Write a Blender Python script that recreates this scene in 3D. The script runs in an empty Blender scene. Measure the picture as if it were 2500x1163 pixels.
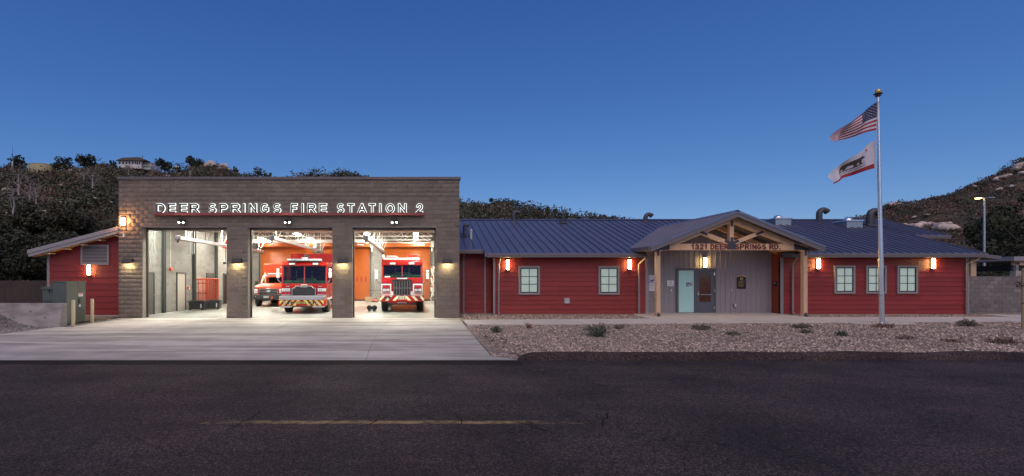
import bpy, math, random
import numpy as np
from mathutils import Vector, Matrix

sc = bpy.context.scene
COL = sc.collection
R = math.radians
random.seed(7)
rng = np.random.default_rng(11)

# ------------------------------------------------------------------ camera, sky, sun, exposure
F = 1196.0            # focal length in photograph pixels (2500 px wide)
CX, CY, CZ = 1015.0, 678.0, 1.9
cam_d = bpy.data.cameras.new('camera')
cam = bpy.data.objects.new('camera', cam_d); COL.objects.link(cam)
cam.location = (0, 0, CZ); cam.rotation_euler = (R(90), 0, 0)
cam_d.sensor_width = 36.0; cam_d.lens = 36.0 * F / 2500.0
cam_d.shift_x = (1250 - CX) / 2500.0; cam_d.shift_y = (CY - 581.5) / 2500.0
cam_d.clip_start = 0.1; cam_d.clip_end = 3000
sc.camera = cam

SUN_EL, SUN_AZ = 50.0, 184.0     # the last glow of dusk, high behind the camera
w = bpy.data.worlds.new('World'); sc.world = w; w.use_nodes = True
wn = w.node_tree; wn.nodes.clear()
sky = wn.nodes.new('ShaderNodeTexSky'); sky.sky_type = 'NISHITA'; sky.sun_disc = False
sky.sun_elevation = R(SUN_EL); sky.sun_rotation = R(SUN_AZ)
sky.altitude = 400; sky.air_density = 1.0; sky.dust_density = 0.0; sky.ozone_density = 6.0
# dusk grade: the same curve over the whole sky, channel by channel
sepk = wn.nodes.new('ShaderNodeSeparateColor'); cmb = wn.nodes.new('ShaderNodeCombineColor')
wn.links.new(sky.outputs[0], sepk.inputs[0])
for i, (k_, p_) in enumerate(((0.45, 1.17), (0.745, 0.92), (1.607, 0.68))):
    pw = wn.nodes.new('ShaderNodeMath'); pw.operation = 'POWER'; pw.inputs[1].default_value = p_
    ml = wn.nodes.new('ShaderNodeMath'); ml.operation = 'MULTIPLY'; ml.inputs[1].default_value = k_
    wn.links.new(sepk.outputs[i], pw.inputs[0]); wn.links.new(pw.outputs[0], ml.inputs[0]); wn.links.new(ml.outputs[0], cmb.inputs[i])
bg = wn.nodes.new('ShaderNodeBackground'); bg.inputs[1].default_value = 0.10
wo = wn.nodes.new('ShaderNodeOutputWorld')
wn.links.new(cmb.outputs[0], bg.inputs[0]); wn.links.new(bg.outputs[0], wo.inputs[0])

sun_d = bpy.data.lights.new('sun', 'SUN'); sun_d.energy = 2.05; sun_d.angle = R(75); sun_d.color = (1.0, 0.79, 0.66)
sun = bpy.data.objects.new('sun', sun_d); COL.objects.link(sun)
sv = Vector((math.sin(R(SUN_AZ)) * math.cos(R(SUN_EL)), math.cos(R(SUN_AZ)) * math.cos(R(SUN_EL)), math.sin(R(SUN_EL))))
sun.rotation_euler = sv.to_track_quat('Z', 'Y').to_euler()

sc.view_settings.view_transform = 'Standard'; sc.view_settings.look = 'None'
sc.view_settings.exposure = 0.0; sc.view_settings.gamma = 1.0; sc.view_settings.use_curve_mapping = False
sc.render.engine = 'CYCLES'
sc.cycles.max_bounces = 7; sc.cycles.diffuse_bounces = 3; sc.cycles.glossy_bounces = 3
sc.cycles.transparent_max_bounces = 8; sc.cycles.transmission_bounces = 3
sc.cycles.sample_clamp_indirect = 4.0; sc.cycles.caustics_reflective = False; sc.cycles.caustics_refractive = False
sc.cycles.use_denoising = True

def PX(x, d): return (x - CX) * d / F
def PZ(y, d): return CZ + (CY - y) * d / F

# ------------------------------------------------------------------ materials
def nd(t, k, **kw):
    n = t.nodes.new(k)
    for a, b in kw.items(): setattr(n, a, b)
    return n
MATS = {}
def mat(name, col, rough=0.6, metal=0.0, var=0.15, scale=3.0, bump=0.0, bscale=60.0, spec=0.5, rnd=0.0, coat=0.0, stain=0.0, stain_scale=0.6, emit=0.0, stretch=None):
    m = bpy.data.materials.new(name); m.use_nodes = True; t = m.node_tree
    b = t.nodes['Principled BSDF']
    b.inputs['Roughness'].default_value = rough; b.inputs['Metallic'].default_value = metal
    b.inputs['Specular IOR Level'].default_value = spec; b.inputs['Coat Weight'].default_value = coat
    geo = nd(t, 'ShaderNodeNewGeometry')
    pos = geo.outputs['Position']
    if stretch:
        mp = nd(t, 'ShaderNodeMapping'); mp.inputs['Scale'].default_value = stretch
        t.links.new(pos, mp.inputs[0]); pos = mp.outputs[0]
    nz = nd(t, 'ShaderNodeTexNoise'); nz.inputs['Scale'].default_value = scale; nz.inputs['Detail'].default_value = 6; nz.inputs['Roughness'].default_value = 0.65
    t.links.new(pos, nz.inputs['Vector'])
    mr = nd(t, 'ShaderNodeMapRange'); mr.inputs[1].default_value = 0.25; mr.inputs[2].default_value = 0.75
    mr.inputs[3].default_value = 1 - var; mr.inputs[4].default_value = 1 + var
    t.links.new(nz.outputs[0], mr.inputs[0])
    val = mr.outputs[0]
    if rnd:
        oi = nd(t, 'ShaderNodeObjectInfo'); at = nd(t, 'ShaderNodeAttribute', attribute_name='rnd')
        ad = nd(t, 'ShaderNodeMath', operation='ADD'); fr = nd(t, 'ShaderNodeMath', operation='FRACT')
        t.links.new(oi.outputs['Random'], ad.inputs[0]); t.links.new(at.outputs['Fac'], ad.inputs[1]); t.links.new(ad.outputs[0], fr.inputs[0])
        m2 = nd(t, 'ShaderNodeMapRange'); m2.inputs[3].default_value = 1 - rnd; m2.inputs[4].default_value = 1 + rnd
        t.links.new(fr.outputs[0], m2.inputs[0])
        mu = nd(t, 'ShaderNodeMath', operation='MULTIPLY'); t.links.new(val, mu.inputs[0]); t.links.new(m2.outputs[0], mu.inputs[1]); val = mu.outputs[0]
    if stain:
        n2 = nd(t, 'ShaderNodeTexNoise'); n2.inputs['Scale'].default_value = stain_scale; n2.inputs['Detail'].default_value = 8
        n2.inputs['Distortion'].default_value = 0.6
        t.links.new(pos, n2.inputs['Vector'])
        m3 = nd(t, 'ShaderNodeMapRange'); m3.inputs[1].default_value = 0.38; m3.inputs[2].default_value = 0.62; m3.inputs[3].default_value = 1 - stain; m3.inputs[4].default_value = 1.0
        t.links.new(n2.outputs[0], m3.inputs[0])
        mu = nd(t, 'ShaderNodeMath', operation='MULTIPLY'); t.links.new(val, mu.inputs[0]); t.links.new(m3.outputs[0], mu.inputs[1]); val = mu.outputs[0]
    vm = nd(t, 'ShaderNodeVectorMath', operation='SCALE'); vm.inputs[0].default_value = col[:3]
    t.links.new(val, vm.inputs['Scale']); t.links.new(vm.outputs[0], b.inputs['Base Color'])
    if emit:
        b.inputs['Emission Color'].default_value = (*col[:3], 1); b.inputs['Emission Strength'].default_value = emit
    if bump:
        n3 = nd(t, 'ShaderNodeTexNoise'); n3.inputs['Scale'].default_value = bscale; n3.inputs['Detail'].default_value = 4
        t.links.new(pos, n3.inputs['Vector'])
        bp = nd(t, 'ShaderNodeBump'); bp.inputs['Strength'].default_value = bump; bp.inputs['Distance'].default_value = 0.02
        t.links.new(n3.outputs[0], bp.inputs['Height']); t.links.new(bp.outputs[0], b.inputs['Normal'])
    MATS[name] = m
    return m
def emitm(name, col, s):
    m = bpy.data.materials.new(name); m.use_nodes = True; t = m.node_tree; t.nodes.clear()
    e = nd(t, 'ShaderNodeEmission'); e.inputs[0].default_value = (*col, 1); e.inputs[1].default_value = s
    o = nd(t, 'ShaderNodeOutputMaterial'); t.links.new(e.outputs[0], o.inputs[0]); MATS[name] = m; return m
def glassm(name, tintc, gloss=0.04, ior=1.5, refl=(0.9, 0.9, 0.9)):
    m = bpy.data.materials.new(name); m.use_nodes = True; t = m.node_tree; t.nodes.clear()
    tr = nd(t, 'ShaderNodeBsdfTransparent'); tr.inputs[0].default_value = (*tintc, 1)
    gl = nd(t, 'ShaderNodeBsdfGlossy'); gl.inputs[0].default_value = (*refl, 1); gl.inputs['Roughness'].default_value = gloss
    fr = nd(t, 'ShaderNodeFresnel'); fr.inputs[0].default_value = ior
    mx = nd(t, 'ShaderNodeMixShader'); o = nd(t, 'ShaderNodeOutputMaterial')
    gb = nd(t, 'ShaderNodeNewGeometry'); inv = nd(t, 'ShaderNodeMath', operation='SUBTRACT'); inv.inputs[0].default_value = 1.0; t.links.new(gb.outputs['Backfacing'], inv.inputs[1])
    fm = nd(t, 'ShaderNodeMath', operation='MULTIPLY'); t.links.new(fr.outputs[0], fm.inputs[0]); t.links.new(inv.outputs[0], fm.inputs[1])
    t.links.new(fm.outputs[0], mx.inputs[0]); t.links.new(tr.outputs[0], mx.inputs[1]); t.links.new(gl.outputs[0], mx.inputs[2]); t.links.new(mx.outputs[0], o.inputs[0])
    MATS[name] = m; return m

M = MATS
mat('cmu', (0.20, 0.165, 0.137), 0.9, var=0.16, scale=9, bump=0.5, bscale=90, rnd=0.115, stain=0.12, stain_scale=0.9, spec=0.2)
mat('mortar', (0.20, 0.175, 0.15), 0.95, var=0.1, scale=20, bump=0.3, spec=0.2)
mat('cmu_yard', (0.215, 0.19, 0.18), 0.92, var=0.14, scale=8, bump=0.5, bscale=90, rnd=0.19, stain=0.15, spec=0.2)
mat('coping', (0.12, 0.10, 0.105), 0.45, metal=0.3, var=0.08)
mat('red_siding', (0.255, 0.029, 0.025), 0.5, var=0.13, scale=5, bump=0.25, bscale=40, rnd=0.10, stain=0.10, stretch=(0.5, 1, 6), spec=0.35)
mat('red_panel', (0.24, 0.04, 0.02), 0.55, var=0.08)
mat('trim_grey', (0.27, 0.235, 0.235), 0.6, var=0.08, bump=0.1, rnd=0.05)
mat('board_grey', (0.285, 0.25, 0.255), 0.65, var=0.10, scale=5, bump=0.25, bscale=35, rnd=0.06, stretch=(6, 1, 0.5))
mat('roof_metal', (0.22, 0.215, 0.28), 0.36, metal=0.7, var=0.10, scale=1.2, rnd=0.07, bump=0.05, bscale=5)
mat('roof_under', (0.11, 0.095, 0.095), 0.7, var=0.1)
mat('fascia', (0.15, 0.13, 0.135), 0.55, var=0.06)
mat('annex_roof', (0.30, 0.27, 0.275), 0.5, var=0.06, metal=0.2)
mat('black_frame', (0.012, 0.012, 0.014), 0.4, var=0.05)
mat('dark_bronze', (0.03, 0.026, 0.03), 0.45, metal=0.4, var=0.05)
mat('blind', (0.70, 0.76, 0.70), 0.6, var=0.05, emit=0.17)  # faint emission stands for room light behind the slats
glassm('pane', (0.93, 0.97, 0.95))
mat('frosted', (0.40, 0.64, 0.58), 0.25, var=0.10, scale=1.2, emit=0.05)  # glow of the lit room behind is put into its emission
mat('door_grey', (0.10, 0.10, 0.115), 0.45, var=0.05)
mat('door_glass', (0.10, 0.04, 0.022), 0.08, var=0.5, scale=3, spec=0.6)
mat('timber', (0.74, 0.46, 0.27), 0.6, var=0.22, scale=4, bump=0.25, bscale=30, rnd=0.10, stretch=(1.0, 4, 1.0))
mat('timber_post', (0.66, 0.42, 0.26), 0.6, var=0.20, scale=5, bump=0.25, bscale=30, rnd=0.10, stretch=(5, 5, 0.5))
mat('plate_steel', (0.07, 0.065, 0.075), 0.5, metal=0.4, var=0.2, scale=8)
mat('dark_red', (0.13, 0.010, 0.012), 0.5, var=0.1)
mat('sign_red', (0.24, 0.055, 0.05), 0.5, var=0.15)
mat('letter_face', (0.06, 0.045, 0.045), 0.5, var=0.05)
emitm('halo', (0.93, 1.0, 0.97), 2.2)
emitm('lamp_warm', (1.0, 0.68, 0.25), 62.0)
emitm('lamp_orange', (1.0, 0.45, 0.16), 260.0)
emitm('lamp_yellow', (1.0, 0.82, 0.42), 190.0)
emitm('lamp_bay', (1.0, 0.99, 0.86), 310.0)
emitm('lamp_pole', (1.0, 0.62, 0.18), 40.0)
emitm('lamp_dim', (1.0, 0.93, 0.72), 5600.0)
mat('white_paint', (0.78, 0.77, 0.74), 0.4, var=0.05)
mat('white_steel', (0.62, 0.61, 0.56), 0.5, var=0.06)
mat('galv', (0.45, 0.45, 0.45), 0.35, metal=0.8, var=0.12)
mat('alum', (0.72, 0.70, 0.72), 0.28, metal=0.9, var=0.06)
mat('chrome', (0.80, 0.80, 0.80), 0.10, metal=1.0, var=0.05)
mat('tank_steel', (0.55, 0.55, 0.56), 0.25, metal=0.9, var=0.08)
mat('fire_red', (0.37, 0.012, 0.007), 0.25, var=0.05, coat=0.25)
mat('fire_orange', (0.50, 0.035, 0.008), 0.28, var=0.05, coat=0.25)
mat('lime', (0.60, 0.62, 0.16), 0.35, var=0.05)
mat('cream', (0.80, 0.74, 0.48), 0.35, var=0.05)
mat('rubber', (0.016, 0.015, 0.014), 0.8, var=0.25, scale=20)
mat('black_plastic', (0.02, 0.02, 0.022), 0.5, var=0.15)
mat('dash', (0.17, 0.22, 0.14), 0.7, var=0.2, scale=8)
mat('cab_dark', (0.007, 0.007, 0.014), 0.8, var=0.2)
glassm('windshield', (0.50, 0.63, 0.54), 0.03, 1.42, (0.22, 0.27, 0.62))
mat('lens_red', (0.45, 0.01, 0.03), 0.15, coat=1.0)
mat('lens_white', (0.75, 0.75, 0.75), 0.12, coat=1.0, var=0.15, scale=25)
mat('gold', (0.75, 0.50, 0.12), 0.35, metal=0.5)
mat('roller_orange', (0.38, 0.088, 0.012), 0.33, var=0.08, scale=2, rnd=0.04)
mat('bay_column', (0.05, 0.058, 0.053), 0.5, var=0.1)
mat('bay_ceiling', (0.42, 0.31, 0.17), 0.75, var=0.15, scale=4)
mat('man_door', (0.33, 0.31, 0.27), 0.5, var=0.05)
mat('gear_red', (0.62, 0.09, 0.03), 0.35, var=0.05)
mat('tote', (0.022, 0.025, 0.026), 0.5, var=0.15)
mat('hose_white', (0.75, 0.73, 0.68), 0.6, var=0.1, bump=0.2, bscale=30)
mat('cardboard', (0.42, 0.33, 0.22), 0.8, var=0.1)
mat('cabinet_green', (0.085, 0.105, 0.09), 0.45, var=0.08, scale=3, stain=0.08)
mat('bollard_cream', (0.62, 0.52, 0.32), 0.5, var=0.08, stain=0.1)
mat('fence_brown', (0.05, 0.03, 0.022), 0.6, var=0.25, scale=4)
mat('sign_white', (0.72, 0.72, 0.74), 0.5, var=0.03)
mat('sign_blue', (0.02, 0.06, 0.22), 0.5, var=0.03)
mat('ink', (0.03, 0.03, 0.035), 0.6, var=0.0)
mat('flag_blue', (0.014, 0.02, 0.075), 0.75, var=0.06)
mat('flag_red', (0.26, 0.012, 0.024), 0.75, var=0.06)
mat('flag_white', (0.50, 0.47, 0.52), 0.75, var=0.04)
mat('bear_brown', (0.05, 0.03, 0.025), 0.8, var=0.2, scale=20)
mat('stucco', (0.35, 0.31, 0.27), 0.9, var=0.1, bump=0.3)
mat('house_white', (0.62, 0.58, 0.55), 0.8, var=0.06)
mat('house_roof', (0.10, 0.07, 0.06), 0.8, var=0.15)
mat('house_window', (0.03, 0.03, 0.04), 0.2)
mat('tank_tan', (0.42, 0.36, 0.20), 0.7, var=0.12, scale=0.6)
mat('boulder', (0.50, 0.40, 0.34), 0.9, var=0.30, scale=0.8, bump=0.8, bscale=2.5, rnd=0.2)
mat('bark', (0.075, 0.055, 0.045), 0.9, var=0.3, scale=4, bump=0.6, bscale=12)
mat('bark_pale', (0.34, 0.29, 0.26), 0.9, var=0.2, scale=4)
mat('stake_wood', (0.30, 0.22, 0.12), 0.8, var=0.25, scale=6, bump=0.3, stretch=(6, 6, 0.6))
mat('foundation', (0.42, 0.36, 0.31), 0.9, var=0.15, bump=0.3)
mat('concrete_wall', (0.33, 0.285, 0.265), 0.9, var=0.22, scale=1.6, bump=0.35, bscale=25, stain=0.3, stain_scale=1.4, stretch=(1, 1, 2.2))

def foliage(name, col, var=0.45):
    m = bpy.data.materials.new(name); m.use_nodes = True; t = m.node_tree; b = t.nodes['Principled BSDF']
    b.inputs['Roughness'].default_value = 0.7; b.inputs['Specular IOR Level'].default_value = 0.2
    at = nd(t, 'ShaderNodeAttribute', attribute_name='rnd')
    at2 = nd(t, 'ShaderNodeAttribute', attribute_name='dry')
    m2 = nd(t, 'ShaderNodeMapRange'); m2.inputs[3].default_value = 1 - var; m2.inputs[4].default_value = 1 + var
    t.links.new(at.outputs['Fac'], m2.inputs[0])
    mx = nd(t, 'ShaderNodeMix', data_type='RGBA'); mx.inputs[6].default_value = (*col, 1); mx.inputs[7].default_value = (col[0] * 1.9 + 0.02, col[1] * 1.25 + 0.008, col[2] * 1.2 + 0.012, 1)
    t.links.new(at2.outputs['Fac'], mx.inputs[0])
    vm = nd(t, 'ShaderNodeVectorMath', operation='SCALE'); t.links.new(mx.outputs[2], vm.inputs[0]); t.links.new(m2.outputs[0], vm.inputs['Scale'])
    t.links.new(vm.outputs[0], b.inputs['Base Color']); MATS[name] = m; return m
foliage('leaf_oak', (0.048, 0.052, 0.032))
foliage('leaf_scrub', (0.082, 0.084, 0.054))
foliage('leaf_far', (0.075, 0.080, 0.055))
foliage('leaf_right', (0.085, 0.076, 0.055))
foliage('leaf_sage', (0.115, 0.125, 0.095), 0.35)
foliage('leaf_dry', (0.16, 0.125, 0.10), 0.35)

# ------------------------------------------------------------------ mesh helpers
ORG = {}
class MB:
    def __init__(s): s.v = []; s.f = []; s.m = []; s.cur = 0
    def add(s, vs, fs):
        o = len(s.v); s.v += [tuple(p) for p in vs]
        for f in fs: s.f.append(tuple(i + o for i in f)); s.m.append(s.cur)
        return s
    def box(s, x0, x1, y0, y1, z0, z1):
        if x0 > x1: x0, x1 = x1, x0
        if y0 > y1: y0, y1 = y1, y0
        if z0 > z1: z0, z1 = z1, z0
        return s.add([(x0,y0,z0),(x1,y0,z0),(x1,y1,z0),(x0,y1,z0),(x0,y0,z1),(x1,y0,z1),(x1,y1,z1),(x0,y1,z1)],
                     [(0,3,2,1),(4,5,6,7),(0,1,5,4),(1,2,6,5),(2,3,7,6),(3,0,4,7)])
    def obox(s, c, size, mx=None):
        h = [q / 2 for q in size]; mx = mx or Matrix.Identity(3); c = Vector(c)
        vs = [c + mx @ Vector((a*h[0], b*h[1], e*h[2])) for e in (-1,1) for a, b in ((-1,-1),(1,-1),(1,1),(-1,1))]
        return s.add(vs, [(0,3,2,1),(4,5,6,7),(0,1,5,4),(1,2,6,5),(2,3,7,6),(3,0,4,7)])
    def bar(s, a, b, wx, wy, up=(0,0,1)):       # rectangular bar between two points
        a, b = Vector(a), Vector(b); d = (b - a); L = d.length; d.normalize(); u = Vector(up)
        if abs(d.dot(u)) > 0.99: u = Vector((1,0,0))
        x = d.cross(u).normalized(); y = x.cross(d).normalized()
        return s.obox((a + b) / 2, (wx, L, wy), Matrix((x, d, y)).transposed())
    def tube(s, pts, r, n=8, cap=True):
        pts = [Vector(p) for p in pts]; k = len(pts); rr = r if isinstance(r, (list, tuple)) else [r] * k
        o = len(s.v); prev = None
        for i, p in enumerate(pts):
            d = (pts[min(i+1,k-1)] - pts[max(i-1,0)]).normalized()
            if prev is None:
                u = Vector((0,0,1)) if abs(d.z) < 0.9 else Vector((1,0,0)); x = d.cross(u).normalized()
            else: x = (prev - d * prev.dot(d)); x = x.normalized() if x.length > 1e-6 else d.orthogonal().normalized()
            prev = x; y = d.cross(x)
            for j in range(n):
                a = 2 * math.pi * j / n; s.v.append(tuple(p + (x * math.cos(a) + y * math.sin(a)) * rr[i]))
        for i in range(k - 1):
            for j in range(n):
                q = (j + 1) % n; s.f.append((o+i*n+j, o+i*n+q, o+(i+1)*n+q, o+(i+1)*n+j)); s.m.append(s.cur)
        if cap:
            s.f.append(tuple(o + j for j in reversed(range(n)))); s.m.append(s.cur)
            s.f.append(tuple(o + (k-1)*n + j for j in range(n))); s.m.append(s.cur)
        return s
    def prism(s, pts, axis, a, b):              # polygon extruded along an axis: 'x' pts=(y,z), 'y' pts=(x,z), 'z' pts=(x,y)
        n = len(pts)
        mk = {'x': lambda p, t: (t, p[0], p[1]), 'y': lambda p, t: (p[0], t, p[1]), 'z': lambda p, t: (p[0], p[1], t)}[axis]
        vs = [mk(p, a) for p in pts] + [mk(p, b) for p in pts]
        return s.add(vs, [tuple(range(n)), tuple(range(2*n-1, n-1, -1))] + [(i, i+n, (i+1) % n + n, (i+1) % n) for i in range(n)])
    def sphere(s, c, r, n=10, k=6, half=False):
        r = r if isinstance(r, (tuple, list)) else (r, r, r); o = len(s.v)
        top = math.pi / 2 if half else math.pi
        for i in range(k + 1):
            th = top * i / k
            for j in range(n):
                a = 2 * math.pi * j / n
                s.v.append((c[0] + r[0]*math.sin(th)*math.cos(a), c[1] + r[1]*math.sin(th)*math.sin(a), c[2] + r[2]*math.cos(th)))
        for i in range(k):
            for j in range(n):
                q = (j + 1) % n; s.f.append((o+i*n+j, o+(i+1)*n+j, o+(i+1)*n+q, o+i*n+q)); s.m.append(s.cur)
        return s
    def build(s, name, mt, parent=None, smooth=False, bevel=0.0, seg=2, fixn=True):
        org = ORG.get(parent.name, Vector((0,0,0))) if parent else Vector((0,0,0))
        me = bpy.data.meshes.new(name)
        vs = s.v if org.length == 0 else [(p[0]-org.x, p[1]-org.y, p[2]-org.z) for p in s.v]
        me.from_pydata(vs, [], s.f)
        mts = mt if isinstance(mt, (list, tuple)) else [mt]
        for q in mts: me.materials.append(M[q] if isinstance(q, str) else q)
        if len(mts) > 1: me.polygons.foreach_set('material_index', s.m)
        if fixn:
            import bmesh
            bm = bmesh.new(); bm.from_mesh(me); bmesh.ops.recalc_face_normals(bm, faces=bm.faces)
            bm.to_mesh(me); bm.free()
        if smooth:
            me.polygons.foreach_set('use_smooth', [True] * len(me.polygons))
            try: me.set_sharp_from_angle(angle=R(38))
            except Exception: pass
        o = bpy.data.objects.new(name, me); COL.objects.link(o)
        if parent: o.parent = parent; ORG[o.name] = org
        if bevel:
            b = o.modifiers.new('bevel', 'BEVEL'); b.width = bevel; b.segments = seg; b.limit_method = 'ANGLE'; b.angle_limit = R(40)
        return o
def tag(o, label=None, cat=None, group=None, kind=None):
    if label: o['label'] = label
    if cat: o['category'] = cat
    if group: o['group'] = group
    if kind: o['kind'] = kind
    return o
def root(name, loc, label, cat, group=None, rz=0.0, world=True):
    o = bpy.data.objects.new(name, None); COL.objects.link(o); o.location = loc; o.rotation_euler = (0, 0, rz)
    o.empty_display_size = 0.2
    ORG[o.name] = Vector(loc) if world else Vector((0,0,0))
    return tag(o, label, cat, group)
def copy_tree(o, parent=None):
    c = o.copy(); COL.objects.link(c)
    if parent is not None: c.parent = parent
    for ch in list(o.children): copy_tree(ch, c)
    return c
def place_copy(o, loc, label, rz=None):
    c = copy_tree(o); c.location = loc
    if rz is not None: c.rotation_euler = (0, 0, rz)
    c['label'] = label
    return c
def share(name, me, loc, parent, rot=None):     # one more object on shared mesh data
    o = bpy.data.objects.new(name, me); COL.objects.link(o)
    org = ORG.get(parent.name, Vector((0,0,0))) if parent else Vector((0,0,0))
    o.location = Vector(loc) - org
    if rot: o.rotation_euler = rot
    if parent: o.parent = parent
    return o
def np_mesh(name, V, Fc, mt, attrs=None, parent=None):
    V = np.asarray(V, np.float32); Fc = np.asarray(Fc, np.int32); n, k = Fc.shape
    if parent is not None:
        V = V - np.array(ORG.get(parent.name, Vector((0,0,0))), np.float32)
    me = bpy.data.meshes.new(name)
    me.vertices.add(len(V)); me.vertices.foreach_set('co', V.ravel())
    me.loops.add(n * k); me.loops.foreach_set('vertex_index', Fc.ravel())
    me.polygons.add(n); me.polygons.foreach_set('loop_start', np.arange(0, n * k, k, dtype=np.int32))
    me.update(calc_edges=True)
    for an, arr in (attrs or {}).items():
        a = me.attributes.new(an, 'FLOAT', 'POINT'); a.data.foreach_set('value', np.asarray(arr, np.float32))
    me.materials.append(M[mt])
    o = bpy.data.objects.new(name, me); COL.objects.link(o)
    if parent is not None: o.parent = parent
    return o
def leaf_quads(P, size, up=0.0):                # a crossed-free quad per point, random turn
    n = len(P); a = rng.normal(size=(n,3)); a /= np.linalg.norm(a, axis=1)[:,None]
    b = rng.normal(size=(n,3)); b[:,2] += up; b -= (b*a).sum(1)[:,None]*a; b /= np.linalg.norm(b, axis=1)[:,None]
    sz = (np.asarray(size) * np.ones(n))[:,None] * rng.uniform(0.6, 1.3, (n,1))
    a *= sz * 0.5; b *= sz * 0.5 * rng.uniform(0.8, 1.6, (n,1))
    V = np.stack([P - b, P + a*0.9, P + b, P - a*0.9], 1).reshape(-1, 3)
    return V, np.arange(4*n).reshape(n, 4)
def text_mesh(ch, height, depth, offset=0.0, spacing=1.0):   # a glyph or word as mesh: cap height = height, lies in XZ, front towards -Y, left bottom at the origin
    cu = bpy.data.curves.new('lettering', 'FONT'); cu.body = ch; cu.size = 1.0; cu.extrude = 0.0; cu.offset = 0.0; cu.resolution_u = 4; cu.space_character = spacing
    o = bpy.data.objects.new('lettering', cu); COL.objects.link(o)
    dg = bpy.context.evaluated_depsgraph_get(); me0 = bpy.data.meshes.new_from_object(o.evaluated_get(dg))
    xs = [v.co.x for v in me0.vertices]
    h = CAP
    k = height / h
    bpy.data.meshes.remove(me0)
    cu.extrude = depth / 2 / k; cu.offset = offset / k
    dg = bpy.context.evaluated_depsgraph_get(); dg.update(); me = bpy.data.meshes.new_from_object(o.evaluated_get(dg))
    x0, x1 = min(xs), max(xs)
    for v in me.vertices: v.co = Vector(((v.co.x - x0) * k, -v.co.z * k, v.co.y * k))
    bpy.data.objects.remove(o); bpy.data.curves.remove(cu)
    return me, (x1 - x0) * k
def text_obj(name, ch, x0, y, z0, height, depth, mt, parent, width=None, spacing=1.0, offset=0.0):
    me, wd = text_mesh(ch, height, depth, offset, spacing)
    org = ORG.get(parent.name, Vector((0,0,0)))
    sx = (width / wd) if width else 1.0
    for v in me.vertices: v.co = Vector((v.co.x * sx + x0, v.co.y + y, v.co.z + z0)) - org
    me.materials.clear(); me.materials.append(M[mt])
    o = bpy.data.objects.new(name, me); COL.objects.link(o); o.parent = parent; ORG[o.name] = org
    return o
# cap height of the built-in font
_cu = bpy.data.curves.new('cap', 'FONT'); _cu.body = 'H'; _o = bpy.data.objects.new('cap', _cu); COL.objects.link(_o)
_dg = bpy.context.evaluated_depsgraph_get(); _me = bpy.data.meshes.new_from_object(_o.evaluated_get(_dg))
CAP = max(v.co.y for v in _me.vertices); bpy.data.objects.remove(_o); bpy.data.curves.remove(_cu)

# plain grotesque lettering drawn as strokes
def _arc(cx, cy, rx, ry, a0, a1, n=14): return [(cx + rx * math.cos(R(a0 + (a1 - a0) * i / n)), cy + ry * math.sin(R(a0 + (a1 - a0) * i / n))) for i in range(n + 1)]
GLY = {
 'D': [[(0,0),(0,1),(.45,1)] + _arc(.45,.5,.55,.5,90,-90)[1:] + [(0,0)]], 'E': [[(1,1),(0,1),(0,0),(1,0)], [(0,.52),(.92,.52)]], 'F': [[(1,1),(0,1),(0,0)], [(0,.5),(.86,.5)]],
 'R': [[(0,0),(0,1),(.62,1)] + _arc(.62,.74,.34,.26,90,-90)[1:] + [(0,.48)], [(.55,.48),(1,0)]], 'P': [[(0,0),(0,1),(.62,1)] + _arc(.62,.73,.38,.27,90,-90)[1:] + [(0,.46)]],
 'S': [_arc(.5,.745,.44,.255,32,270) + _arc(.5,.245,.5,.245,90,-148)[1:]], 'I': [[(.5,0),(.5,1)]], 'N': [[(0,0),(0,1)], [(0,1),(1,0)], [(1,0),(1,1)]],
 'G': [_arc(.5,.5,.5,.5,48,322,24) + [(1,.2),(1,.47),(.55,.47)]], 'T': [[(0,1),(1,1)], [(.5,1),(.5,0)]], 'A': [[(0,0),(.5,1)], [(.5,1),(1,0)], [(.2,.34),(.8,.34)]],
 'O': [_arc(.5,.5,.5,.5,0,360,28)], '2': [_arc(.5,.70,.46,.30,168,-40) + [(0,0),(1,0)]], '1': [[(.18,.76),(.62,1),(.62,0)]], '3': [_arc(.46,.76,.40,.24,158,-90) + _arc(.46,.26,.52,.26,90,-160)], '.': [[(.5,0),(.5,.04)]]}
ADV = {'I': .30, '1': .55, '.': .28, ' ': .28}
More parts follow.
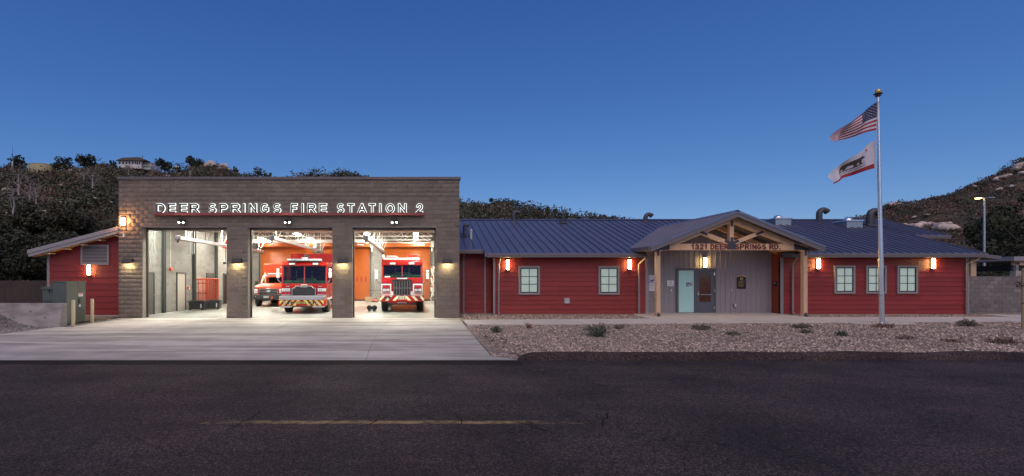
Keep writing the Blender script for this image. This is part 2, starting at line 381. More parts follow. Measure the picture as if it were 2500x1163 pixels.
def glyph(mb, ch, x, z, w, h, t, y, depth, k=0.0):
    """strokes of thickness t fill the box x..x+w, z..z+h; each stroke is set a hair apart in depth"""
    for si, pl in enumerate(GLY.get(ch, [])):
        P = [(x + t/2 + p[0] * (w - t), z + t/2 + p[1] * (h - t)) for p in pl]
        if ch in 'I.': P = [(x + w/2, z - 0 + (0 if i == 0 else (h if ch == 'I' else t))) for i in range(2)]
        P = [p for i, p in enumerate(P) if i == 0 or math.hypot(p[0]-P[i-1][0], p[1]-P[i-1][1]) > 1e-5]
        n = len(P); closed = n > 3 and math.hypot(P[0][0]-P[-1][0], P[0][1]-P[-1][1]) < 1e-4; L = []; Rr = []
        tt = t + 2 * k
        for i in range(n):
            a = P[i-1] if i > 0 else (P[-2] if closed else None); b_ = P[i+1] if i < n-1 else (P[1] if closed else None)
            d1 = None if a is None else ((P[i][0]-a[0]), (P[i][1]-a[1])); d2 = None if b_ is None else ((b_[0]-P[i][0]), (b_[1]-P[i][1]))
            un = lambda d: (d[0]/math.hypot(*d), d[1]/math.hypot(*d)); d1 = d1 and un(d1); d2 = d2 and un(d2)
            if d1 and d2:
                mx_, my_ = d1[0]+d2[0], d1[1]+d2[1]; ml_ = math.hypot(mx_, my_) or 1e-6; nx, ny = -my_/ml_, mx_/ml_; c = max(0.35, nx*-d1[1] + ny*d1[0]); q = tt/2/c; px_, py_ = P[i]
            else:
                d = d1 or d2; nx, ny = -d[1], d[0]; q = tt/2; e = t/2 * (0 if ch in 'I.' else (1 if ch != 'S' and ch != 'G' else 0.2)) + k; px_, py_ = P[i][0] + d[0]*e*(1 if d1 else -1), P[i][1] + d[1]*e*(1 if d1 else -1)
            L.append((px_+nx*q, py_+ny*q)); Rr.append((px_-nx*q, py_-ny*q))
        y0, y1 = y - si * 0.0012, y + depth - si * 0.0012; o = len(mb.v)
        for i in range(n): mb.v += [(L[i][0], y0, L[i][1]), (Rr[i][0], y0, Rr[i][1]), (L[i][0], y1, L[i][1]), (Rr[i][0], y1, Rr[i][1])]
        for i in range(n-1):
            p, q = o+4*i, o+4*(i+1); mb.f += [(p,p+1,q+1,q), (p+2,q+2,q+3,p+3), (p,q,q+2,p+2), (p+1,p+3,q+3,q+1)]; mb.m += [0]*4
        if not closed:
            e = o+4*(n-1); mb.f += [(o,o+2,o+3,o+1), (e,e+1,e+3,e+2)]; mb.m += [0]*2
def word(s_, x0, x1, z, h, t, y, depth, mt, parent, name, gap=0.16, solo=True):
    """a line of letters fitted between x0 and x1; each letter a piece of its own unless joined"""
    tot = sum(ADV.get(c, .72) for c in s_) + gap * (len(s_) - 1); k = (x1 - x0) / tot; x = x0; mb = MB()
    for c in s_:
        w_ = ADV.get(c, .72) * k
        if c != ' ':
            m_ = MB() if solo else mb; glyph(m_, c, x, z, w_, h, t, y, depth)
            if solo: m_.build(name, mt, parent)
        x += w_ + gap * k
    if not solo: mb.build(name, mt, parent)

# ------------------------------------------------------------------ ground materials
def ground_mats():
    # asphalt
    m = bpy.data.materials.new('asphalt'); m.use_nodes = True; t = m.node_tree; b = t.nodes['Principled BSDF']; M['asphalt'] = m
    geo = nd(t, 'ShaderNodeNewGeometry'); P = geo.outputs['Position']
    n1 = nd(t, 'ShaderNodeTexNoise'); n1.inputs['Scale'].default_value = 70; n1.inputs['Detail'].default_value = 3; t.links.new(P, n1.inputs[0])
    n2 = nd(t, 'ShaderNodeTexNoise'); n2.inputs['Scale'].default_value = 0.55; n2.inputs['Detail'].default_value = 7; t.links.new(P, n2.inputs[0])
    mp = nd(t, 'ShaderNodeMapping'); mp.inputs['Scale'].default_value = (0.25, 2.2, 1); t.links.new(P, mp.inputs[0])
    n4 = nd(t, 'ShaderNodeTexNoise'); n4.inputs['Scale'].default_value = 1.0; n4.inputs['Detail'].default_value = 5; t.links.new(mp.outputs[0], n4.inputs[0])
    v = nd(t, 'ShaderNodeTexVoronoi'); v.inputs['Scale'].default_value = 62; t.links.new(P, v.inputs[0])
    sp = nd(t, 'ShaderNodeMapRange'); sp.inputs[1].default_value = 0.0; sp.inputs[2].default_value = 1; sp.inputs[3].default_value = 0.40; sp.inputs[4].default_value = 2.6
    sepc = nd(t, 'ShaderNodeSeparateColor'); t.links.new(v.outputs['Color'], sepc.inputs[0])
    pw = nd(t, 'ShaderNodeMath', operation='POWER'); pw.inputs[1].default_value = 3.0; t.links.new(sepc.outputs[0], pw.inputs[0]); t.links.new(pw.outputs[0], sp.inputs[0])
    r2 = nd(t, 'ShaderNodeMapRange'); r2.inputs[1].default_value = 0.3; r2.inputs[2].default_value = 0.7; r2.inputs[3].default_value = 0.62; r2.inputs[4].default_value = 1.4; t.links.new(n2.outputs[0], r2.inputs[0])
    r4 = nd(t, 'ShaderNodeMapRange'); r4.inputs[1].default_value = 0.3; r4.inputs[2].default_value = 0.7; r4.inputs[3].default_value = 0.85; r4.inputs[4].default_value = 1.15; t.links.new(n4.outputs[0], r4.inputs[0])
    a = nd(t, 'ShaderNodeMath', operation='MULTIPLY'); t.links.new(sp.outputs[0], a.inputs[0]); t.links.new(r2.outputs[0], a.inputs[1])
    a2 = nd(t, 'ShaderNodeMath', operation='MULTIPLY'); t.links.new(a.outputs[0], a2.inputs[0]); t.links.new(r4.outputs[0], a2.inputs[1])
    rmp = nd(t, 'ShaderNodeMix', data_type='RGBA'); rmp.inputs[6].default_value = (0.036, 0.0285, 0.0275, 1); rmp.inputs[7].default_value = (0.045, 0.0295, 0.025, 1)
    n5 = nd(t, 'ShaderNodeTexNoise'); n5.inputs['Scale'].default_value = 1.3; t.links.new(P, n5.inputs[0]); t.links.new(n5.outputs[0], rmp.inputs[0])
    # fine crack network
    vd = nd(t, 'ShaderNodeTexVoronoi', feature='DISTANCE_TO_EDGE'); vd.inputs['Scale'].default_value = 0.55
    nw = nd(t, 'ShaderNodeTexNoise'); nw.inputs['Scale'].default_value = 1.4; nw.inputs['Detail'].default_value = 6; t.links.new(P, nw.inputs[0])
    wv = nd(t, 'ShaderNodeVectorMath', operation='SCALE'); wv.inputs['Scale'].default_value = 1.4; t.links.new(nw.outputs['Color'], wv.inputs[0])
    wa = nd(t, 'ShaderNodeVectorMath', operation='ADD'); t.links.new(P, wa.inputs[0]); t.links.new(wv.outputs[0], wa.inputs[1]); t.links.new(wa.outputs[0], vd.inputs[0])
    ck = nd(t, 'ShaderNodeMapRange'); ck.inputs[1].default_value = 0.0; ck.inputs[2].default_value = 0.011; ck.inputs[3].default_value = 0.35; ck.inputs[4].default_value = 1.0; t.links.new(vd.outputs['Distance'], ck.inputs[0])
    a3 = nd(t, 'ShaderNodeMath', operation='MULTIPLY'); t.links.new(a2.outputs[0], a3.inputs[0]); t.links.new(ck.outputs[0], a3.inputs[1])
    vm = nd(t, 'ShaderNodeVectorMath', operation='SCALE'); t.links.new(rmp.outputs[2], vm.inputs[0]); t.links.new(a3.outputs[0], vm.inputs['Scale']); t.links.new(vm.outputs[0], b.inputs['Base Color'])
    b.inputs['Roughness'].default_value = 0.85; b.inputs['Specular IOR Level'].default_value = 0.25
    bp = nd(t, 'ShaderNodeBump'); bp.inputs['Strength'].default_value = 0.55; bp.inputs['Distance'].default_value = 0.012
    ad = nd(t, 'ShaderNodeMath', operation='ADD'); t.links.new(n1.outputs[0], ad.inputs[0]); t.links.new(ck.outputs[0], ad.inputs[1]); t.links.new(ad.outputs[0], bp.inputs['Height']); t.links.new(bp.outputs[0], b.inputs['Normal'])
    # worn yellow paint: shows the asphalt through where it has gone, or past the lit stretch
    m2 = m.copy(); m2.name = 'worn_yellow_paint'; M['yellow'] = m2; t = m2.node_tree; b = t.nodes['Principled BSDF']
    old = b.inputs['Base Color'].links[0].from_socket
    geo = nd(t, 'ShaderNodeNewGeometry'); P = geo.outputs['Position']
    n = nd(t, 'ShaderNodeTexNoise'); n.inputs['Scale'].default_value = 5; n.inputs['Detail'].default_value = 9; n.inputs['Roughness'].default_value = 0.75; t.links.new(P, n.inputs[0])
    at = nd(t, 'ShaderNodeAttribute', attribute_name='wear_fade')
    sb = nd(t, 'ShaderNodeMath', operation='SUBTRACT'); t.links.new(n.outputs[0], sb.inputs[0]); t.links.new(at.outputs['Fac'], sb.inputs[1])
    mr = nd(t, 'ShaderNodeMapRange'); mr.inputs[1].default_value = 0.28; mr.inputs[2].default_value = 0.52; mr.inputs[4].default_value = 0.85; t.links.new(sb.outputs[0], mr.inputs[0])
    mx = nd(t, 'ShaderNodeMix', data_type='RGBA'); mx.inputs[7].default_value = (0.34, 0.235, 0.10, 1); t.links.new(old, mx.inputs[6]); t.links.new(mr.outputs[0], mx.inputs[0]); t.links.new(mx.outputs[2], b.inputs['Base Color'])
    # concrete drive
    m = bpy.data.materials.new('drive_concrete'); m.use_nodes = True; t = m.node_tree; b = t.nodes['Principled BSDF']; M['drive'] = m
    geo = nd(t, 'ShaderNodeNewGeometry'); P = geo.outputs['Position']; oi = nd(t, 'ShaderNodeObjectInfo')
    def nz(sc_, det, mp=None, dist=0.0):
        q = nd(t, 'ShaderNodeTexNoise'); q.inputs['Scale'].default_value = sc_; q.inputs['Detail'].default_value = det; q.inputs['Distortion'].default_value = dist
        if mp:
            mm = nd(t, 'ShaderNodeMapping'); mm.inputs['Scale'].default_value = mp[0]; mm.inputs['Rotation'].default_value = mp[1]; t.links.new(P, mm.inputs[0]); t.links.new(mm.outputs[0], q.inputs[0])
        else: t.links.new(P, q.inputs[0])
        return q.outputs[0]
    def mr(s_, a0, a1, b0, b1):
        q = nd(t, 'ShaderNodeMapRange'); q.inputs[1].default_value = a0; q.inputs[2].default_value = a1; q.inputs[3].default_value = b0; q.inputs[4].default_value = b1; t.links.new(s_, q.inputs[0]); return q.outputs[0]
    def mul(x, y):
        q = nd(t, 'ShaderNodeMath', operation='MULTIPLY'); t.links.new(x, q.inputs[0]); t.links.new(y, q.inputs[1]); return q.outputs[0]
    val = mr(nz(1.1, 8), 0.3, 0.7, 0.86, 1.12)
    val = mul(val, mr(nz(1.0, 6, ((0.16, 1.5, 1), (0, 0, R(9))), 0.8), 0.36, 0.62, 0.60, 1.08))     # sweeping tyre rubber
    val = mul(val, mr(nz(1.0, 5, ((0.10, 2.4, 1), (0, 0, R(-24))), 1.0), 0.30, 0.48, 0.70, 1.0))
    val = mul(val, mr(nz(60, 3), 0.3, 0.7, 0.93, 1.07))
    val = mul(val, mr(oi.outputs['Random'], 0, 1, 0.94, 1.05))
    vm = nd(t, 'ShaderNodeVectorMath', operation='SCALE'); vm.inputs[0].default_value = (0.45, 0.42, 0.375); t.links.new(val, vm.inputs['Scale']); t.links.new(vm.outputs[0], b.inputs['Base Color'])
    b.inputs['Roughness'].default_value = 0.8; b.inputs['Specular IOR Level'].default_value = 0.3
    bp = nd(t, 'ShaderNodeBump'); bp.inputs['Strength'].default_value = 0.2; bp.inputs['Distance'].default_value = 0.01; t.links.new(nz(120, 3), bp.inputs['Height']); t.links.new(bp.outputs[0], b.inputs['Normal'])
    # gravel
    for name, c0, c1 in (('gravel_tan', (0.062, 0.044, 0.037), (0.62, 0.475, 0.385)), ('gravel_grey', (0.09, 0.08, 0.07), (0.38, 0.35, 0.31))):
        m = bpy.data.materials.new(name); m.use_nodes = True; t = m.node_tree; b = t.nodes['Principled BSDF']; M[name] = m
        geo = nd(t, 'ShaderNodeNewGeometry'); P = geo.outputs['Position']
        v = nd(t, 'ShaderNodeTexVoronoi'); v.inputs['Scale'].default_value = 26; t.links.new(P, v.inputs[0])
        v2 = nd(t, 'ShaderNodeTexVoronoi', feature='DISTANCE_TO_EDGE'); v2.inputs['Scale'].default_value = 26; t.links.new(P, v2.inputs[0])
        s_ = nd(t, 'ShaderNodeSeparateColor'); t.links.new(v.outputs['Color'], s_.inputs[0])
        rp = nd(t, 'ShaderNodeMix', data_type='RGBA'); rp.inputs[6].default_value = (*c0, 1); rp.inputs[7].default_value = (*c1, 1); t.links.new(s_.outputs[0], rp.inputs[0])
        e = nd(t, 'ShaderNodeMapRange'); e.inputs[2].default_value = 0.16; e.inputs[3].default_value = 0.45; t.links.new(v2.outputs['Distance'], e.inputs[0])
        n = nd(t, 'ShaderNodeTexNoise'); n.inputs['Scale'].default_value = 0.7; n.inputs['Detail'].default_value = 6; t.links.new(P, n.inputs[0])
        e2 = nd(t, 'ShaderNodeMapRange'); e2.inputs[1].default_value = 0.3; e2.inputs[2].default_value = 0.7; e2.inputs[3].default_value = 0.8; e2.inputs[4].default_value = 1.2; t.links.new(n.outputs[0], e2.inputs[0])
        mu = nd(t, 'ShaderNodeMath', operation='MULTIPLY'); t.links.new(e.outputs[0], mu.inputs[0]); t.links.new(e2.outputs[0], mu.inputs[1])
        vm = nd(t, 'ShaderNodeVectorMath', operation='SCALE'); t.links.new(rp.outputs[2], vm.inputs[0]); t.links.new(mu.outputs[0], vm.inputs['Scale']); t.links.new(vm.outputs[0], b.inputs['Base Color'])
        b.inputs['Roughness'].default_value = 0.9
        bp = nd(t, 'ShaderNodeBump'); bp.inputs['Strength'].default_value = 0.9; bp.inputs['Distance'].default_value = 0.03; t.links.new(v2.outputs['Distance'], bp.inputs['Height']); t.links.new(bp.outputs[0], b.inputs['Normal'])
        # loose stones: colour from a per stone attribute
        m = bpy.data.materials.new(name + '_stone'); m.use_nodes = True; t = m.node_tree; b = t.nodes['Principled BSDF']; M[name + '_stone'] = m
        at = nd(t, 'ShaderNodeAttribute', attribute_name='rnd')
        rp = nd(t, 'ShaderNodeMix', data_type='RGBA'); rp.inputs[6].default_value = (c0[0]*1.4, c0[1]*1.4, c0[2]*1.4, 1); rp.inputs[7].default_value = (c1[0]*1.2, c1[1]*1.2, c1[2]*1.2, 1)
        t.links.new(at.outputs['Fac'], rp.inputs[0]); t.links.new(rp.outputs[2], b.inputs['Base Color']); b.inputs['Roughness'].default_value = 0.85
    # dirt of the hills
    mat('hill_soil', (0.085, 0.068, 0.052), 0.95, var=0.45, scale=0.25, bump=0.8, bscale=1.5, spec=0.1)
    mat('earth', (0.16, 0.13, 0.105), 0.95, var=0.25, scale=0.4, bump=0.5, bscale=8, spec=0.1)
    # bay floor: sealed, a little glossy
    m = mat('bay_floor', (0.47, 0.475, 0.43), 0.22, var=0.16, scale=0.8, stain=0.25, stain_scale=0.5, stretch=(1, 0.5, 1), spec=0.5)
    # bay walls: block courses
    for name, c in (('bay_block', (0.18, 0.176, 0.160)),):
        m = bpy.data.materials.new(name); m.use_nodes = True; t = m.node_tree; b = t.nodes['Principled BSDF']; M[name] = m
        geo = nd(t, 'ShaderNodeNewGeometry'); sp = nd(t, 'ShaderNodeSeparateXYZ'); t.links.new(geo.outputs['Position'], sp.inputs[0])
        ad = nd(t, 'ShaderNodeMath', operation='ADD'); t.links.new(sp.outputs[0], ad.inputs[0]); t.links.new(sp.outputs[1], ad.inputs[1])
        cb = nd(t, 'ShaderNodeCombineXYZ'); t.links.new(ad.outputs[0], cb.inputs[0]); t.links.new(sp.outputs[2], cb.inputs[1])
        bk = nd(t, 'ShaderNodeTexBrick'); bk.inputs['Scale'].default_value = 1.0; bk.inputs['Brick Width'].default_value = 0.4064; bk.inputs['Row Height'].default_value = 0.2032
        bk.inputs['Mortar Size'].default_value = 0.007; bk.inputs['Mortar Smooth'].default_value = 0.3; bk.offset = 0.5
        bk.inputs['Color1'].default_value = (c[0]*0.85, c[1]*0.85, c[2]*0.85, 1); bk.inputs['Color2'].default_value = (c[0]*1.12, c[1]*1.12, c[2]*1.12, 1); bk.inputs['Mortar'].default_value = (0.21, 0.21, 0.19, 1)
        t.links.new(cb.outputs[0], bk.inputs[0]); t.links.new(bk.outputs[0], b.inputs['Base Color']); b.inputs['Roughness'].default_value = 0.75
        bp = nd(t, 'ShaderNodeBump'); bp.invert = True; bp.inputs['Strength'].default_value = 0.5; bp.inputs['Distance'].default_value = 0.008; t.links.new(bk.outputs['Fac'], bp.inputs['Height']); t.links.new(bp.outputs[0], b.inputs['Normal'])
ground_mats()

# ------------------------------------------------------------------ ground, road, drive, yard
def sheet(name, xs, ys, zf, mt, parent=None):
    b = MB(); nx = len(xs)
    b.v = [(x, y, zf(x, y)) for y in ys for x in xs]
    b.f = [(j*nx+i, j*nx+i+1, (j+1)*nx+i+1, (j+1)*nx+i) for j in range(len(ys)-1) for i in range(nx-1)]; b.m = [0]*len(b.f)
    return b.build(name, mt, parent, smooth=True, fixn=False)
ROAD_Z, ROAD_Y = -0.20, 12.43
tag(sheet('ground', [-900, -60, 60, 900], [-300, 0, 60, 1200], lambda x, y: -0.34, 'earth'), kind='structure')
road = tag(sheet('road', np.linspace(-90, 90, 40).tolist(), [-9, -4, 0, 4, 7, 10, ROAD_Y], lambda x, y: ROAD_Z - 0.0 * y, 'asphalt'), kind='structure')
def stripe():
    n = 60; xs = np.linspace(-4.6, 3.6, n); V = []; Fc = []; wear_fade = []
    for i, x in enumerate(xs):
        jt = 0.012 * math.sin(x * 5) + 0.01 * math.sin(x * 13)
        V += [(x, 7.03 + jt * 0.6, ROAD_Z + 0.004), (x, 7.17 + jt, ROAD_Z + 0.004)]
        e = max(0.0, abs(x + 0.45) - 1.5) / 2.6  # fade beyond the lit stretch is put into the paint, along with wear
        wear_fade += [0.05 + 0.34 * e, 0.08 + 0.42 * e]
        if i: Fc.append((2*i-2, 2*i, 2*i+1, 2*i-1))
    o = np_mesh('lane_line', V, Fc, 'yellow', {'wear_fade': wear_fade}, parent=road)
    V = []; Fc = []; wear_fade = []; xs = np.linspace(1.6, 4.0, 30)
    for i, x in enumerate(xs):
        V += [(x, 11.05, ROAD_Z + 0.004), (x, 11.17, ROAD_Z + 0.004)]; e = abs(x - 2.8) / 1.2; wear_fade += [0.16 + 0.3 * e, 0.2 + 0.3 * e]
        if i: Fc.append((2*i-2, 2*i, 2*i+1, 2*i-1))
    np_mesh('edge_line', V, Fc, 'yellow', {'wear_fade': wear_fade}, parent=road)
stripe()
mat('tar', (0.014, 0.012, 0.012), 0.95, var=0.3, scale=20, spec=0.0)
mat('asphalt_patch', (0.022, 0.018, 0.018), 0.9, var=0.35, scale=30, bump=0.5, bscale=80, spec=0.1)
def road_wear():
    rs = random.Random(5)
    for k, (x, y, a, n_) in enumerate([(-2.6, 6.7, 62, 9), (-1.4, 6.85, 50, 7), (-0.9, 6.8, 40, 8), (0.6, 6.9, 70, 7), (1.9, 6.6, 130, 9), (2.6, 6.8, 55, 8)]):
        P = [(x, y)]; t_ = R(a)
        for i in range(n_):
            t_ += rs.uniform(-0.55, 0.55); t_ = R(a) + (t_ - R(a)) * 0.75; st = rs.uniform(0.06, 0.16) if n_ < 12 else rs.uniform(0.10, 0.30)
            P.append((P[-1][0] + math.cos(t_) * st, P[-1][1] + math.sin(t_) * st))
        b = MB()
        for i, (px_, py_) in enumerate(P):
            w_ = 0.006 * math.sin(math.pi * (i + 0.4) / (len(P) + 0.2)) * rs.uniform(0.6, 1.5) + 0.002; q0, q1 = P[max(0, i-1)], P[min(len(P)-1, i+1)]; dx, dy = q1[0]-q0[0], q1[1]-q0[1]; L = math.hypot(dx, dy) or 1
            b.v += [(px_ - dy/L*w_, py_ + dx/L*w_, ROAD_Z + 0.008), (px_ + dy/L*w_, py_ - dx/L*w_, ROAD_Z + 0.008)]
            if i: b.f.append((2*i-2, 2*i-1, 2*i+1, 2*i)); b.m.append(0)
        b.build('road_crack', 'tar', road, fixn=False)
    b = MB(); xs = np.linspace(-20, 2.6, 40)
    for i, x in enumerate(xs):                                   # newer strip of asphalt along the drive edge
        b.v += [(x, ROAD_Y - 0.62 + 0.03 * math.sin(x * 3.1) + 0.02 * math.sin(x * 7), ROAD_Z + 0.004), (x, ROAD_Y + 0.0, ROAD_Z + 0.004)]
        if i: b.f.append((2*i-2, 2*i, 2*i+1, 2*i-1)); b.m.append(0)
    b.build('edge_patch', 'asphalt_patch', road, fixn=False)
road_wear()

def dz(y): return -0.19 * (23.0 - y) / (23.0 - ROAD_Y) if y < 23 else 0.0
def redge(y): return 2.12 + 0.10 * max(0, 20 - y) / 7.5 + (0.35 * ((14.0 - y) / 1.6) ** 2 if y < 14.0 else 0)
def ledge(y): return -13.97 - (0.0 if y > 20.6 else (20.6 - y) * 0.22 + (max(0, 16 - y)) ** 2 * 0.35)
drive = bpy.data.objects.new('driveway', None); COL.objects.link(drive); tag(drive, kind='structure')
def slabs():
    rows = [(ROAD_Y - 0.0, 13.8), (13.8, 17.4), (17.4, 22.99)]
    cols = [None, -9.9, -5.45, -1.25, None]
    for r0, r1 in rows:
        for k in range(4):
            b = MB(); n = 8; L = []; Rr = []
            for i in range(n + 1):
                y = r0 + 0.006 + (r1 - r0 - 0.012) * i / n
                wob = 0.12 * math.sin((y - 12) * 0.35)
                xl = ledge(y) if k == 0 else cols[k] + 0.006 - wob * (k == 3)
                xr = redge(y) if k == 3 else cols[k+1] - 0.006 - wob * (k == 2)
                L.append((xl, y)); Rr.append((xr, y))
            for i in range(n + 1):
                for t_ in (0, 0.25, 0.5, 0.75, 1.0):
                    x = L[i][0] + (Rr[i][0] - L[i][0]) * t_; b.v.append((x, L[i][1], dz(L[i][1])))
            for i in range(n):
                for q in range(4): b.f.append((i*5+q, i*5+q+1, (i+1)*5+q+1, (i+1)*5+q)); b.m.append(0)
            # edges going down
            per = [i*5 for i in range(n+1)] + [n*5+q for q in range(1,5)] + [i*5+4 for i in range(n-1,-1,-1)] + [q for q in range(3,0,-1)]
            o0 = len(b.v); b.v += [(b.v[i][0], b.v[i][1], b.v[i][2] - 0.12) for i in per]
            for i in range(len(per)):
                j = (i + 1) % len(per); b.f.append((per[i], per[j], o0 + j, o0 + i)); b.m.append(0)
            b.build('slab', 'drive', drive, fixn=True)
slabs()
# dark sealed joint bed under the slabs
tag(sheet('joint_bed', [-26, 2.05], [ROAD_Y + 0.02, 23.0], lambda x, y: dz(y) - 0.05, 'earth', drive))

def gz(x, y): return -0.05 + 0.01415 * (y - 12.7)
YARD = sheet('yard', np.linspace(2.0, 60, 60).tolist(), np.linspace(12.55, 24.8, 26).tolist(),
             lambda x, y: gz(x, y) + 0.012 * math.sin(x * 1.7 + y) * math.sin(y * 1.3 - x * 0.6) - (0.10 if x < redge(y) else 0) - (0.12 if y < 12.6 else 0), 'gravel_tan')
tag(YARD, kind='structure')
tag(sheet('side_yard', [29.3, 60], [24.0, 60], lambda x, y: 0.05, 'earth'), kind='structure')
tag(sheet('side_yard', [-60, -14.0], [24.2, 60], lambda x, y: 0.03, 'earth'), kind='structure')
tag(sheet('back_yard', [-14.0, 29.3], [41.2, 60], lambda x, y: 0.02, 'earth'), kind='structure')
# asphalt berm along the road
b = MB()
bx = [2.62, 2.75, 3.0, 3.6] + np.linspace(4.5, 60, 60).tolist(); sec = []
for i, x in enumerate(bx):
    k = min(1.0, [0.05, 0.55, 0.92, 1.0][i] if i < 4 else 1.0); wob = 0.015 * math.sin(x * 1.9) + 0.012 * math.sin(x * 4.7 + 1) + 0.008 * math.sin(x * 11)
    h = (0.19 + wob) * k; y0 = ROAD_Y - 0.02 + wob * 0.8
    sec.append([(x, y0 - 0.02, ROAD_Z - 0.01), (x, y0 + 0.03, ROAD_Z + h * 0.55), (x, y0 + 0.10, ROAD_Z + h * 0.93), (x, y0 + 0.20, ROAD_Z + h), (x, y0 + 0.32, ROAD_Z + h * 0.9), (x, y0 + 0.45, ROAD_Z - 0.01)])
for s_ in sec: b.v += s_
for i in range(len(sec) - 1):
    for j in range(5): b.f.append((i*6+j, (i+1)*6+j, (i+1)*6+j+1, i*6+j+1)); b.m.append(0)
b.f.append((0, 1, 2, 3, 4, 5)); b.m.append(0)
tag(b.build('kerb', 'asphalt', smooth=True), kind='structure')
# concrete path and porch slab
mat('path_concrete', (0.50, 0.45, 0.40), 0.8, var=0.10, scale=1.5, bump=0.15, bscale=90, stain=0.12, stain_scale=1.2)
def pathz(x, y): return gz(x, y) + 0.03
b = MB(); near = []; far = []
pts = [(2.0, 19.05, 20.9), (6, 19.3, 21.15), (10.3, 19.6, 21.5), (10.35, 19.6, 23.2), (10.9, 19.62, 24.6), (17.7, 20.0, 24.6), (17.75, 20.0, 22.2), (22, 20.2, 22.2), (27.0, 20.55, 22.3), (27.3, 20.6, 23.7), (29.2, 20.7, 23.2), (31, 20.8, 22.6), (44, 21.2, 22.8)]
for x, yn, yf in pts: near.append((x, yn)); far.append((x, yf))
for i in range(len(pts)):
    b.v += [(near[i][0], near[i][1], pathz(0, near[i][1])), (far[i][0], far[i][1], pathz(0, far[i][1])), (near[i][0], near[i][1], pathz(0, near[i][1]) - 0.15), (far[i][0], far[i][1], pathz(0, far[i][1]) - 0.15)]
for i in range(len(pts) - 1):
    p, q = 4*i, 4*(i+1); b.f += [(p, q, q+1, p+1), (p, p+2, q+2, q), (p+1, q+1, q+3, p+3)]; b.m += [0]*3
tag(b.build('path', 'path_concrete', fixn=True), kind='structure')
# small concrete pad at the flagpole
b = MB(); b.prism([(18.2 + 1.0 * math.cos(a) * 1.25 + 0.6, 19.75 + 0.55 * math.sin(a)) for a in np.linspace(0, 2*math.pi, 20)[:-1]], 'z', -0.05, gz(0, 19.7) + 0.026)
tag(b.build('pole_pad', 'path_concrete'), kind='structure')

# loose stones on the gravel
def stones(name, P, mt, label):
    n = len(P); octa = np.array([(1,0,0),(0,1,0),(-1,0,0),(0,-1,0),(0,0,1),(0,0,-1)], float)
    ft = np.array([(0,1,4),(1,2,4),(2,3,4),(3,0,4),(1,0,5),(2,1,5),(3,2,5),(0,3,5)])
    sz = (0.009 + 0.034 * rng.uniform(0, 1, (n,1,1)) ** 2.4) * rng.uniform(0.6, 1.3, (n,1,3)); jit = rng.uniform(0.7, 1.3, (n,6,1))
    ang = rng.uniform(0, 6.28, n); c, s_ = np.cos(ang), np.sin(ang); L = octa[None] * sz * jit; L[:,:,2] *= 0.8
    X = L[:,:,0]*c[:,None] - L[:,:,1]*s_[:,None]; Y = L[:,:,0]*s_[:,None] + L[:,:,1]*c[:,None]
    V = np.stack([X, Y, L[:,:,2]], 2) + P[:,None,:]
    Fc = (ft[None] + (np.arange(n)*6)[:,None,None]).reshape(-1,3)
    o = np_mesh(name, V.reshape(-1,3), Fc, mt, {'rnd': np.repeat(rng.uniform(0,1,n)**1.3, 6)})
    return tag(o, label, 'gravel', kind='stuff')
n = 42000
yy = 12.75 + (rng.uniform(0, 1, n) ** 1.5) * 10.8; xx = rng.uniform(2.2, 26, n)
keep = np.array([(x > redge(y) + 0.03) and (x / max(y, 1) < 1.28) for x, y in zip(xx, yy)])
xx, yy = xx[keep], yy[keep]
def on_path(x, y):
    for (x0, a0, c0), (x1, a1, c1) in zip(pts[:-1], pts[1:]):
        if x0 <= x <= x1:
            t_ = (x - x0) / (x1 - x0); return a0 + (a1 - a0)*t_ - 0.03 < y < c0 + (c1 - c0)*t_ + 0.03
    return False
keep = np.array([not on_path(x, y) for x, y in zip(xx, yy)]); xx, yy = xx[keep], yy[keep]
zz = -0.05 + 0.01415 * (yy - 12.7) + 0.012 * np.sin(xx*1.7+yy) * np.sin(yy*1.3-xx*0.6) + 0.006
stones('gravel', np.stack([xx, yy, zz], 1), 'gravel_tan_stone', 'tan and pink decorative gravel covering the front yard')
# ------------------------------------------------------------------ hills
def interp(pts, x):
    if x <= pts[0][0]: return pts[0][1]
    for (a, p), (c, q) in zip(pts[:-1], pts[1:]):
        if x <= c:
            t_ = (x - a) / (c - a); t_ = t_ * t_ * (3 - 2 * t_) * 0.5 + t_ * 0.5; return p + (q - p) * t_
    return pts[-1][1]
def wob(x, y): return math.sin(x*0.13+1.3)*math.sin(y*0.11+0.4) + 0.5*math.sin(x*0.31+y*0.21) + 0.3*math.sin(x*0.7-y*0.45+2)
class Hill:
    def __init__(s, prof, yc, y0, amp, shape=1.0):
        s.pts = [(PX(x, yc), PZ(y, yc)) for x, y in prof]; s.yc, s.y0, s.amp, s.shape = yc, y0, amp, shape
    def z(s, x, y):
        # the crest height is taken along the sight line from the middle of the place
        c = interp(s.pts, x * (s.yc / max(y, 1.0)) * 0.35 + x * 0.65); t_ = (y - s.y0) / (s.yc - s.y0)
        if t_ < 0: return -0.3
        if t_ <= 1: h = c * (t_ ** s.shape)
        else: h = c * (1 - 0.7 * (t_ - 1)) 
        return h + s.amp * wob(x, y) * min(1, 3 * t_) * (1 if t_ <= 1 else 0.5) - 0.3 * (t_ < 0.02)
    def mesh(s, name, x0, x1, y1, nx, ny):
        xs = np.linspace(x0, x1, nx).tolist(); ys = (s.y0 + (y1 - s.y0) * np.linspace(0, 1, ny)).tolist()
        return tag(sheet(name, xs, ys, s.z, 'hill_soil'), kind='structure')
hl = Hill([(-700, 450), (-300, 422), (-100, 416), (0, 418), (130, 425), (290, 421), (400, 424), (470, 423), (520, 412), (565, 420), (610, 436), (660, 450), (720, 470), (820, 500), (1000, 570), (1300, 640)], 112, 43, 0.7, 0.9)
hl.mesh('hill_left', -190, 12, 190, 90, 60)
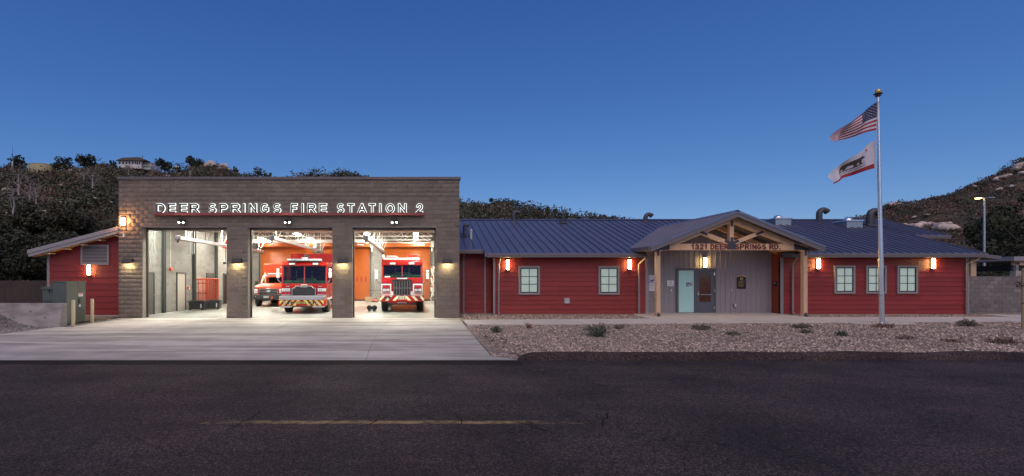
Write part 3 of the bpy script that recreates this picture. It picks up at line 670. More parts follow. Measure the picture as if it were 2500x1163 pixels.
hm = Hill([(500, 520), (700, 447), (760, 436), (800, 430), (850, 428), (880, 434), (930, 455), (1050, 480), (1122, 500), (1180, 504), (1235, 502), (1275, 511), (1335, 520), (1400, 531), (1450, 538), (1600, 562), (1900, 600), (2300, 640)], 240, 140, 0.5, 1.1)
hm.mesh('hill_far', -110, 260, 330, 80, 40)
hr = Hill([(1500, 660), (1900, 590), (2050, 552), (2100, 537), (2140, 520), (2170, 503), (2200, 495), (2240, 494), (2300, 485), (2350, 471), (2400, 449), (2450, 422), (2500, 392), (2600, 335), (2750, 285), (3200, 250)], 150, 58, 0.5, 0.95)
hr.mesh('hill_right', 40, 330, 230, 100, 60)

def scrub(name, hill, n, xr, yr, rad, leaves, size, mt, label, hgt=0.8, dry=0.3):
    """one mass of brush on a slope: many leaf sprays in many low crowns"""
    cx = rng.uniform(*xr, n); cy = rng.uniform(*yr, n); keep = []
    for i in range(n):
        px = CX + cx[i] * F / cy[i]
        if -700 < px < 3300: keep.append(i)
    cx, cy = cx[keep], cy[keep]; n = len(cx)
    cz = np.array([hill.z(a, c) for a, c in zip(cx, cy)])
    rr = rng.uniform(rad[0], rad[1], n) * np.where(rng.uniform(0, 1, n) < 0.15, 1.5, 1.0)
    nl = np.maximum(8, (leaves * (rr / rad[1]) ** 2).astype(int)); idx = np.repeat(np.arange(n), nl); N = len(idx)
    d = rng.normal(size=(N,3)); d /= np.linalg.norm(d, axis=1)[:,None]; d[:,2] = np.abs(d[:,2]) * 1.0 - 0.15
    r = rr[idx] * rng.uniform(0.55, 1.08, N); lob = 1 + 0.28*np.sin(d[:,0]*5 + idx) * np.cos(d[:,1]*6 + idx*2.1)
    P = np.stack([cx[idx] + d[:,0]*r*lob, cy[idx] + d[:,1]*r*lob, cz[idx] + d[:,2]*r*hgt*lob + rr[idx]*0.1], 1)
    V, Fc = leaf_quads(P, size, 0.6)
    br = rng.uniform(0.15, 0.85, n)[idx] + rng.uniform(-0.15, 0.15, N); dr = (rng.uniform(0, 1, n) < dry) * rng.uniform(0.4, 1, n)
    o = np_mesh(name, V, Fc, mt, {'rnd': np.repeat(np.clip(br, 0, 1), 4), 'dry': np.repeat(dr[idx], 4)})
    return tag(o, label, 'brush', kind='stuff')
scrub('hillside_brush', hl, 2900, (-185, -10), (60, 116), (0.9, 1.9), 120, 0.34, 'leaf_scrub', 'dense dark chaparral brush covering the slope behind the annex', 0.8, 0.32)
scrub('distant_brush', hm, 1700, (-100, 200), (195, 246), (2.0, 4.6), 80, 0.85, 'leaf_far', 'dark green brush covering the far hill beyond the long roof', 0.8, 0.15)
scrub('slope_brush', hr, 6000, (80, 320), (64, 160), (0.9, 2.1), 75, 0.36, 'leaf_right', 'low dry scrub covering the hill at the far side of the wing', 0.6, 0.5)

# ------------------------------------------------------------------ trees
def make_tree(name, base, h, crown_r, label, leaf_mt, nleaf, lsize, seed, bark='bark', lobes=9, trunk_r=None, crown_low=0.35, group=None, bare=False, zs=0.75, lean=0.0, dry=0.0):
    rs = np.random.default_rng(seed); t = root(name, base, label, 'tree', group)
    bx_, by_, bz_ = base; tr = trunk_r or h * 0.03
    mb = MB(); tips = []
    top = Vector((bx_ + lean + rs.normal() * 0.04 * h, by_ + rs.normal() * 0.04 * h, bz_ + h * (0.55 if not bare else 0.8)))
    p0 = Vector((bx_, by_, bz_ - 0.4)); mid = p0.lerp(top, 0.5) + Vector((rs.normal(), rs.normal(), 0)) * h * 0.03
    mb.tube([p0, p0.lerp(mid, 0.5), mid, top], [tr*1.3, tr, tr*0.8, tr*0.4], 7)
    nl = lobes
    for i in range(nl):
        a = 2 * math.pi * (i + rs.uniform(0, 0.7)) / nl; q = rs.uniform(0.35, 1.0)
        st = p0.lerp(top, rs.uniform(0.35, 0.95)); rad = crown_r * rs.uniform(0.45, 0.95)
        zz_ = bz_ + h * (crown_low + (1 - crown_low) * rs.uniform(0.25, 0.92))
        en = Vector((bx_ + lean + math.cos(a) * rad * math.sqrt(q), by_ + math.sin(a) * rad * math.sqrt(q), zz_))
        m_ = st.lerp(en, 0.5) + Vector((rs.normal() * 0.05, rs.normal() * 0.05, 0.06)) * h
        mb.tube([st, m_, en], [tr*0.45, tr*0.28, tr*0.12], 5); tips.append(en)
        for k in range(3 if bare else 1):
            e2 = en + Vector((rs.normal(), rs.normal(), abs(rs.normal()) + 0.3)) * h * (0.10 if bare else 0.05); mb.tube([m_.lerp(en, 0.6), e2], [tr*0.18, tr*0.06], 4)
            if bare: 
                e3 = e2 + Vector((rs.normal(), rs.normal(), abs(rs.normal()))) * h * 0.07; mb.tube([m_.lerp(e2, 0.7), e3], [tr*0.1, tr*0.04], 4)
    mb.build('trunk', bark, t, smooth=True, fixn=False)
    if nleaf:
        tips = np.array([tuple(q) for q in tips] + [tuple(top)] ); k = len(tips)
        idx = rs.integers(0, k, nleaf); d = rs.normal(size=(nleaf,3)); d /= np.linalg.norm(d, axis=1)[:,None]
        lr = crown_r * rs.uniform(0.30, 0.52, k)
        sub = rs.normal(size=(k, 7, 3)); sub /= np.linalg.norm(sub, axis=2)[:,:,None]
        sidx = rs.integers(0, 7, nleaf); c = tips[idx] + sub[idx, sidx] * (lr[idx] * 0.72)[:,None] * np.array([1,1,zs])
        P = c + d * (lr[idx] * 0.5 * rs.uniform(0.3, 1.0, nleaf) ** 0.6)[:,None] * np.array([1,1,zs])
        V, Fc = leaf_quads(P, lsize)
        cb = rs.uniform(0.1, 0.9, (k, 7))[idx, sidx] + rs.uniform(-0.15, 0.15, nleaf)
        np_mesh('crown', V, Fc, leaf_mt, {'rnd': np.repeat(np.clip(cb, 0, 1), 4), 'dry': np.full(4*nleaf, dry)}, parent=t)
    return t
# big oaks behind the annex and fence
for i, (px, d, h, cr, lb) in enumerate([
        (8, 36, 4.6, 3.3, 'dark oak at the picture edge, over the brown slat fence'),
        (95, 40, 5.0, 3.6, 'broad dark oak rising over the low end of the annex roof'),
        (185, 44, 5.2, 3.8, 'tall dark oak over the middle of the annex roof'),
        (262, 41, 5.4, 3.0, 'dark oak next to the block wall corner, over the annex'),
        (40, 54, 3.8, 3.6, 'dark oak farther up the slope, second row over the fence'),
        (150, 56, 3.8, 3.6, 'dark oak farther up the slope, second row over the annex')]):
    make_tree('oak_tree', (PX(px, d), d, hl.z(PX(px, d), d) if d > 43 else -0.1), h, cr, lb, 'leaf_oak', 9500, 0.19 if d < 50 else 0.25, 100 + i, lobes=14, crown_low=0.12, group='oaks behind the annex', dry=0.1 * (i % 3))
# trees standing out on the left skyline
for i, (px, py, d, h, cr, lb, dens) in enumerate([
        (44, 408, 112, 3.0, 1.9, 'small dark tree on the skyline just beside the tan tank', 500),
        (150, 414, 112, 3.4, 2.6, 'wide flat-topped dark tree on the skyline, next to the tan tank', 900),
        (212, 412, 112, 3.7, 2.5, 'round fan-shaped dark tree on the skyline between tank and white house', 1000),
        (250, 411, 113, 2.2, 1.2, 'small thin tree on the skyline between round tree and white house', 320),
        (276, 411, 113, 2.4, 0.9, 'narrow small tree on the skyline just before the white house', 260),
        (401, 414, 113, 3.0, 1.9, 'dark tree on the skyline just past the white house', 650),
        (476, 413, 112, 3.6, 2.2, 'tallest dark tree on the skyline over the block parapet', 900),
        (433, 414, 113, 1.6, 0.9, 'tiny dark bush tree between the two skyline trees past the house', 250),
        (574, 414, 112, 1.4, 0.6, 'tiny tree at the end of the boulder ridge on the skyline', 160)]):
    make_tree('skyline_tree', (PX(px, d), d, PZ(py, d) - 0.9), h, cr, lb, 'leaf_oak', int(dens * 1.5), 0.34, 200 + i, lobes=11, crown_low=0.02, group='trees on the hill skyline', zs=0.9)
for i, (px, py, d, h, cr, lb) in enumerate([(632, 437, 105, 3.0, 1.3, 'pale greyish tree at the low end of the ridge over the parapet'), (655, 440, 105, 2.0, 1.1, 'lowest pale greyish tree at the end of the ridge over the parapet')]):
    make_tree('pale_tree', (PX(px, d), d, PZ(py, d) - 0.4), h, cr, lb, 'leaf_sage', 420, 0.3, 230 + i, bark='bark_pale', lobes=8, crown_low=0.2, group='pale trees on the ridge')
# bare pale trees on the slope
for i, (px, py, h, lb) in enumerate([
        (66, 525, 4.2, 'pale bare tree on the slope, lowest over the fence side'), (75, 470, 4.6, 'pale bare tree on the slope under the tan tank'),
        (105, 505, 4.0, 'pale bare tree on the slope over the low annex eave'), (119, 512, 3.8, 'pale bare forked tree right of the one over the low annex eave'),
        (226, 455, 3.6, 'bare tree on the slope under the round skyline tree'), (251, 470, 3.8, 'bare tree on the slope close to the block wall top corner'),
        (20, 470, 4.0, 'slanting bare tree on the slope at the picture edge'), (330, 432, 2.8, 'bare tree under the white house, just over the parapet'), (478, 434, 2.8, 'bare tree just over the parapet under the tallest skyline tree')]):
    for d in np.arange(60, 116, 0.5):
        if CY - (hl.z(PX(px, d), d) - CZ) * F / d <= py + 8: break
    make_tree('bare_tree', (PX(px, d), float(d) - 2.5, hl.z(PX(px, d), d - 2.5) + 0.9), h, h * 0.36, lb, 'leaf_dry', 60, 0.22, 260 + i, bark='bark_pale', lobes=7, trunk_r=0.12, bare=True, crown_low=0.3, group='bare trees on the slope')
# dark trees at the far right
for i, (px, d, h, cr, lb) in enumerate([(2488, 58, 12.5, 4.6, 'tall dark tree at the picture edge by the timber shelter'), (2452, 66, 9.5, 3.8, 'dark tree by the lamp pole, over the yard wall'), (2520, 50, 8.0, 4.0, 'low dark tree at the edge just over the timber shelter'), (2425, 74, 7.0, 3.2, 'lower dark tree over the side porch post'), (2412, 45, 2.3, 2.4, 'low dark bushy tree just over the yard wall by the porch post'), (2466, 44, 2.4, 2.4, 'low dark bushy tree just over the yard wall by the shelter')]):
    make_tree('dark_tree', (PX(px, d), d, 0.0 if d < 58 else hr.z(PX(px, d), d) - 0.3), h, cr, lb, 'leaf_oak', 7000, 0.28 if h > 4 else 0.16, 300 + i, lobes=14, crown_low=0.1 if h > 4 else 0.0, group='dark trees past the wing')
# palms on the far ridge: thin trunk with a tuft
for i, (px, py, h) in enumerate([(1199, 503, 3.4), (1337, 521, 2.8), (1354, 524, 2.4)]):
    d = 238; t = root('palm_tree', (PX(px, d), d, PZ(py, d) - 0.6), ['tall thin palm on the far ridge, by the gooseneck vent', 'thin palm on the far ridge, one of two close together nearer the block hall', 'thin palm on the far ridge, one of two close together farther from the hall'][i], 'palm tree', 'palms on the far ridge')
    X0, Z0 = PX(px, d), PZ(py, d) - 0.6
    MB().tube([(X0, d, Z0), (X0 + 0.1, d, Z0 + h)], [0.3, 0.22], 6).build('trunk', 'bark', t, fixn=False)
    k = 160; dd = rng.normal(size=(k,3)); dd /= np.linalg.norm(dd, axis=1)[:,None]; V, Fc = leaf_quads(np.array([X0 + 0.1, d, Z0 + h]) + dd * rng.uniform(0.2, 1.0, (k,1)) * np.array([1.0, 1.0, 0.8]), 0.8)
    np_mesh('crown', V, Fc, 'leaf_oak', {'rnd': np.repeat(rng.uniform(0,1,k), 4), 'dry': np.zeros(4*k)}, parent=t)

# ------------------------------------------------------------------ boulders
def boulder_mesh(seed):
    rs = np.random.default_rng(seed); b = MB().sphere((0,0,0), 1.0, 12, 8); V = np.array(b.v)
    for _ in range(9):                                          # flat facets knocked off a ball
        nrm = rs.normal(size=3); nrm /= np.linalg.norm(nrm); c = rs.uniform(0.55, 0.85); dd = V @ nrm - c; V -= np.outer(np.maximum(dd, 0), nrm) * 0.9
    V *= 1 + 0.06 * np.sin(V[:, [1,2,0]] * 7 + seed); b.v = [tuple(p) for p in V]
    me_o = b.build('boulder', 'boulder', smooth=True, fixn=False); me = me_o.data; bpy.data.objects.remove(me_o); return me
BM = [boulder_mesh(s) for s in range(5)]
ORD = 'first second third fourth fifth sixth seventh eighth ninth tenth eleventh twelfth thirteenth fourteenth fifteenth sixteenth seventeenth eighteenth nineteenth twentieth twenty-first twenty-second twenty-third twenty-fourth twenty-fifth twenty-sixth'.split()
def boulder(hill, px, py, r, label, group, drange, lift=0.8, flat=0.7):
    for d in np.arange(drange[0], drange[1], 0.5):
        if CY - (hill.z(PX(px, d), d) - CZ) * F / d <= py: break
    d = float(d) - lift; x = PX(px, d); z = PZ(py, d) - r * flat * 0.1
    o = bpy.data.objects.new('boulder', BM[int(px * 7 + py) % 5]); COL.objects.link(o); o.location = (x, d, z); o.scale = (r * rng.uniform(0.9, 1.35), r, r * flat * rng.uniform(0.85, 1.15)); o.rotation_euler = (rng.uniform(-0.3, 0.3), rng.uniform(-0.3, 0.3), rng.uniform(0, 6))
    tag(o, label, 'boulder', group)
RB = [(2175, 500, 2.6), (2190, 497, 2.0), (2205, 552, 1.6), (2222, 553, 1.9), (2243, 552, 2.0), (2258, 548, 1.6), (2268, 547, 1.3), (2280, 549, 1.5), (2296, 554, 2.2), (2312, 557, 2.4), (2324, 558, 1.4), (2263, 524, 1.2), (2232, 530, 0.9), (2315, 546, 1.0), (2330, 552, 0.9),
      (2380, 457, 1.6), (2434, 438, 1.8), (2446, 434, 2.0), (2462, 428, 1.6), (2480, 412, 2.0), (2494, 403, 2.4), (2440, 462, 1.4), (2468, 455, 1.0), (2496, 424, 1.7)]
lo_ = sorted(q for q in RB if q[1] > 540); hi_ = sorted(q for q in RB if q[1] <= 540)
for i, (x, y, r) in enumerate(lo_): boulder(hr, x, y, r * 0.85, ORD[i] + ' pale boulder from the flagpole in the row over the wing roof', 'pale boulders on the slope past the wing', (70, 152), 3.0)
for i, (x, y, r) in enumerate(hi_): boulder(hr, x, y, r * 0.62, ORD[i] + ' pinkish boulder from the flagpole high on the dry scrub slope', 'pink boulders high on the slope past the wing', (70, 152), 1.6)
LB = [(18, 465, 1.0), (105, 430, 1.2), (112, 427, 1.0), (132, 432, 0.8), (141, 436, 1.3), (150, 440, 1.0), (171, 419, 1.1), (180, 420, 0.8), (203, 416, 1.3), (148, 455, 0.9), (170, 457, 0.6), (88, 490, 0.6), (112, 519, 0.7), (78, 524, 1.0), (91, 523, 0.7), (150, 497, 1.0), (172, 480, 0.8), (236, 487, 0.7), (61, 430, 0.7), (92, 467, 0.7), (262, 418, 1.0), (280, 415, 0.9), (318, 416, 0.8), (300, 424, 0.8), (270, 495, 0.5),
      (505, 404, 1.5), (516, 399, 1.7), (524, 408, 2.2), (546, 405, 1.8), (535, 412, 1.2), (468, 424, 1.4), (492, 427, 1.0), (442, 426, 1.2), (432, 408, 0.8), (440, 432, 1.1), (410, 430, 0.8), (560, 413, 1.0)]
lo_ = sorted(q for q in LB if q[0] <= 290); hi_ = sorted(q for q in LB if q[0] > 290)
for i, (x, y, r) in enumerate(lo_): boulder(hl, x, y, r * 0.8, ORD[i] + ' pale boulder from the picture edge on the brushy slope over the annex', 'boulders on the brushy slope over the annex', (58, 114), 2.2)
for i, (x, y, r) in enumerate(hi_): boulder(hl, x, y, r * 0.58, ORD[i] + ' pinkish boulder from the white house along the ridge over the parapet', 'boulders along the ridge over the parapet', (58, 114), 2.2)
# ------------------------------------------------------------------ far buildings on the left hill
d = 113.0
x0, x1 = PX(289, d), PX(345, d); z0, z1 = PZ(412, d), PZ(393, d)
t = root('hill_house', ((x0+x1)/2, d, z0), 'pale two-storey house with dark low roof on the hill skyline', 'house')
MB().box(x0, x1, d, d + 6, z0, z1).build('wall', 'house_white', t)
MB().prism([(x0 - 0.4, z1), (x1 + 1.6, z1), (x1 - 0.2, z1 + 0.75), (x0 + 1.2, z1 + 0.6)], 'y', d - 0.5, d + 6.5).build('roof', 'house_roof', t)
MB().box(x1, x1 + 1.7, d + 1.0, d + 6, z0, z1 - 0.05).build('side_wall', 'house_white', t)
MB().box(PX(317, d), PX(319, d) , d + 2, d + 2.3, z1 + 0.55, z1 + 1.15).build('chimney', 'house_white', t)
MB().tube([(PX(342, d), d + 1, z1 + 0.6), (PX(342, d), d + 1, z1 + 1.3)], 0.05, 5).sphere((PX(342, d), d + 1, z1 + 1.3), 0.14, 6, 4).build('vent_pipe', 'house_roof', t)
MB().box(x1 - 0.2, x1 + 3.0, d + 0.6, d + 0.8, z0 + 0.75, z0 + 0.85).box(x1 + 1.6, x1 + 1.7, d + 0.6, d + 0.7, z0, z0 + 0.85).box(x1 + 2.9, x1 + 3.0, d + 0.6, d + 0.7, z0, z0 + 0.85).build('balcony_rail', 'house_white', t)
for k, px in enumerate((292, 301, 309, 316, 324, 331)):
    w_ = MB().box(PX(px, d) - 0.2, PX(px, d) + 0.2, d - 0.03, d, z1 - 0.75, z1 - 0.2).build('window', 'house_window', t)
for px in (336, 341): MB().box(PX(px, d) - 0.16, PX(px, d) + 0.16, d - 0.03, d, z1 - 0.85, z1 - 0.2).build('window', 'house_window', t)
d = 109.0; xc = PX(84, d); rt = PX(116, d) - xc
t = root('water_tank', (xc, d + rt, PZ(416, d)), 'tan cylindrical water tank on top of the hill', 'tank')
MB().tube([(xc, d + rt, PZ(424, d)), (xc, d + rt, PZ(398.5, d))], rt, 40).build('shell', 'tank_tan', t, smooth=True)
MB().tube([(xc, d + rt, PZ(398.5, d)), (xc, d + rt, PZ(397, d))], [rt + 0.06, rt * 0.9], 40).build('lid', 'tank_tan', t, smooth=True)
d = 110.0; xa = PX(30.5, d); za = PZ(412, d)
t = root('antenna_mast', (xa, d, za), 'thin antenna mast on a pale post at the skyline edge', 'antenna')
MB().box(xa - 0.1, xa + 0.1, d - 0.1, d + 0.1, za, PZ(394, d)).build('post', 'house_white', t)
MB().tube([(xa, d, PZ(395, d)), (xa + 0.02, d, PZ(357, d))], [0.05, 0.02], 5).build('mast', 'plate_steel', t)
MB().sphere((xa - 0.1, d, PZ(378, d)), 0.14, 6, 4).build('aerial', 'ink', t)
# ------------------------------------------------------------------ the block hall (apparatus bay)
YF = 23.0; X0, X1 = -13.96, 2.06; ZT = 32 * 0.2032; OPEN = [(-12.83, -8.88), (-7.88, -3.92), (-2.98, 0.94)]; ZO = 21 * 0.2032; TH = 0.36
hall = root('engine_hall', ((X0 + X1) / 2, YF, 0), 'grey-brown concrete block engine hall with three open bay doors', 'building')
b = MB(); xs = [X0 + 0.01] + [q for o in OPEN for q in o] + [X1 - 0.01]
for i in range(0, 8, 2): b.box(xs[i], xs[i+1], YF + 0.012, YF + TH, -0.2, ZO)
b.box(X0 + 0.01, X1 - 0.01, YF + 0.012, YF + TH, ZO, ZT)
fw = b.build('front_wall', 'mortar', hall)
MB().box(X0 + 0.01, X0 + 0.36, YF + TH, 41, -0.2, ZT).build('side_wall', 'bay_block', hall)
MB().box(X1 - 0.36, X1 - 0.01, YF + TH, 41, -0.2, ZT).build('side_wall', 'bay_block', hall)
MB().box(X0 - 0.05, X1 + 0.05, YF - 0.06, YF + TH + 0.05, ZT - 0.01, ZT + 0.12).build('coping', 'coping', hall, bevel=0.012)
# blocks: the nearest 300 are pieces of their own, the rest one mass
BL, BH, JT = 0.4, 0.2032, 0.012
def clip_cells():
    cells = []
    for c in range(32):
        z0 = c * BH; off = 0.0 if c % 2 == 0 else -BL / 2
        segs = [(X0, X1)]
        if z0 < ZO - 0.01: segs = [(X0, OPEN[0][0]), (OPEN[0][1], OPEN[1][0]), (OPEN[1][1], OPEN[2][0]), (OPEN[2][1], X1)]
        k = 0
        x = X0 + off
        while x < X1:
            for a, e in segs:
                l, r = max(x, a), min(x + BL, e)
                if r - l > 0.03: cells.append((l, r, z0))
            x += BL
    return cells
cells = clip_cells()
cells.sort(key=lambda q: ((q[0]+q[1])/2) ** 2 * 0.15 + (q[2] - 1.9) ** 2 + (0 if q[1] - q[0] > 0.3 else 8))
cache = {}
def block_mesh(w_, h=BH, dep=0.03, mt='cmu', jt=JT):
    k = (round(w_, 3), h, mt)
    if k not in cache:
        w2, h2 = w_ - jt, h - jt; e = 0.006; b = MB()
        b.add([(0,dep,0),(w2,dep,0),(w2,dep,h2),(0,dep,h2),(0,e,0),(w2,e,0),(w2,e,h2),(0,e,h2),(e,0,e),(w2-e,0,e),(w2-e,0,h2-e),(e,0,h2-e)],
              [(8,9,10,11),(4,5,9,8),(5,6,10,9),(6,7,11,10),(7,4,8,11),(0,1,5,4),(1,2,6,5),(2,3,7,6),(3,0,4,7)])
        o = b.build('block', mt); cache[k] = o.data; bpy.data.objects.remove(o)
    return cache[k]
for l, r, z in cells[:298]:
    share('block', block_mesh(r - l), (l + JT/2, YF + 0.0015 * math.sin(l * 31 + z * 57), z + JT/2), fw)
V = []; Fc = []; at = []
for l, r, z in cells[298:]:
    me = block_mesh(r - l); o0 = len(V); y = YF + 0.0015 * math.sin(l * 31 + z * 57)
    V += [(v.co.x + l + JT/2, v.co.y + y, v.co.z + z + JT/2) for v in me.vertices]; rv = random.random(); at += [rv] * len(me.vertices)
    Fc += [tuple(i + o0 for i in p.vertices) for p in me.polygons]
tag(np_mesh('blocks', V, Fc, 'cmu', {'rnd': at}, parent=fw), kind='stuff')
# left and right returns of the openings are faced with blocks by material; steel door tracks and header hoods
for a, e in OPEN:
    tr = MB(); tr.box(a - 0.02, a + 0.05, YF + TH - 0.02, YF + TH + 0.10, 0, ZO + 0.02).box(e - 0.05, e + 0.02, YF + TH - 0.02, YF + TH + 0.10, 0, ZO + 0.02); tr.build('door_track', 'black_frame', hall)
    MB().box(a + 0.0, e - 0.0, YF + TH + 0.02, YF + TH + 0.5, ZO - 0.10, ZO + 0.45).build('door_hood', 'coping', hall, bevel=0.02)
    MB().box(a - 0.06, e + 0.06, YF - 0.012, YF + 0.05, ZO - 0.004, ZO + 0.055).build('lintel_edge', 'cmu_yard', hall)
# floor, ceiling, rear wall
YR = 40.2; XI0, XI1 = X0 + 0.36, X1 - 0.36
MB().box(X0 + 0.36, X1 - 0.36, YF - 0.0, YR, -0.3, 0.0).build('floor', 'bay_floor', hall)
b = MB(); n = 90
for i in range(n):                                               # ribbed roof deck
    x = XI0 + (XI1 - XI0) * i / n; w_ = (XI1 - XI0) / n
    b.box(x, x + w_ * 0.55, YF + TH, YR, 5.56, 5.60)
b.box(XI0, XI1, YF + TH, YR, 5.60, 5.75)
b.build('roof_deck', 'bay_ceiling', hall)
RD = [(-12.75, -8.35), (-7.65, -3.75), (-2.66, 1.18)]; ZR = 4.35
b = MB(); xs = [XI0] + [q for o in RD for q in o] + [XI1]
for i in range(0, 8, 2): b.box(xs[i], xs[i+1], YR, YR + 0.3, 0, ZR)
b.box(XI0, XI1, YR, YR + 0.3, ZR, 5.6); b.build('rear_wall', 'bay_block', hall)
for a, e in RD:
    b = MB(); z = 0.05
    while z < ZR + 0.1:
        b.prism([(YR + 0.10, z), (YR + 0.065, z + 0.01), (YR + 0.055, z + 0.05), (YR + 0.065, z + 0.078), (YR + 0.10, z + 0.088)], 'x', a, e); z += 0.09
    rd = tag(b.build('roller_door', 'roller_orange', hall), kind='stuff')
    MB().prism([(YR - 0.02, ZR), (YR - 0.42, ZR + 0.03), (YR - 0.46, ZR + 0.10), (YR - 0.46, ZR + 0.36), (YR - 0.38, ZR + 0.46), (YR - 0.02, ZR + 0.46)], 'x', a - 0.05, e + 0.05).build('hood', 'roller_orange', rd, bevel=0.02)
    MB().box(a, e, YR + 0.03, YR + 0.09, 0.0, 0.10).build('bottom_bar', 'black_frame', rd)
    for k in range(10):
        xk = a + (e - a) * (0.08 + 0.84 * k / 9) - 0.09
        MB().box(xk, xk + 0.10, YR + 0.046, YR + 0.056, 1.55, 1.95).build('vent_slot', 'red_siding', rd)
    MB().box(e + 0.0, e + 0.10, YR - 0.10, YR - 0.002, 0, ZR).box(a - 0.10, a - 0.0, YR - 0.10, YR - 0.002, 0, ZR).build('guide', 'bay_column', rd)
    m_ = MB().box(e + 0.02, e + 0.30, YR - 0.45, YR - 0.1, ZR + 0.0, ZR + 0.52); m_.tube([(e + 0.16, YR - 0.3, ZR - 0.35), (e + 0.16, YR - 0.3, ZR)], 0.07, 8); m_.build('opener_motor', 'white_steel', rd, bevel=0.03)
    MB().box(e - 1.0, e - 0.45, YR - 0.47, YR - 0.455, ZR + 0.16, ZR + 0.25).build('maker_plate', 'sign_white', rd)
# steel columns on the side wall, man doors
for y in (26.3, 29.9, 33.2, 36.6):
    MB().box(XI0 - 0.0, XI0 + 0.16, y - 0.10, y + 0.10, 0, 5.5).box(XI0 + 0.02, XI0 + 0.20, y - 0.02, y + 0.02, 0, 5.5).build('steel_column', 'bay_column', hall)
for k, (y, dk, mt) in enumerate(((24.9, 0.0, 'bay_column'), (28.35, 0.0, 'man_door'), (32.35, 0.0, 'bay_column'), (35.1, 0.0, 'black_frame'))):
    f_ = MB().box(XI0, XI0 + 0.06, y - 0.55, y - 0.47, 0, 2.2).box(XI0, XI0 + 0.06, y + 0.47, y + 0.55, 0, 2.2).box(XI0, XI0 + 0.06, y - 0.47, y + 0.47, 2.12, 2.2)
    dd = f_.build('side_door', 'bay_column' if k else 'bay_column', hall)
    MB().box(XI0 - 0.01, XI0 + 0.03, y - 0.47, y + 0.47, 0.01, 2.12).build('leaf', mt, dd)
    MB().tube([(XI0 + 0.04, y + 0.38, 1.0), (XI0 + 0.10, y + 0.38, 1.0), (XI0 + 0.10, y + 0.26, 1.0)], 0.015, 6).build('handle', 'chrome', dd)
# bar joists across the hall: chords and webs
jm = None
for y in (26.2, 29.4, 32.6, 35.8, 38.6):
    b = MB(); zt, zb = 5.5, 4.62
    b.box(XI0, XI1, y - 0.06, y - 0.01, zt - 0.05, zt).box(XI0, XI1, y + 0.01, y + 0.06, zt - 0.05, zt)
    b.box(XI0 + 0.6, XI1 - 0.6, y - 0.05, y - 0.01, zb, zb + 0.05).box(XI0 + 0.6, XI1 - 0.6, y + 0.01, y + 0.05, zb, zb + 0.05)
    n = 12; st = (XI1 - XI0 - 1.2) / n
    for i in range(n):
        xa = XI0 + 0.6 + i * st; p, q = ((xa, y, zb + 0.03), (xa + st, y, zt - 0.03)) if i % 2 == 0 else ((xa, y, zt - 0.03), (xa + st, y, zb + 0.03))
        b.tube([p, q], 0.020, 5); 
        if i % 2 == 0: b.tube([(xa + st, y, zb + 0.03), (xa + st, y, zt - 0.03)], 0.018, 5)
    o = b.build('roof_joist', 'white_steel', hall, fixn=False)
for x in (-10.2, -5.8, -1.0):
    MB().tube([(x, YF + 0.6, 5.1), (x, YR - 0.1, 5.1)], 0.03, 6).build('sprinkler_pipe', 'white_steel', hall)
MB().tube([(XI0 + 0.3, YF + 1.0, 5.0), (XI1 - 0.3, YF + 1.0, 5.0)], 0.05, 8).build('sprinkler_pipe', 'white_steel', hall)
MB().tube([(XI0 + 0.3, YR - 1.6, 4.72), (-3.9, YR - 1.6, 4.72)], 0.12, 10).build('duct', 'white_steel', hall, smooth=True)
# small things on the hall front: plate by the corner, conduit
MB().box(PX(300.5, 23), PX(304, 23), YF - 0.03, YF + 0.003, PZ(579, 23), PZ(571, 23)).build('junction_box', 'sign_white', hall)

# ------------------------------------------------------------------ high-bay lights
hb = root('bay_light', (0, 0, 0), 'x', 'ceiling light', 'bay ceiling lights', world=False)
MB().box(-0.17, 0.17, -0.62, 0.62, 0.0, 0.07).build('housing', 'white_paint', hb, bevel=0.015)
MB().box(-0.14, 0.14, -0.58, 0.58, -0.018, -0.002).build('diffuser', 'lamp_bay', hb)
MB().tube([(0, -0.4, 0.07), (0, -0.4, 0.55)], 0.006, 4).tube([(0, 0.4, 0.07), (0, 0.4, 0.55)], 0.006, 4).build('hanger', 'white_steel', hb)
first = True
for x in (-12.0, -8.25, -3.4, 0.0):
    for y in (24.7, 30.8, 34.2, 38.2):
        o = hb if first else copy_tree(hb); first = False; o.location = (x, y, 4.93)
        rowname = {-12.0: 'over the block side wall with the man door', -8.25: 'between the first and second bays', -3.4: 'between the second and third bays', 0.0: 'along the far side of the third bay'}[x]
        o['label'] = {24.7: 'nearest', 30.8: 'second', 34.2: 'third', 38.2: 'rearmost'}[y] + ' white ceiling light of the row ' + rowname

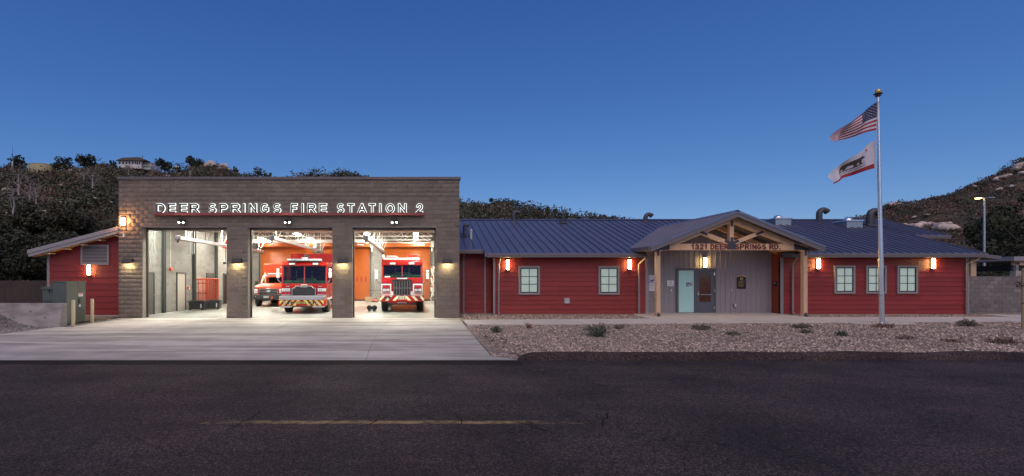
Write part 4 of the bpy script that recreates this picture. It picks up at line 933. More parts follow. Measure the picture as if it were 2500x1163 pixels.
# ------------------------------------------------------------------ exhaust rails
def exhaust(x, ya, yb, label, hose_y, hose):
    z = 3.93; t = root('exhaust_rail', (x, ya, z), label, 'exhaust rail', 'exhaust extraction rails')
    MB().box(x - 0.09, x + 0.09, ya, yb, z - 0.09, z + 0.09).build('rail', 'galv', t, bevel=0.015)
    MB().box(x - 0.12, x + 0.12, ya - 0.14, ya, z - 0.14, z + 0.12).tube([(x, ya - 0.07, z - 0.14), (x, ya - 0.07, z - 0.26)], 0.05, 8).build('end_stop', 'plate_steel', t, bevel=0.02)
    MB().box(x - 0.10, x + 0.10, yb, yb + 0.08, z - 0.12, z + 0.10).build('end_cap', 'plate_steel', t)
    for y in np.arange(ya + 0.9, yb, 2.4):
        MB().tube([(x - 0.05, y, z + 0.09), (x - 0.05, y, 5.5)], 0.03, 6).tube([(x + 0.05, y + 0.02, z + 0.09), (x + 0.3, y + 0.5, 4.8)], 0.015, 5).build('hanger', 'white_steel', t)
    # trolley with flexible drop hose
    MB().box(x - 0.10, x + 0.10, hose_y - 0.2, hose_y + 0.2, z - 0.22, z - 0.08).build('trolley', 'plate_steel', t, bevel=0.02)
    if hose == 'drop':
        h_ = MB().tube([(x, hose_y, z - 0.2), (x + 0.05, hose_y, z - 0.6), (x + 0.03, hose_y, z - 1.2), (x + 0.02, hose_y + 0.05, 1.6), (x, hose_y + 0.1, 0.75)], 0.13, 12).build('hose', 'hose_white', t, smooth=True)
        MB().tube([(x + 0.02, hose_y + 0.05, 1.55), (x + 0.01, hose_y + 0.06, 1.38)], 0.18, 12).build('clamp', 'plate_steel', h_, smooth=True)
    else:
        MB().tube([(x, hose_y, z - 0.2), (x + 0.1, hose_y - 0.3, z - 0.7), (x + 0.25, hose_y - 0.3, z - 1.0), (x + 0.35, hose_y, z - 0.75), (x + 0.35, hose_y + 0.4, z - 0.5)], 0.08, 10).build('hose', 'hose_white', t, smooth=True)
exhaust(-12.1, 25.0, 38.6, 'white exhaust rail hanging in the empty bay by the block side wall', 32.2, 'drop')
exhaust(-7.32, 25.0, 38.4, 'exhaust rail hanging over the wide fire engine in the middle bay', 36.9, 'coil')
exhaust(-2.55, 25.0, 39.3, 'exhaust rail hanging beside the narrower engine in the third bay', 38.4, 'coil')

# ------------------------------------------------------------------ sign on the hall: halo letters on a red steel shelf
ZS = PZ(520, 22.9)
sg = root('station_sign', (PX(706, 22.9), 22.85, ZS), 'halo-lit station name letters standing on a red steel shelf', 'sign')
MB().box(PX(376, 22.85), PX(1036, 22.85), 22.80, 22.985, ZS - 0.125, ZS).build('shelf', 'sign_red', sg, bevel=0.008)
LET = [('D',379,400),('E',408,426),('E',436,454.5),('R',462,483),('S',507,525.5),('P',534.6,553),('R',562.7,584),('I',592,596),('N',607,625),('G',634.6,654),('S',665.6,684),
       ('F',709.5,724.5),('I',735.5,739.5),('R',750,770),('E',778.7,796.7),('S',822.5,839),('T',848,864),('A',873,893.5),('T',900.5,916),('I',926,930),('O',942,962.5),('N',972.7,991.5),('2',1017,1032)]
for ch, a, e in LET:
    x, xw = PX(a, 22.85), PX(e, 22.85) - PX(a, 22.85)
    if ch == 'I': x -= 0.03; xw = 0.14
    m_ = MB(); glyph(m_, ch, x, ZS + 0.003, xw, 0.43, 0.07, 22.915, 0.035); f_ = m_.build('letter', 'letter_face', sg)
    m_ = MB(); glyph(m_, ch, x, ZS + 0.003, xw, 0.43, 0.07, 22.953, 0.02, k=0.017); m_.build('halo_back', 'halo', f_)

# ------------------------------------------------------------------ wall lamps
def wallpack(px, label):
    y = YF; xc = PX(px, 22.9); z = PZ(638, 22.9); t = root('wall_pack', (xc, y, z), label, 'wall lamp', 'dark box lamps on the hall piers')
    MB().prism([(y, z + 0.12), (y - 0.14, z + 0.12), (y - 0.24, z - 0.06), (y - 0.24, z - 0.115), (y - 0.205, z - 0.115), (y - 0.20, z - 0.075), (y - 0.02, z - 0.075), (y, z - 0.075)], 'x', xc - 0.22, xc + 0.22).build('housing', 'dark_bronze', t, bevel=0.012)
    MB().box(xc - 0.15, xc + 0.15, y - 0.195, y - 0.12, z - 0.088, z - 0.076).build('lens', 'lamp_yellow', t)
wallpack(312, 'dark box lamp on the hall pier beside the red annex')
wallpack(578, 'dark box lamp on the pier between first and second bay')
wallpack(836, 'dark box lamp on the pier between second and third bay')
wallpack(1092, 'dark box lamp on the end pier beside the wing roof')
def flood(px, label):
    y = YF; xc = PX(px, 22.9); z = PZ(541, 22.9); t = root('flood_lamp', (xc, y, z), label, 'flood lamp', 'small flood lamps over the bay doors')
    MB().tube([(xc, y, z), (xc, y - 0.10, z)], 0.06, 10).build('base', 'dark_bronze', t)
    for s_ in (-1, 1):
        q = MB().prism([(y - 0.26, z - 0.11), (y - 0.10, z + 0.03), (y - 0.08, z + 0.10), (y - 0.14, z + 0.12), (y - 0.28, z - 0.03)], 'x', xc + s_ * 0.10 - 0.065, xc + s_ * 0.10 + 0.065).build('head', 'black_frame', t, bevel=0.01)
        MB().obox((xc + s_ * 0.10, y - 0.278, z - 0.075), (0.030, 0.030, 0.006), Matrix.Rotation(R(-48), 3, 'X')).build('lens', 'lamp_dim', q)
flood(446, 'black twin flood lamp over the first bay door'); flood(704, 'black twin flood lamp over the middle bay door'); flood(963, 'black twin flood lamp over the third bay door')
xc, z = PX(299.5, 22.9), PZ(541, 22.9)
t = root('corner_lamp', (xc, YF, z), 'bright orange wall lamp high on the hall corner over the annex', 'wall lamp')
MB().box(xc - 0.10, xc + 0.10, YF - 0.05, YF, z - 0.22, z + 0.22).build('back_plate', 'dark_bronze', t)
MB().box(xc - 0.075, xc + 0.075, YF - 0.14, YF - 0.052, z - 0.17, z + 0.17).build('diffuser', 'lamp_orange', t, bevel=0.02)
def sconce(xc, y, z, label, h=0.46):
    t = root('wall_sconce', (xc, y, z - h/2), label, 'wall lamp', 'tall white wall sconces')
    MB().box(xc - 0.085, xc + 0.085, y - 0.03, y, z - h/2 - 0.03, z + h/2 + 0.03).build('back_plate', 'dark_bronze', t)
    MB().box(xc - 0.062, xc + 0.062, y - 0.11, y - 0.031, z - h/2, z + h/2).build('diffuser', 'lamp_warm', t, bevel=0.02)
    MB().box(xc - 0.07, xc + 0.07, y - 0.12, y - 0.028, z + h/2 + 0.002, z + h/2 + 0.025).box(xc - 0.07, xc + 0.07, y - 0.12, y - 0.028, z - h/2 - 0.025, z - h/2 - 0.002).build('cap', 'dark_bronze', t)
# ------------------------------------------------------------------ siding helper
def siding(name, x0, x1, y, z0, z1, parent, mt='red_siding', exposure=0.225, top=None):
    """lap siding on a wall facing -Y; top(x) gives a sloping top. Each board is a piece of its own."""
    core = MB()
    if top: core.prism([(x0, z0), (x1, z0), (x1, top(x1)), (x0, top(x0))], 'y', y, y + 0.12)
    else: core.box(x0, x1, y, y + 0.12, z0, z1)
    w_ = core.build(name, mt, parent); z = z0; k = 0
    zmax = max(top(x0), top(x1)) if top else z1
    meshes = {}
    while z < zmax - 0.02:
        zt = min(z + exposure + 0.02, zmax)
        if top:
            xa = x0 if top(x0) > z + 0.02 else next((x for x in np.linspace(x0, x1, 200) if top(x) > z + 0.02), x1)
            b = MB(); n = 12
            for i in range(n + 1):
                x = xa + (x1 - xa) * i / n; t1 = min(zt, top(x)); t1 = max(t1, z + 0.001)
                b.v += [(x, y - 0.026, z), (x, y - 0.003, t1), (x, y, z)]
            for i in range(n):
                p, q = 3*i, 3*(i+1); b.f += [(p, q, q+1, p+1), (p, p+2, q+2, q)]; b.m += [0, 0]
            b.build('siding_board', mt, w_)
        else:
            cuts = [x0]; q = x0 + random.uniform(1.0, 3.4)
            while q < x1 - 0.7: cuts.append(q); q += 3.66
            cuts.append(x1)
            for xa_, xb_ in zip(cuts[:-1], cuts[1:]):
                MB().prism([(y, z), (y - 0.026, z), (y - 0.003, zt), (y, zt)], 'x', xa_ + 0.0015, xb_ - 0.0015).build('siding_board', mt, w_)
        z += exposure; k += 1
    return w_
# ------------------------------------------------------------------ living-quarters wing
YW, YE_, PIT, ZE = 23.9, 24.5, 0.3397, 3.05
YEAVE, YRIDGE = 23.3, 30.5; ZRIDGE = ZE + PIT * (YRIDGE - YEAVE)
wing = root('station_wing', (14.5, YW, 0.1), 'long red-sided station wing with blue-grey standing seam roof', 'building')
ZB = 0.125; ZSOF = 2.87
XL, XA, XB, XR = 3.78, 11.29, 17.79, 26.95
siding('wall', 2.07, XL + 0.02, 24.62, ZB, ZSOF + 0.3, wing)
siding('wall', XL, XA, YW, ZB, ZSOF, wing)
siding('wall', XB, XR, YW, ZB, ZSOF, wing)
MB().box(XL, XL + 0.02, YW, 24.62, ZB, ZSOF).build('return_wall', 'red_siding', wing)
MB().box(XB, XB + 0.10, YW + 0.02, YE_ + 0.05, ZB, 3.2).build('return_wall', 'red_panel', wing)
MB().box(XR - 0.02, XR, YW + 0.02, 36, ZB, ZSOF + 0.2).build('end_wall', 'red_siding', wing)
MB().box(2.06, XL, 24.63, 24.78, -0.1, ZB).box(XL - 0.02, XA + 0.02, YW - 0.01, YW + 0.14, -0.1, ZB).box(XA, XB, YE_ - 0.005, YE_ + 0.14, -0.1, ZB - 0.015).box(XB - 0.02, XR + 0.02, YW - 0.01, YW + 0.14, -0.1, ZB).build('foundation', 'foundation', wing)
# entry wall: boards with battens, each batten a piece
XP, PR, ZPK, HW = 14.46, 0.405, 4.90, 3.89
def pz_(x): return ZPK - PR * abs(x - XP)
ew = MB().prism([(XA, ZB - 0.02), (XB, ZB - 0.02), (XB, pz_(XB) - 0.13), (XP, ZPK - 0.13), (XA, pz_(XA) - 0.13)], 'y', YE_, YE_ + 0.12).build('entry_wall', 'board_grey', wing)
x = XA + 0.12
while x < XB - 0.02:
    z0_ = 2.42 if 12.98 < x < 15.02 else ZB - 0.01
    MB().box(x - 0.022, x + 0.022, YE_ - 0.018, YE_, z0_, pz_(x) - 0.16).build('batten', 'board_grey', ew)
    x += 0.256
# corner and trim boards
for xx_, yy_, w_ in ((XL + 0.04, YW, 0.10), (XL - 0.30, 24.62, 0.09), (XA - 0.03, YW, 0.12), (XB + 0.055, YW, 0.135), (XR - 0.06, YW, 0.13), (2.15, 24.62, 0.09)):
    MB().box(xx_ - w_/2, xx_ + w_/2, yy_ - 0.035, yy_ + 0.01, ZB - 0.01, ZSOF + (0.28 if yy_ > 24 else 0)).build('corner_board', 'trim_grey', wing, bevel=0.005)
MB().box(XA - 0.02, XA + 0.10, YW + 0.01, YE_ + 0.02, ZB - 0.01, 3.2).build('return_board', 'trim_grey', wing)
# windows
def window(x0, x1, z0, z1, y, parent):
    t = 0.095; b = MB()
    b.box(x0, x0 + t, y - 0.055, y + 0.01, z0, z1).box(x1 - t, x1, y - 0.055, y + 0.01, z0, z1).box(x0 + t, x1 - t, y - 0.055, y + 0.01, z1 - t, z1).box(x0 + t, x1 - t, y - 0.055, y + 0.01, z0, z0 + t)
    wd = b.build('window', 'trim_grey', parent, bevel=0.006)
    a, e, c, g = x0 + t, x1 - t, z0 + t, z1 - t; f_ = 0.045
    q = MB(); q.box(a, a + f_, y - 0.040, y - 0.005, c, g).box(e - f_, e, y - 0.040, y - 0.005, c, g).box(a + f_, e - f_, y - 0.040, y - 0.005, g - f_, g).box(a + f_, e - f_, y - 0.040, y - 0.005, c, c + f_)
    q.build('sash_frame', 'black_frame', wd)
    a2, e2, c2, g2 = a + f_, e - f_, c + f_, g - f_; m_ = 0.014
    xm = (a2 + e2) / 2; zs_ = [c2 + (g2 - c2) * k / 3 for k in range(4)]
    MB().box(xm - m_, xm + m_, y - 0.042, y - 0.028, c2, g2).build('muntin', 'black_frame', wd)
    for k in (1, 2): MB().box(a2, e2, y - 0.0405, y - 0.0285, zs_[k] - m_, zs_[k] + m_).build('muntin', 'black_frame', wd)
    bl = MB(); z = c2
    while z < g2 - 0.01: bl.prism([(y - 0.019, z), (y - 0.024, z + 0.022), (y - 0.019, z + 0.024)], 'x', a2, e2); z += 0.025
    bl.box(a2, e2, y - 0.0185, y - 0.017, c2, g2); bl.build('blind', 'blind', wd)
    for i in range(2):
        for k in range(3):
            xa, xb = (a2, xm - m_) if i == 0 else (xm + m_, e2)
            MB().box(xa, xb, y - 0.034, y - 0.031, zs_[k] + m_ * (k > 0), zs_[k+1] - m_ * (k < 2)).build('pane', 'pane', wd)
YS = YW - 0.026
for a, e in ((1265.7, 1318), (1460.5, 1512), (2036, 2087), (2113.3, 2163.3), (2189.4, 2239.7)):
    up = 649.9 if a < 1700 else 648.6; lo = 720 if a < 1700 else 717.5
    window(PX(a, 23.86), PX(e, 23.86), PZ(lo, 23.86), PZ(up, 23.86), YS, wing)
# vent cover low on the wall
vx0, vx1, vz0, vz1 = PX(1377, 23.86), PX(1391, 23.86), PZ(742, 23.86), PZ(727.6, 23.86)
vc = MB().box(vx0, vx1, YS - 0.03, YS, vz0, vz1).build('vent_cover', 'trim_grey', wing, bevel=0.008)
for k in range(4): MB().box(vx0 + 0.03, vx1 - 0.03, YS - 0.042, YS - 0.030, vz0 + 0.04 + k * 0.06, vz0 + 0.06 + k * 0.06).build('slat', 'sign_white', vc)
# eaves: fascia gutters and soffits
def eave(x0, x1, ye, ze, yw):
    MB().prism([(ye, ze - 0.015), (ye - 0.035, ze - 0.02), (ye - 0.035, ze - 0.06), (ye - 0.012, ze - 0.19), (ye + 0.05, ze - 0.20), (ye + 0.05, ze - 0.015)], 'x', x0, x1).build('gutter', 'fascia', wing, bevel=0.006)
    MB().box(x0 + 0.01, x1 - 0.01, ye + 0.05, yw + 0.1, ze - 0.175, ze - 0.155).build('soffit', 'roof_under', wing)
EV = [(2.08, 3.40, 23.92), (3.40, 27.1, YEAVE), (27.1, 29.1, 26.7)]
def rz(y): return ZE + PIT * (y - YEAVE)
eave(2.08, 3.40, 23.92, rz(23.92), 24.62); eave(3.40, 10.9, YEAVE, ZE, YW); eave(17.95, 27.1, YEAVE, ZE, YW); eave(27.1, 29.1, 26.7, rz(26.7), 27.4)
MB().box(3.38, 3.44, YEAVE, 23.92, ZE - 0.18, ZE + 0.05).build('fascia_return', 'fascia', wing)
for (xr, ya, yb) in ((27.1, YEAVE, 26.7), (29.1, 26.7, YRIDGE)):
    b = MB(); b.add([(xr, ya - 0.03, rz(ya) - 0.20), (xr, yb, rz(yb) - 0.20), (xr, yb, rz(yb) + 0.03), (xr, ya - 0.03, rz(ya) + 0.03), (xr + 0.04, ya - 0.03, rz(ya) - 0.20), (xr + 0.04, yb, rz(yb) - 0.20), (xr + 0.04, yb, rz(yb) + 0.03), (xr + 0.04, ya - 0.03, rz(ya) + 0.03)],
          [(0,1,2,3),(7,6,5,4),(0,4,5,1),(1,5,6,2),(2,6,7,3),(3,7,4,0)])
    b.build('rake_board', 'fascia', wing)
MB().box(26.5, 28.7, 27.4, 27.5, 2.5, rz(26.7) - 0.1).build('upper_wall', 'red_siding', wing)
MB().box(28.62, 28.75, 27.36, 27.5, 2.5, rz(26.7) - 0.1).build('corner_board', 'trim_grey', wing)
# roof: deck, then standing-seam panels, each a piece
rf = MB()
def eave_y(xm):
    if 10.62 < xm < 18.3: return YEAVE + (pz_(xm) - ZE) / PIT - 0.12
    return next(y for a, e, y in EV if xm < e or e == 29.1)
PANELS = []; x = 2.08
while x < 29.08:
    w_ = min(0.406, 29.1 - x); PANELS.append((x, x + w_, round(eave_y(x + w_ / 2), 2))); x += 0.406
for x0, x1, ye in PANELS: rf.add([(x0, ye, rz(ye) - 0.15), (x1, ye, rz(ye) - 0.15), (x1, YRIDGE, ZRIDGE - 0.15), (x0, YRIDGE, ZRIDGE - 0.15), (x0, ye, rz(ye) - 0.012), (x1, ye, rz(ye) - 0.012), (x1, YRIDGE, ZRIDGE - 0.012), (x0, YRIDGE, ZRIDGE - 0.012)], [(0,3,2,1),(4,5,6,7),(0,1,5,4)])
rf.add([(2.08, YRIDGE, ZRIDGE - 0.01), (29.1, YRIDGE, ZRIDGE - 0.01), (29.1, 38, ZRIDGE - 0.01 - PIT * 7.5), (2.08, 38, ZRIDGE - 0.01 - PIT * 7.5)], [(0,1,2,3)])
roof = rf.build('roof', 'roof_metal', wing)
pm = {}
def seam_panel(w_, ye):
    k = (round(w_, 3), round(ye, 2))
    if k not in pm:
        b = MB(); L = YRIDGE - ye; za, zb_ = 0.0, PIT * L; r = 0.058; rw = 0.022
        b.add([(rw, 0, za), (w_, 0, za), (w_, L, zb_), (rw, L, zb_), (rw, 0, za - 0.02), (w_, 0, za - 0.02)], [(0,1,2,3), (4,5,1,0)])
        b.add([(0, 0, za - 0.02), (rw, 0, za - 0.02), (rw, L, zb_), (0, L, zb_), (0, 0, za + r), (rw, 0, za + r), (rw, L, zb_ + r), (0, L, zb_ + r)], [(4,5,6,7),(0,1,5,4),(1,2,6,5),(3,0,4,7),(2,3,7,6)])
        o = b.build('roof_panel', 'roof_metal', fixn=False); pm[k] = o.data; bpy.data.objects.remove(o)
    return pm[k]
for x0, x1, ye in PANELS: share('roof_panel', seam_panel(x1 - x0, ye), (x0, ye, rz(ye)), roof)
MB().prism([(YRIDGE - 0.18, ZRIDGE - 0.02), (YRIDGE, ZRIDGE + 0.055), (YRIDGE + 0.18, ZRIDGE - 0.02)], 'x', 2.08, 29.12).build('ridge_cap', 'roof_metal', roof)
# downspouts
def downspout(px, y, ztop, parent, lean=0.0, off=0.45):
    x = PX(px, y); b = MB(); yb = y - 0.09
    b.tube([(x + lean, y - off, ztop), (x + lean, y - off, ztop - 0.10), (x, yb, ztop - 0.34), (x, yb, ZB + 0.08), (x, yb - 0.12, ZB)], 0.048, 4); 
    for zz_ in (ztop - 0.6, 1.3, 0.5): b.box(x - 0.07, x + 0.07, yb + 0.02, y, zz_, zz_ + 0.03)
    b.build('downspout', 'trim_grey', parent)
    MB().box(x - 0.16, x + 0.16, y - 0.75, y - 0.15, -0.02, ZB - 0.05).build('splash_block', 'foundation', parent, bevel=0.02)
downspout(1217, YS, ZE - 0.15, wing); downspout(1558, YS, ZE - 0.15, wing, 0.12); downspout(1932.5, YS, ZE - 0.15, wing, -0.10); downspout(2356, YS, ZE - 0.15, wing, 0.18); downspout(1131, 24.6, rz(23.92) - 0.12, wing)
# roof vents
def gooseneck(px, py_base, h, r, label, cat='roof vent', flash=True, out=1):
    # find the roof point on the sight line
    Y = (CZ * 0 + (YEAVE * PIT - ZE + CZ)) / (PIT - (CY - py_base) / F) if abs(PIT - (CY - py_base) / F) > 1e-4 else YRIDGE
    Y = min(max(Y, YEAVE + 0.4), YRIDGE + 0.9); x = PX(px, Y); z = rz(Y) if Y <= YRIDGE else ZRIDGE - PIT * (Y - YRIDGE)
    t = root('roof_vent', (x, Y, z), label, cat, 'vents on the wing roof'); k = r * 1.6
    pts_ = [(x, Y, z - 0.15), (x, Y, z + h - k)] + [(x + out * k * (1 - math.cos(a)) , Y - k * 0.35 * math.sin(a) * 0, z + h - k + k * math.sin(a)) for a in np.linspace(0.4, math.pi * 0.80, 6)]
    MB().tube(pts_, r, 12, cap=False).build('pipe', 'plate_steel', t, smooth=True, fixn=False)
    e = Vector(pts_[-1]); dd = (e - Vector(pts_[-2])).normalized(); MB().tube([e - dd * 0.02, e + dd * 0.03], r * 1.12, 12).build('mouth', 'black_frame', t, smooth=True)
    if flash: MB().prism([(Y - r*2.2, rz(Y - r*2.2) + 0.05), (Y + r*2.2, rz(Y + r*2.2) + 0.05), (Y + r*1.4, rz(Y) + 0.16), (Y - r*1.4, rz(Y) + 0.05)], 'x', x - r*2.2, x + r*2.2).build('flashing', 'plate_steel', t)
gooseneck(1254, 538, 0.52, 0.13, 'dark gooseneck vent on the ridge nearest the block hall', flash=False)
gooseneck(1375, 545, 0.62, 0.09, 'thin dark vent pipe with flashing just under the ridge')
gooseneck(1576, 538, 0.36, 0.13, 'dark gooseneck vent on the ridge left of the porch gable', flash=False)
gooseneck(2000, 538, 0.64, 0.165, 'large dark gooseneck duct on the ridge right of the porch gable', flash=False)
gooseneck(2124, 551, 0.86, 0.185, 'largest gooseneck duct, half hidden behind the flagpole')
gooseneck(1133, 578, 0.62, 0.075, 'short dark vent pipe on the roof against the block hall')
Y = 25.9; x = PX(1150, Y); t = root('vent_pipe', (x, Y, rz(Y)), 'white plastic vent pipe on the roof beside the block hall', 'roof vent')
MB().tube([(x, Y, rz(Y) - 0.1), (x, Y, rz(Y) + 0.46)], 0.06, 10).build('pipe', 'white_steel', t, smooth=True)
MB().tube([(x, Y, rz(Y) + 0.44), (x, Y, rz(Y) + 0.52)], [0.085, 0.06], 10).build('cap', 'white_steel', t, smooth=True)
x = PX(1427, 31.0); t = root('dome_vent', (x, 31.0, ZRIDGE - 0.15), 'low round dome vent just behind the ridge', 'roof vent')
MB().sphere((x, 31.0, ZRIDGE - 0.05), (0.36, 0.36, 0.30), 14, 6, half=True).build('dome', 'plate_steel', t, smooth=True)
for px, py, lb in ((1899, 546, 'pale skylight turret beside the porch gable peak'), (2070, 552, 'pale skylight turret between the two large ducts')):
    Y = (YEAVE * PIT - ZE + CZ) / (PIT - (CY - py) / F); x = PX(px, Y); z = rz(Y)
    t = root('roof_turret', (x, Y, z), lb, 'roof vent', 'skylight turrets on the wing roof')
    MB().box(x - 0.46, x + 0.46, Y - 0.45, Y + 0.45, z - 0.3, z + 0.22).build('curb', 'galv', t)
    MB().prism([(x - 0.54, z + 0.222), (x + 0.54, z + 0.222), (x + 0.45, z + 0.30), (x - 0.45, z + 0.30)], 'y', Y - 0.52, Y + 0.52).build('lid', 'alum', t, bevel=0.01)
    MB().sphere((x, Y, z + 0.30), (0.24, 0.24, 0.20), 14, 6, half=True).build('dome', 'alum', t, smooth=True)
# side porch past the end wall
b = MB(); zc = 3.12
b.add([(27.1, 27.6, 3.75), (33.0, 27.6, zc), (33.0, 32.5, zc), (27.1, 32.5, 3.75)], [(0,1,2,3)]); b.add([(27.1, 27.6, 3.55), (33.0, 27.6, zc - 0.20), (33.0, 27.6, zc), (27.1, 27.6, 3.75)], [(0,1,2,3)]); b.add([(33.0, 27.6, zc - 0.2), (33.0, 32.5, zc - 0.2), (33.0, 32.5, zc), (33.0, 27.6, zc)], [(0,1,2,3)]); b.add([(27.1, 27.6, 3.55), (33.0, 27.6, zc - 0.20), (33.0, 32.5, zc - 0.2), (27.1, 32.5, 3.55)], [(0,1,2,3)])
sp_ = root('side_porch', (32, 28.2, 0.1), 'timber side porch at the far end of the wing, over the yard wall', 'porch')
b.build('roof', 'fascia', sp_)
for x, y in ((32.05, 28.3), (32.05, 31.6)): MB().box(x - 0.16, x + 0.16, y - 0.16, y + 0.16, 0.05, zc - 0.1).build('post', 'timber_post', sp_, bevel=0.01)
MB().box(27.2, 32.6, 28.2, 28.4, 2.93, 3.15).build('beam', 'timber', sp_)

# ------------------------------------------------------------------ entrance: door, sidelight, signs on the entry wall
def ex(px): return PX(px, YE_ - 0.02)
def ez(py): return PZ(py, YE_ - 0.02)
f_ = MB(); ya, yb = YE_ - 0.07, YE_ + 0.01; a, e, c, g = ex(1650), ex(1747), ZB - 0.02, ez(655)
f_.box(a, a + 0.12, ya, yb, c, g).box(e - 0.08, e, ya, yb, c, g).box(a + 0.12, e - 0.08, ya, yb, g - 0.12, g).box(ex(1693.5), ex(1697.3), ya, yb, c, g - 0.12).box(a + 0.12, ex(1693.5), ya, yb, c, c + 0.06)
dr = f_.build('door_frame', 'door_grey', wing, bevel=0.006)
MB().box(a + 0.12, ex(1693.5), YE_ - 0.04, YE_ - 0.03, c + 0.06, g - 0.12).build('sidelight', 'frosted', dr)
MB().box(ex(1675), ex(1682.5), YE_ - 0.046, YE_ - 0.041, ez(699.5), ez(690)).build('access_sign', 'sign_blue', dr)
MB().box(ex(1677.6), ex(1680.2), YE_ - 0.05, YE_ - 0.047, ez(697.5), ez(694)).tube([(ex(1677.7), YE_ - 0.049, ez(692.5)), (ex(1678.8), YE_ - 0.049, ez(695.5)), (ex(1680.8), YE_ - 0.049, ez(696)), (ex(1681.6), YE_ - 0.049, ez(698))], 0.010, 4).sphere((ex(1677.8), YE_ - 0.049, ez(691.7)), 0.018, 6, 4).build('wheelchair_symbol', 'sign_white', dr)
MB().box(ex(1684), ex(1690), YE_ - 0.046, YE_ - 0.041, ez(697.5), ez(691)).build('small_notice', 'dark_red', dr)
MB().box(ex(1685.5), ex(1688.5), YE_ - 0.05, YE_ - 0.047, ez(695.5), ez(692.5)).build('notice_print', 'sign_white', dr)
x0, x1 = ex(1697.3) + 0.008, e - 0.088
gx0, gx1, gz0, gz1 = ex(1706.5), ex(1734), ez(737.5), ez(669)
lf = MB(); lf.box(x0, gx0, ya + 0.015, yb - 0.02, c + 0.012, g - 0.128).box(gx1, x1, ya + 0.015, yb - 0.02, c + 0.012, g - 0.128).box(gx0, gx1, ya + 0.015, yb - 0.02, gz1, g - 0.128).box(gx0, gx1, ya + 0.015, yb - 0.02, c + 0.012, gz0)
leaf = lf.build('door_leaf', 'door_grey', dr)
MB().box(gx0, gx1, ya + 0.035, ya + 0.043, gz0, gz1).build('glass', 'door_glass', dr)
MB().box(gx0 - 0.02, gx1 + 0.02, ya - 0.03, ya + 0.0, ez(720.5), ez(718.8)).build('push_bar', 'galv', dr)
MB().box(ex(1701.2), ex(1704.8), ya - 0.015, ya + 0.016, ez(723.5), ez(711)).tube([(ex(1703), ya - 0.02, ez(719)), (ex(1703), ya - 0.07, ez(719)), (ex(1709.5), ya - 0.07, ez(719))], 0.016, 6).build('handle', 'chrome', dr)
for py in (669, 709, 750): MB().box(x1 - 0.02, x1 + 0.02, ya - 0.012, ya + 0.016, ez(py + 4), ez(py - 3)).build('hinge', 'chrome', dr)
MB().box(x0 + 0.01, x1 - 0.01, ya - 0.004, ya + 0.02, c - 0.005, c + 0.012).build('threshold', 'alum', dr)
# notices
def notice(x0, x1, y0, y1, label, mt='sign_white'):
    t = root('wall_sign', (ex((x0+x1)/2), YE_ - 0.02, ez(y1)), label, 'sign')
    MB().box(ex(x0), ex(x1), YE_ - 0.036, YE_ - 0.020, ez(y1), ez(y0)).build('panel', mt, t, bevel=0.003); return t
t = notice(1583.5, 1602, 672.6, 711, 'tall white safe-haven notice half behind the left porch post')
hx, hz = ex(1592), ez(690)
MB().tube([(hx - 0.13, YE_ - 0.039, hz), (hx - 0.13, YE_ - 0.039, hz + 0.17), (hx, YE_ - 0.039, hz + 0.30), (hx + 0.13, YE_ - 0.039, hz + 0.17), (hx + 0.13, YE_ - 0.039, hz), (hx - 0.13, YE_ - 0.039, hz)], 0.010, 4).build('house_outline', 'sign_blue', t)
MB().sphere((hx - 0.03, YE_ - 0.038, hz + 0.08), (0.07, 0.004, 0.045), 10, 6).sphere((hx + 0.05, YE_ - 0.038, hz + 0.12), (0.045, 0.004, 0.05), 10, 6).build('hand_emblem', 'sign_blue', t)
b = MB()
for k in range(5): b.box(hx - 0.14, hx + 0.14 - 0.05 * (k % 2), YE_ - 0.039, YE_ - 0.0365, hz - 0.09 - 0.05 * k, hz - 0.08 - 0.05 * k)
b.build('print_lines', 'trim_grey', t)
t = notice(1628.5, 1645, 685, 699, 'small white no-smoking notice beside the entrance sidelight')
nx_, nz_ = ex(1636.7), ez(689.5)
MB().tube([(nx_ + 0.05 * math.cos(a), YE_ - 0.038, nz_ + 0.05 * math.sin(a)) for a in np.linspace(0, 6.283, 17)] , 0.006, 4).tube([(nx_ - 0.035, YE_ - 0.038, nz_ + 0.035), (nx_ + 0.035, YE_ - 0.038, nz_ - 0.035)], 0.006, 4).build('symbol', 'ink', t)
b = MB()
for k in range(2): b.box(ex(1630.5), ex(1643), YE_ - 0.039, YE_ - 0.0365, ez(694.5 + 2 * k), ez(693.8 + 2 * k))
b.build('print_lines', 'trim_grey', t)
px0, px1, pz0, pz1 = ex(1798.5), ex(1819.5), ez(705), ez(676); xm = (px0 + px1) / 2
t = root('plaque', (xm, YE_, pz0), 'black memorial plaque with gold seal right of the entrance', 'plaque')
MB().prism([(px0, pz0), (px1, pz0), (px1, pz1), (xm, pz1 + 0.05), (px0, pz1)], 'y', YE_ - 0.06, YE_ - 0.019).build('slab', 'black_frame', t, bevel=0.006)
MB().prism([(px0 - 0.03, pz1 - 0.02), (px0 + 0.02, pz1 + 0.03), (xm, pz1 + 0.075), (px1 - 0.02, pz1 + 0.045), (px1 + 0.04, pz1 + 0.05), (px1 + 0.02, pz1 - 0.03), (xm, pz1 + 0.04)], 'y', YE_ - 0.07, YE_ - 0.03).build('carved_top', 'timber', t)
MB().tube([(xm, YE_ - 0.062, pz1 - 0.10), (xm, YE_ - 0.068, pz1 - 0.10)], 0.075, 20).build('seal', 'gold', t)
MB().tube([(xm, YE_ - 0.0685, pz1 - 0.10), (xm, YE_ - 0.071, pz1 - 0.10)], 0.05, 20).build('seal_centre', 'cabinet_green', t)
b = MB()
for k in range(6): b.box(px0 + 0.06, px1 - 0.06 - 0.04 * (k % 3), YE_ - 0.063, YE_ - 0.0605, pz1 - 0.23 - 0.05 * k, pz1 - 0.22 - 0.05 * k)
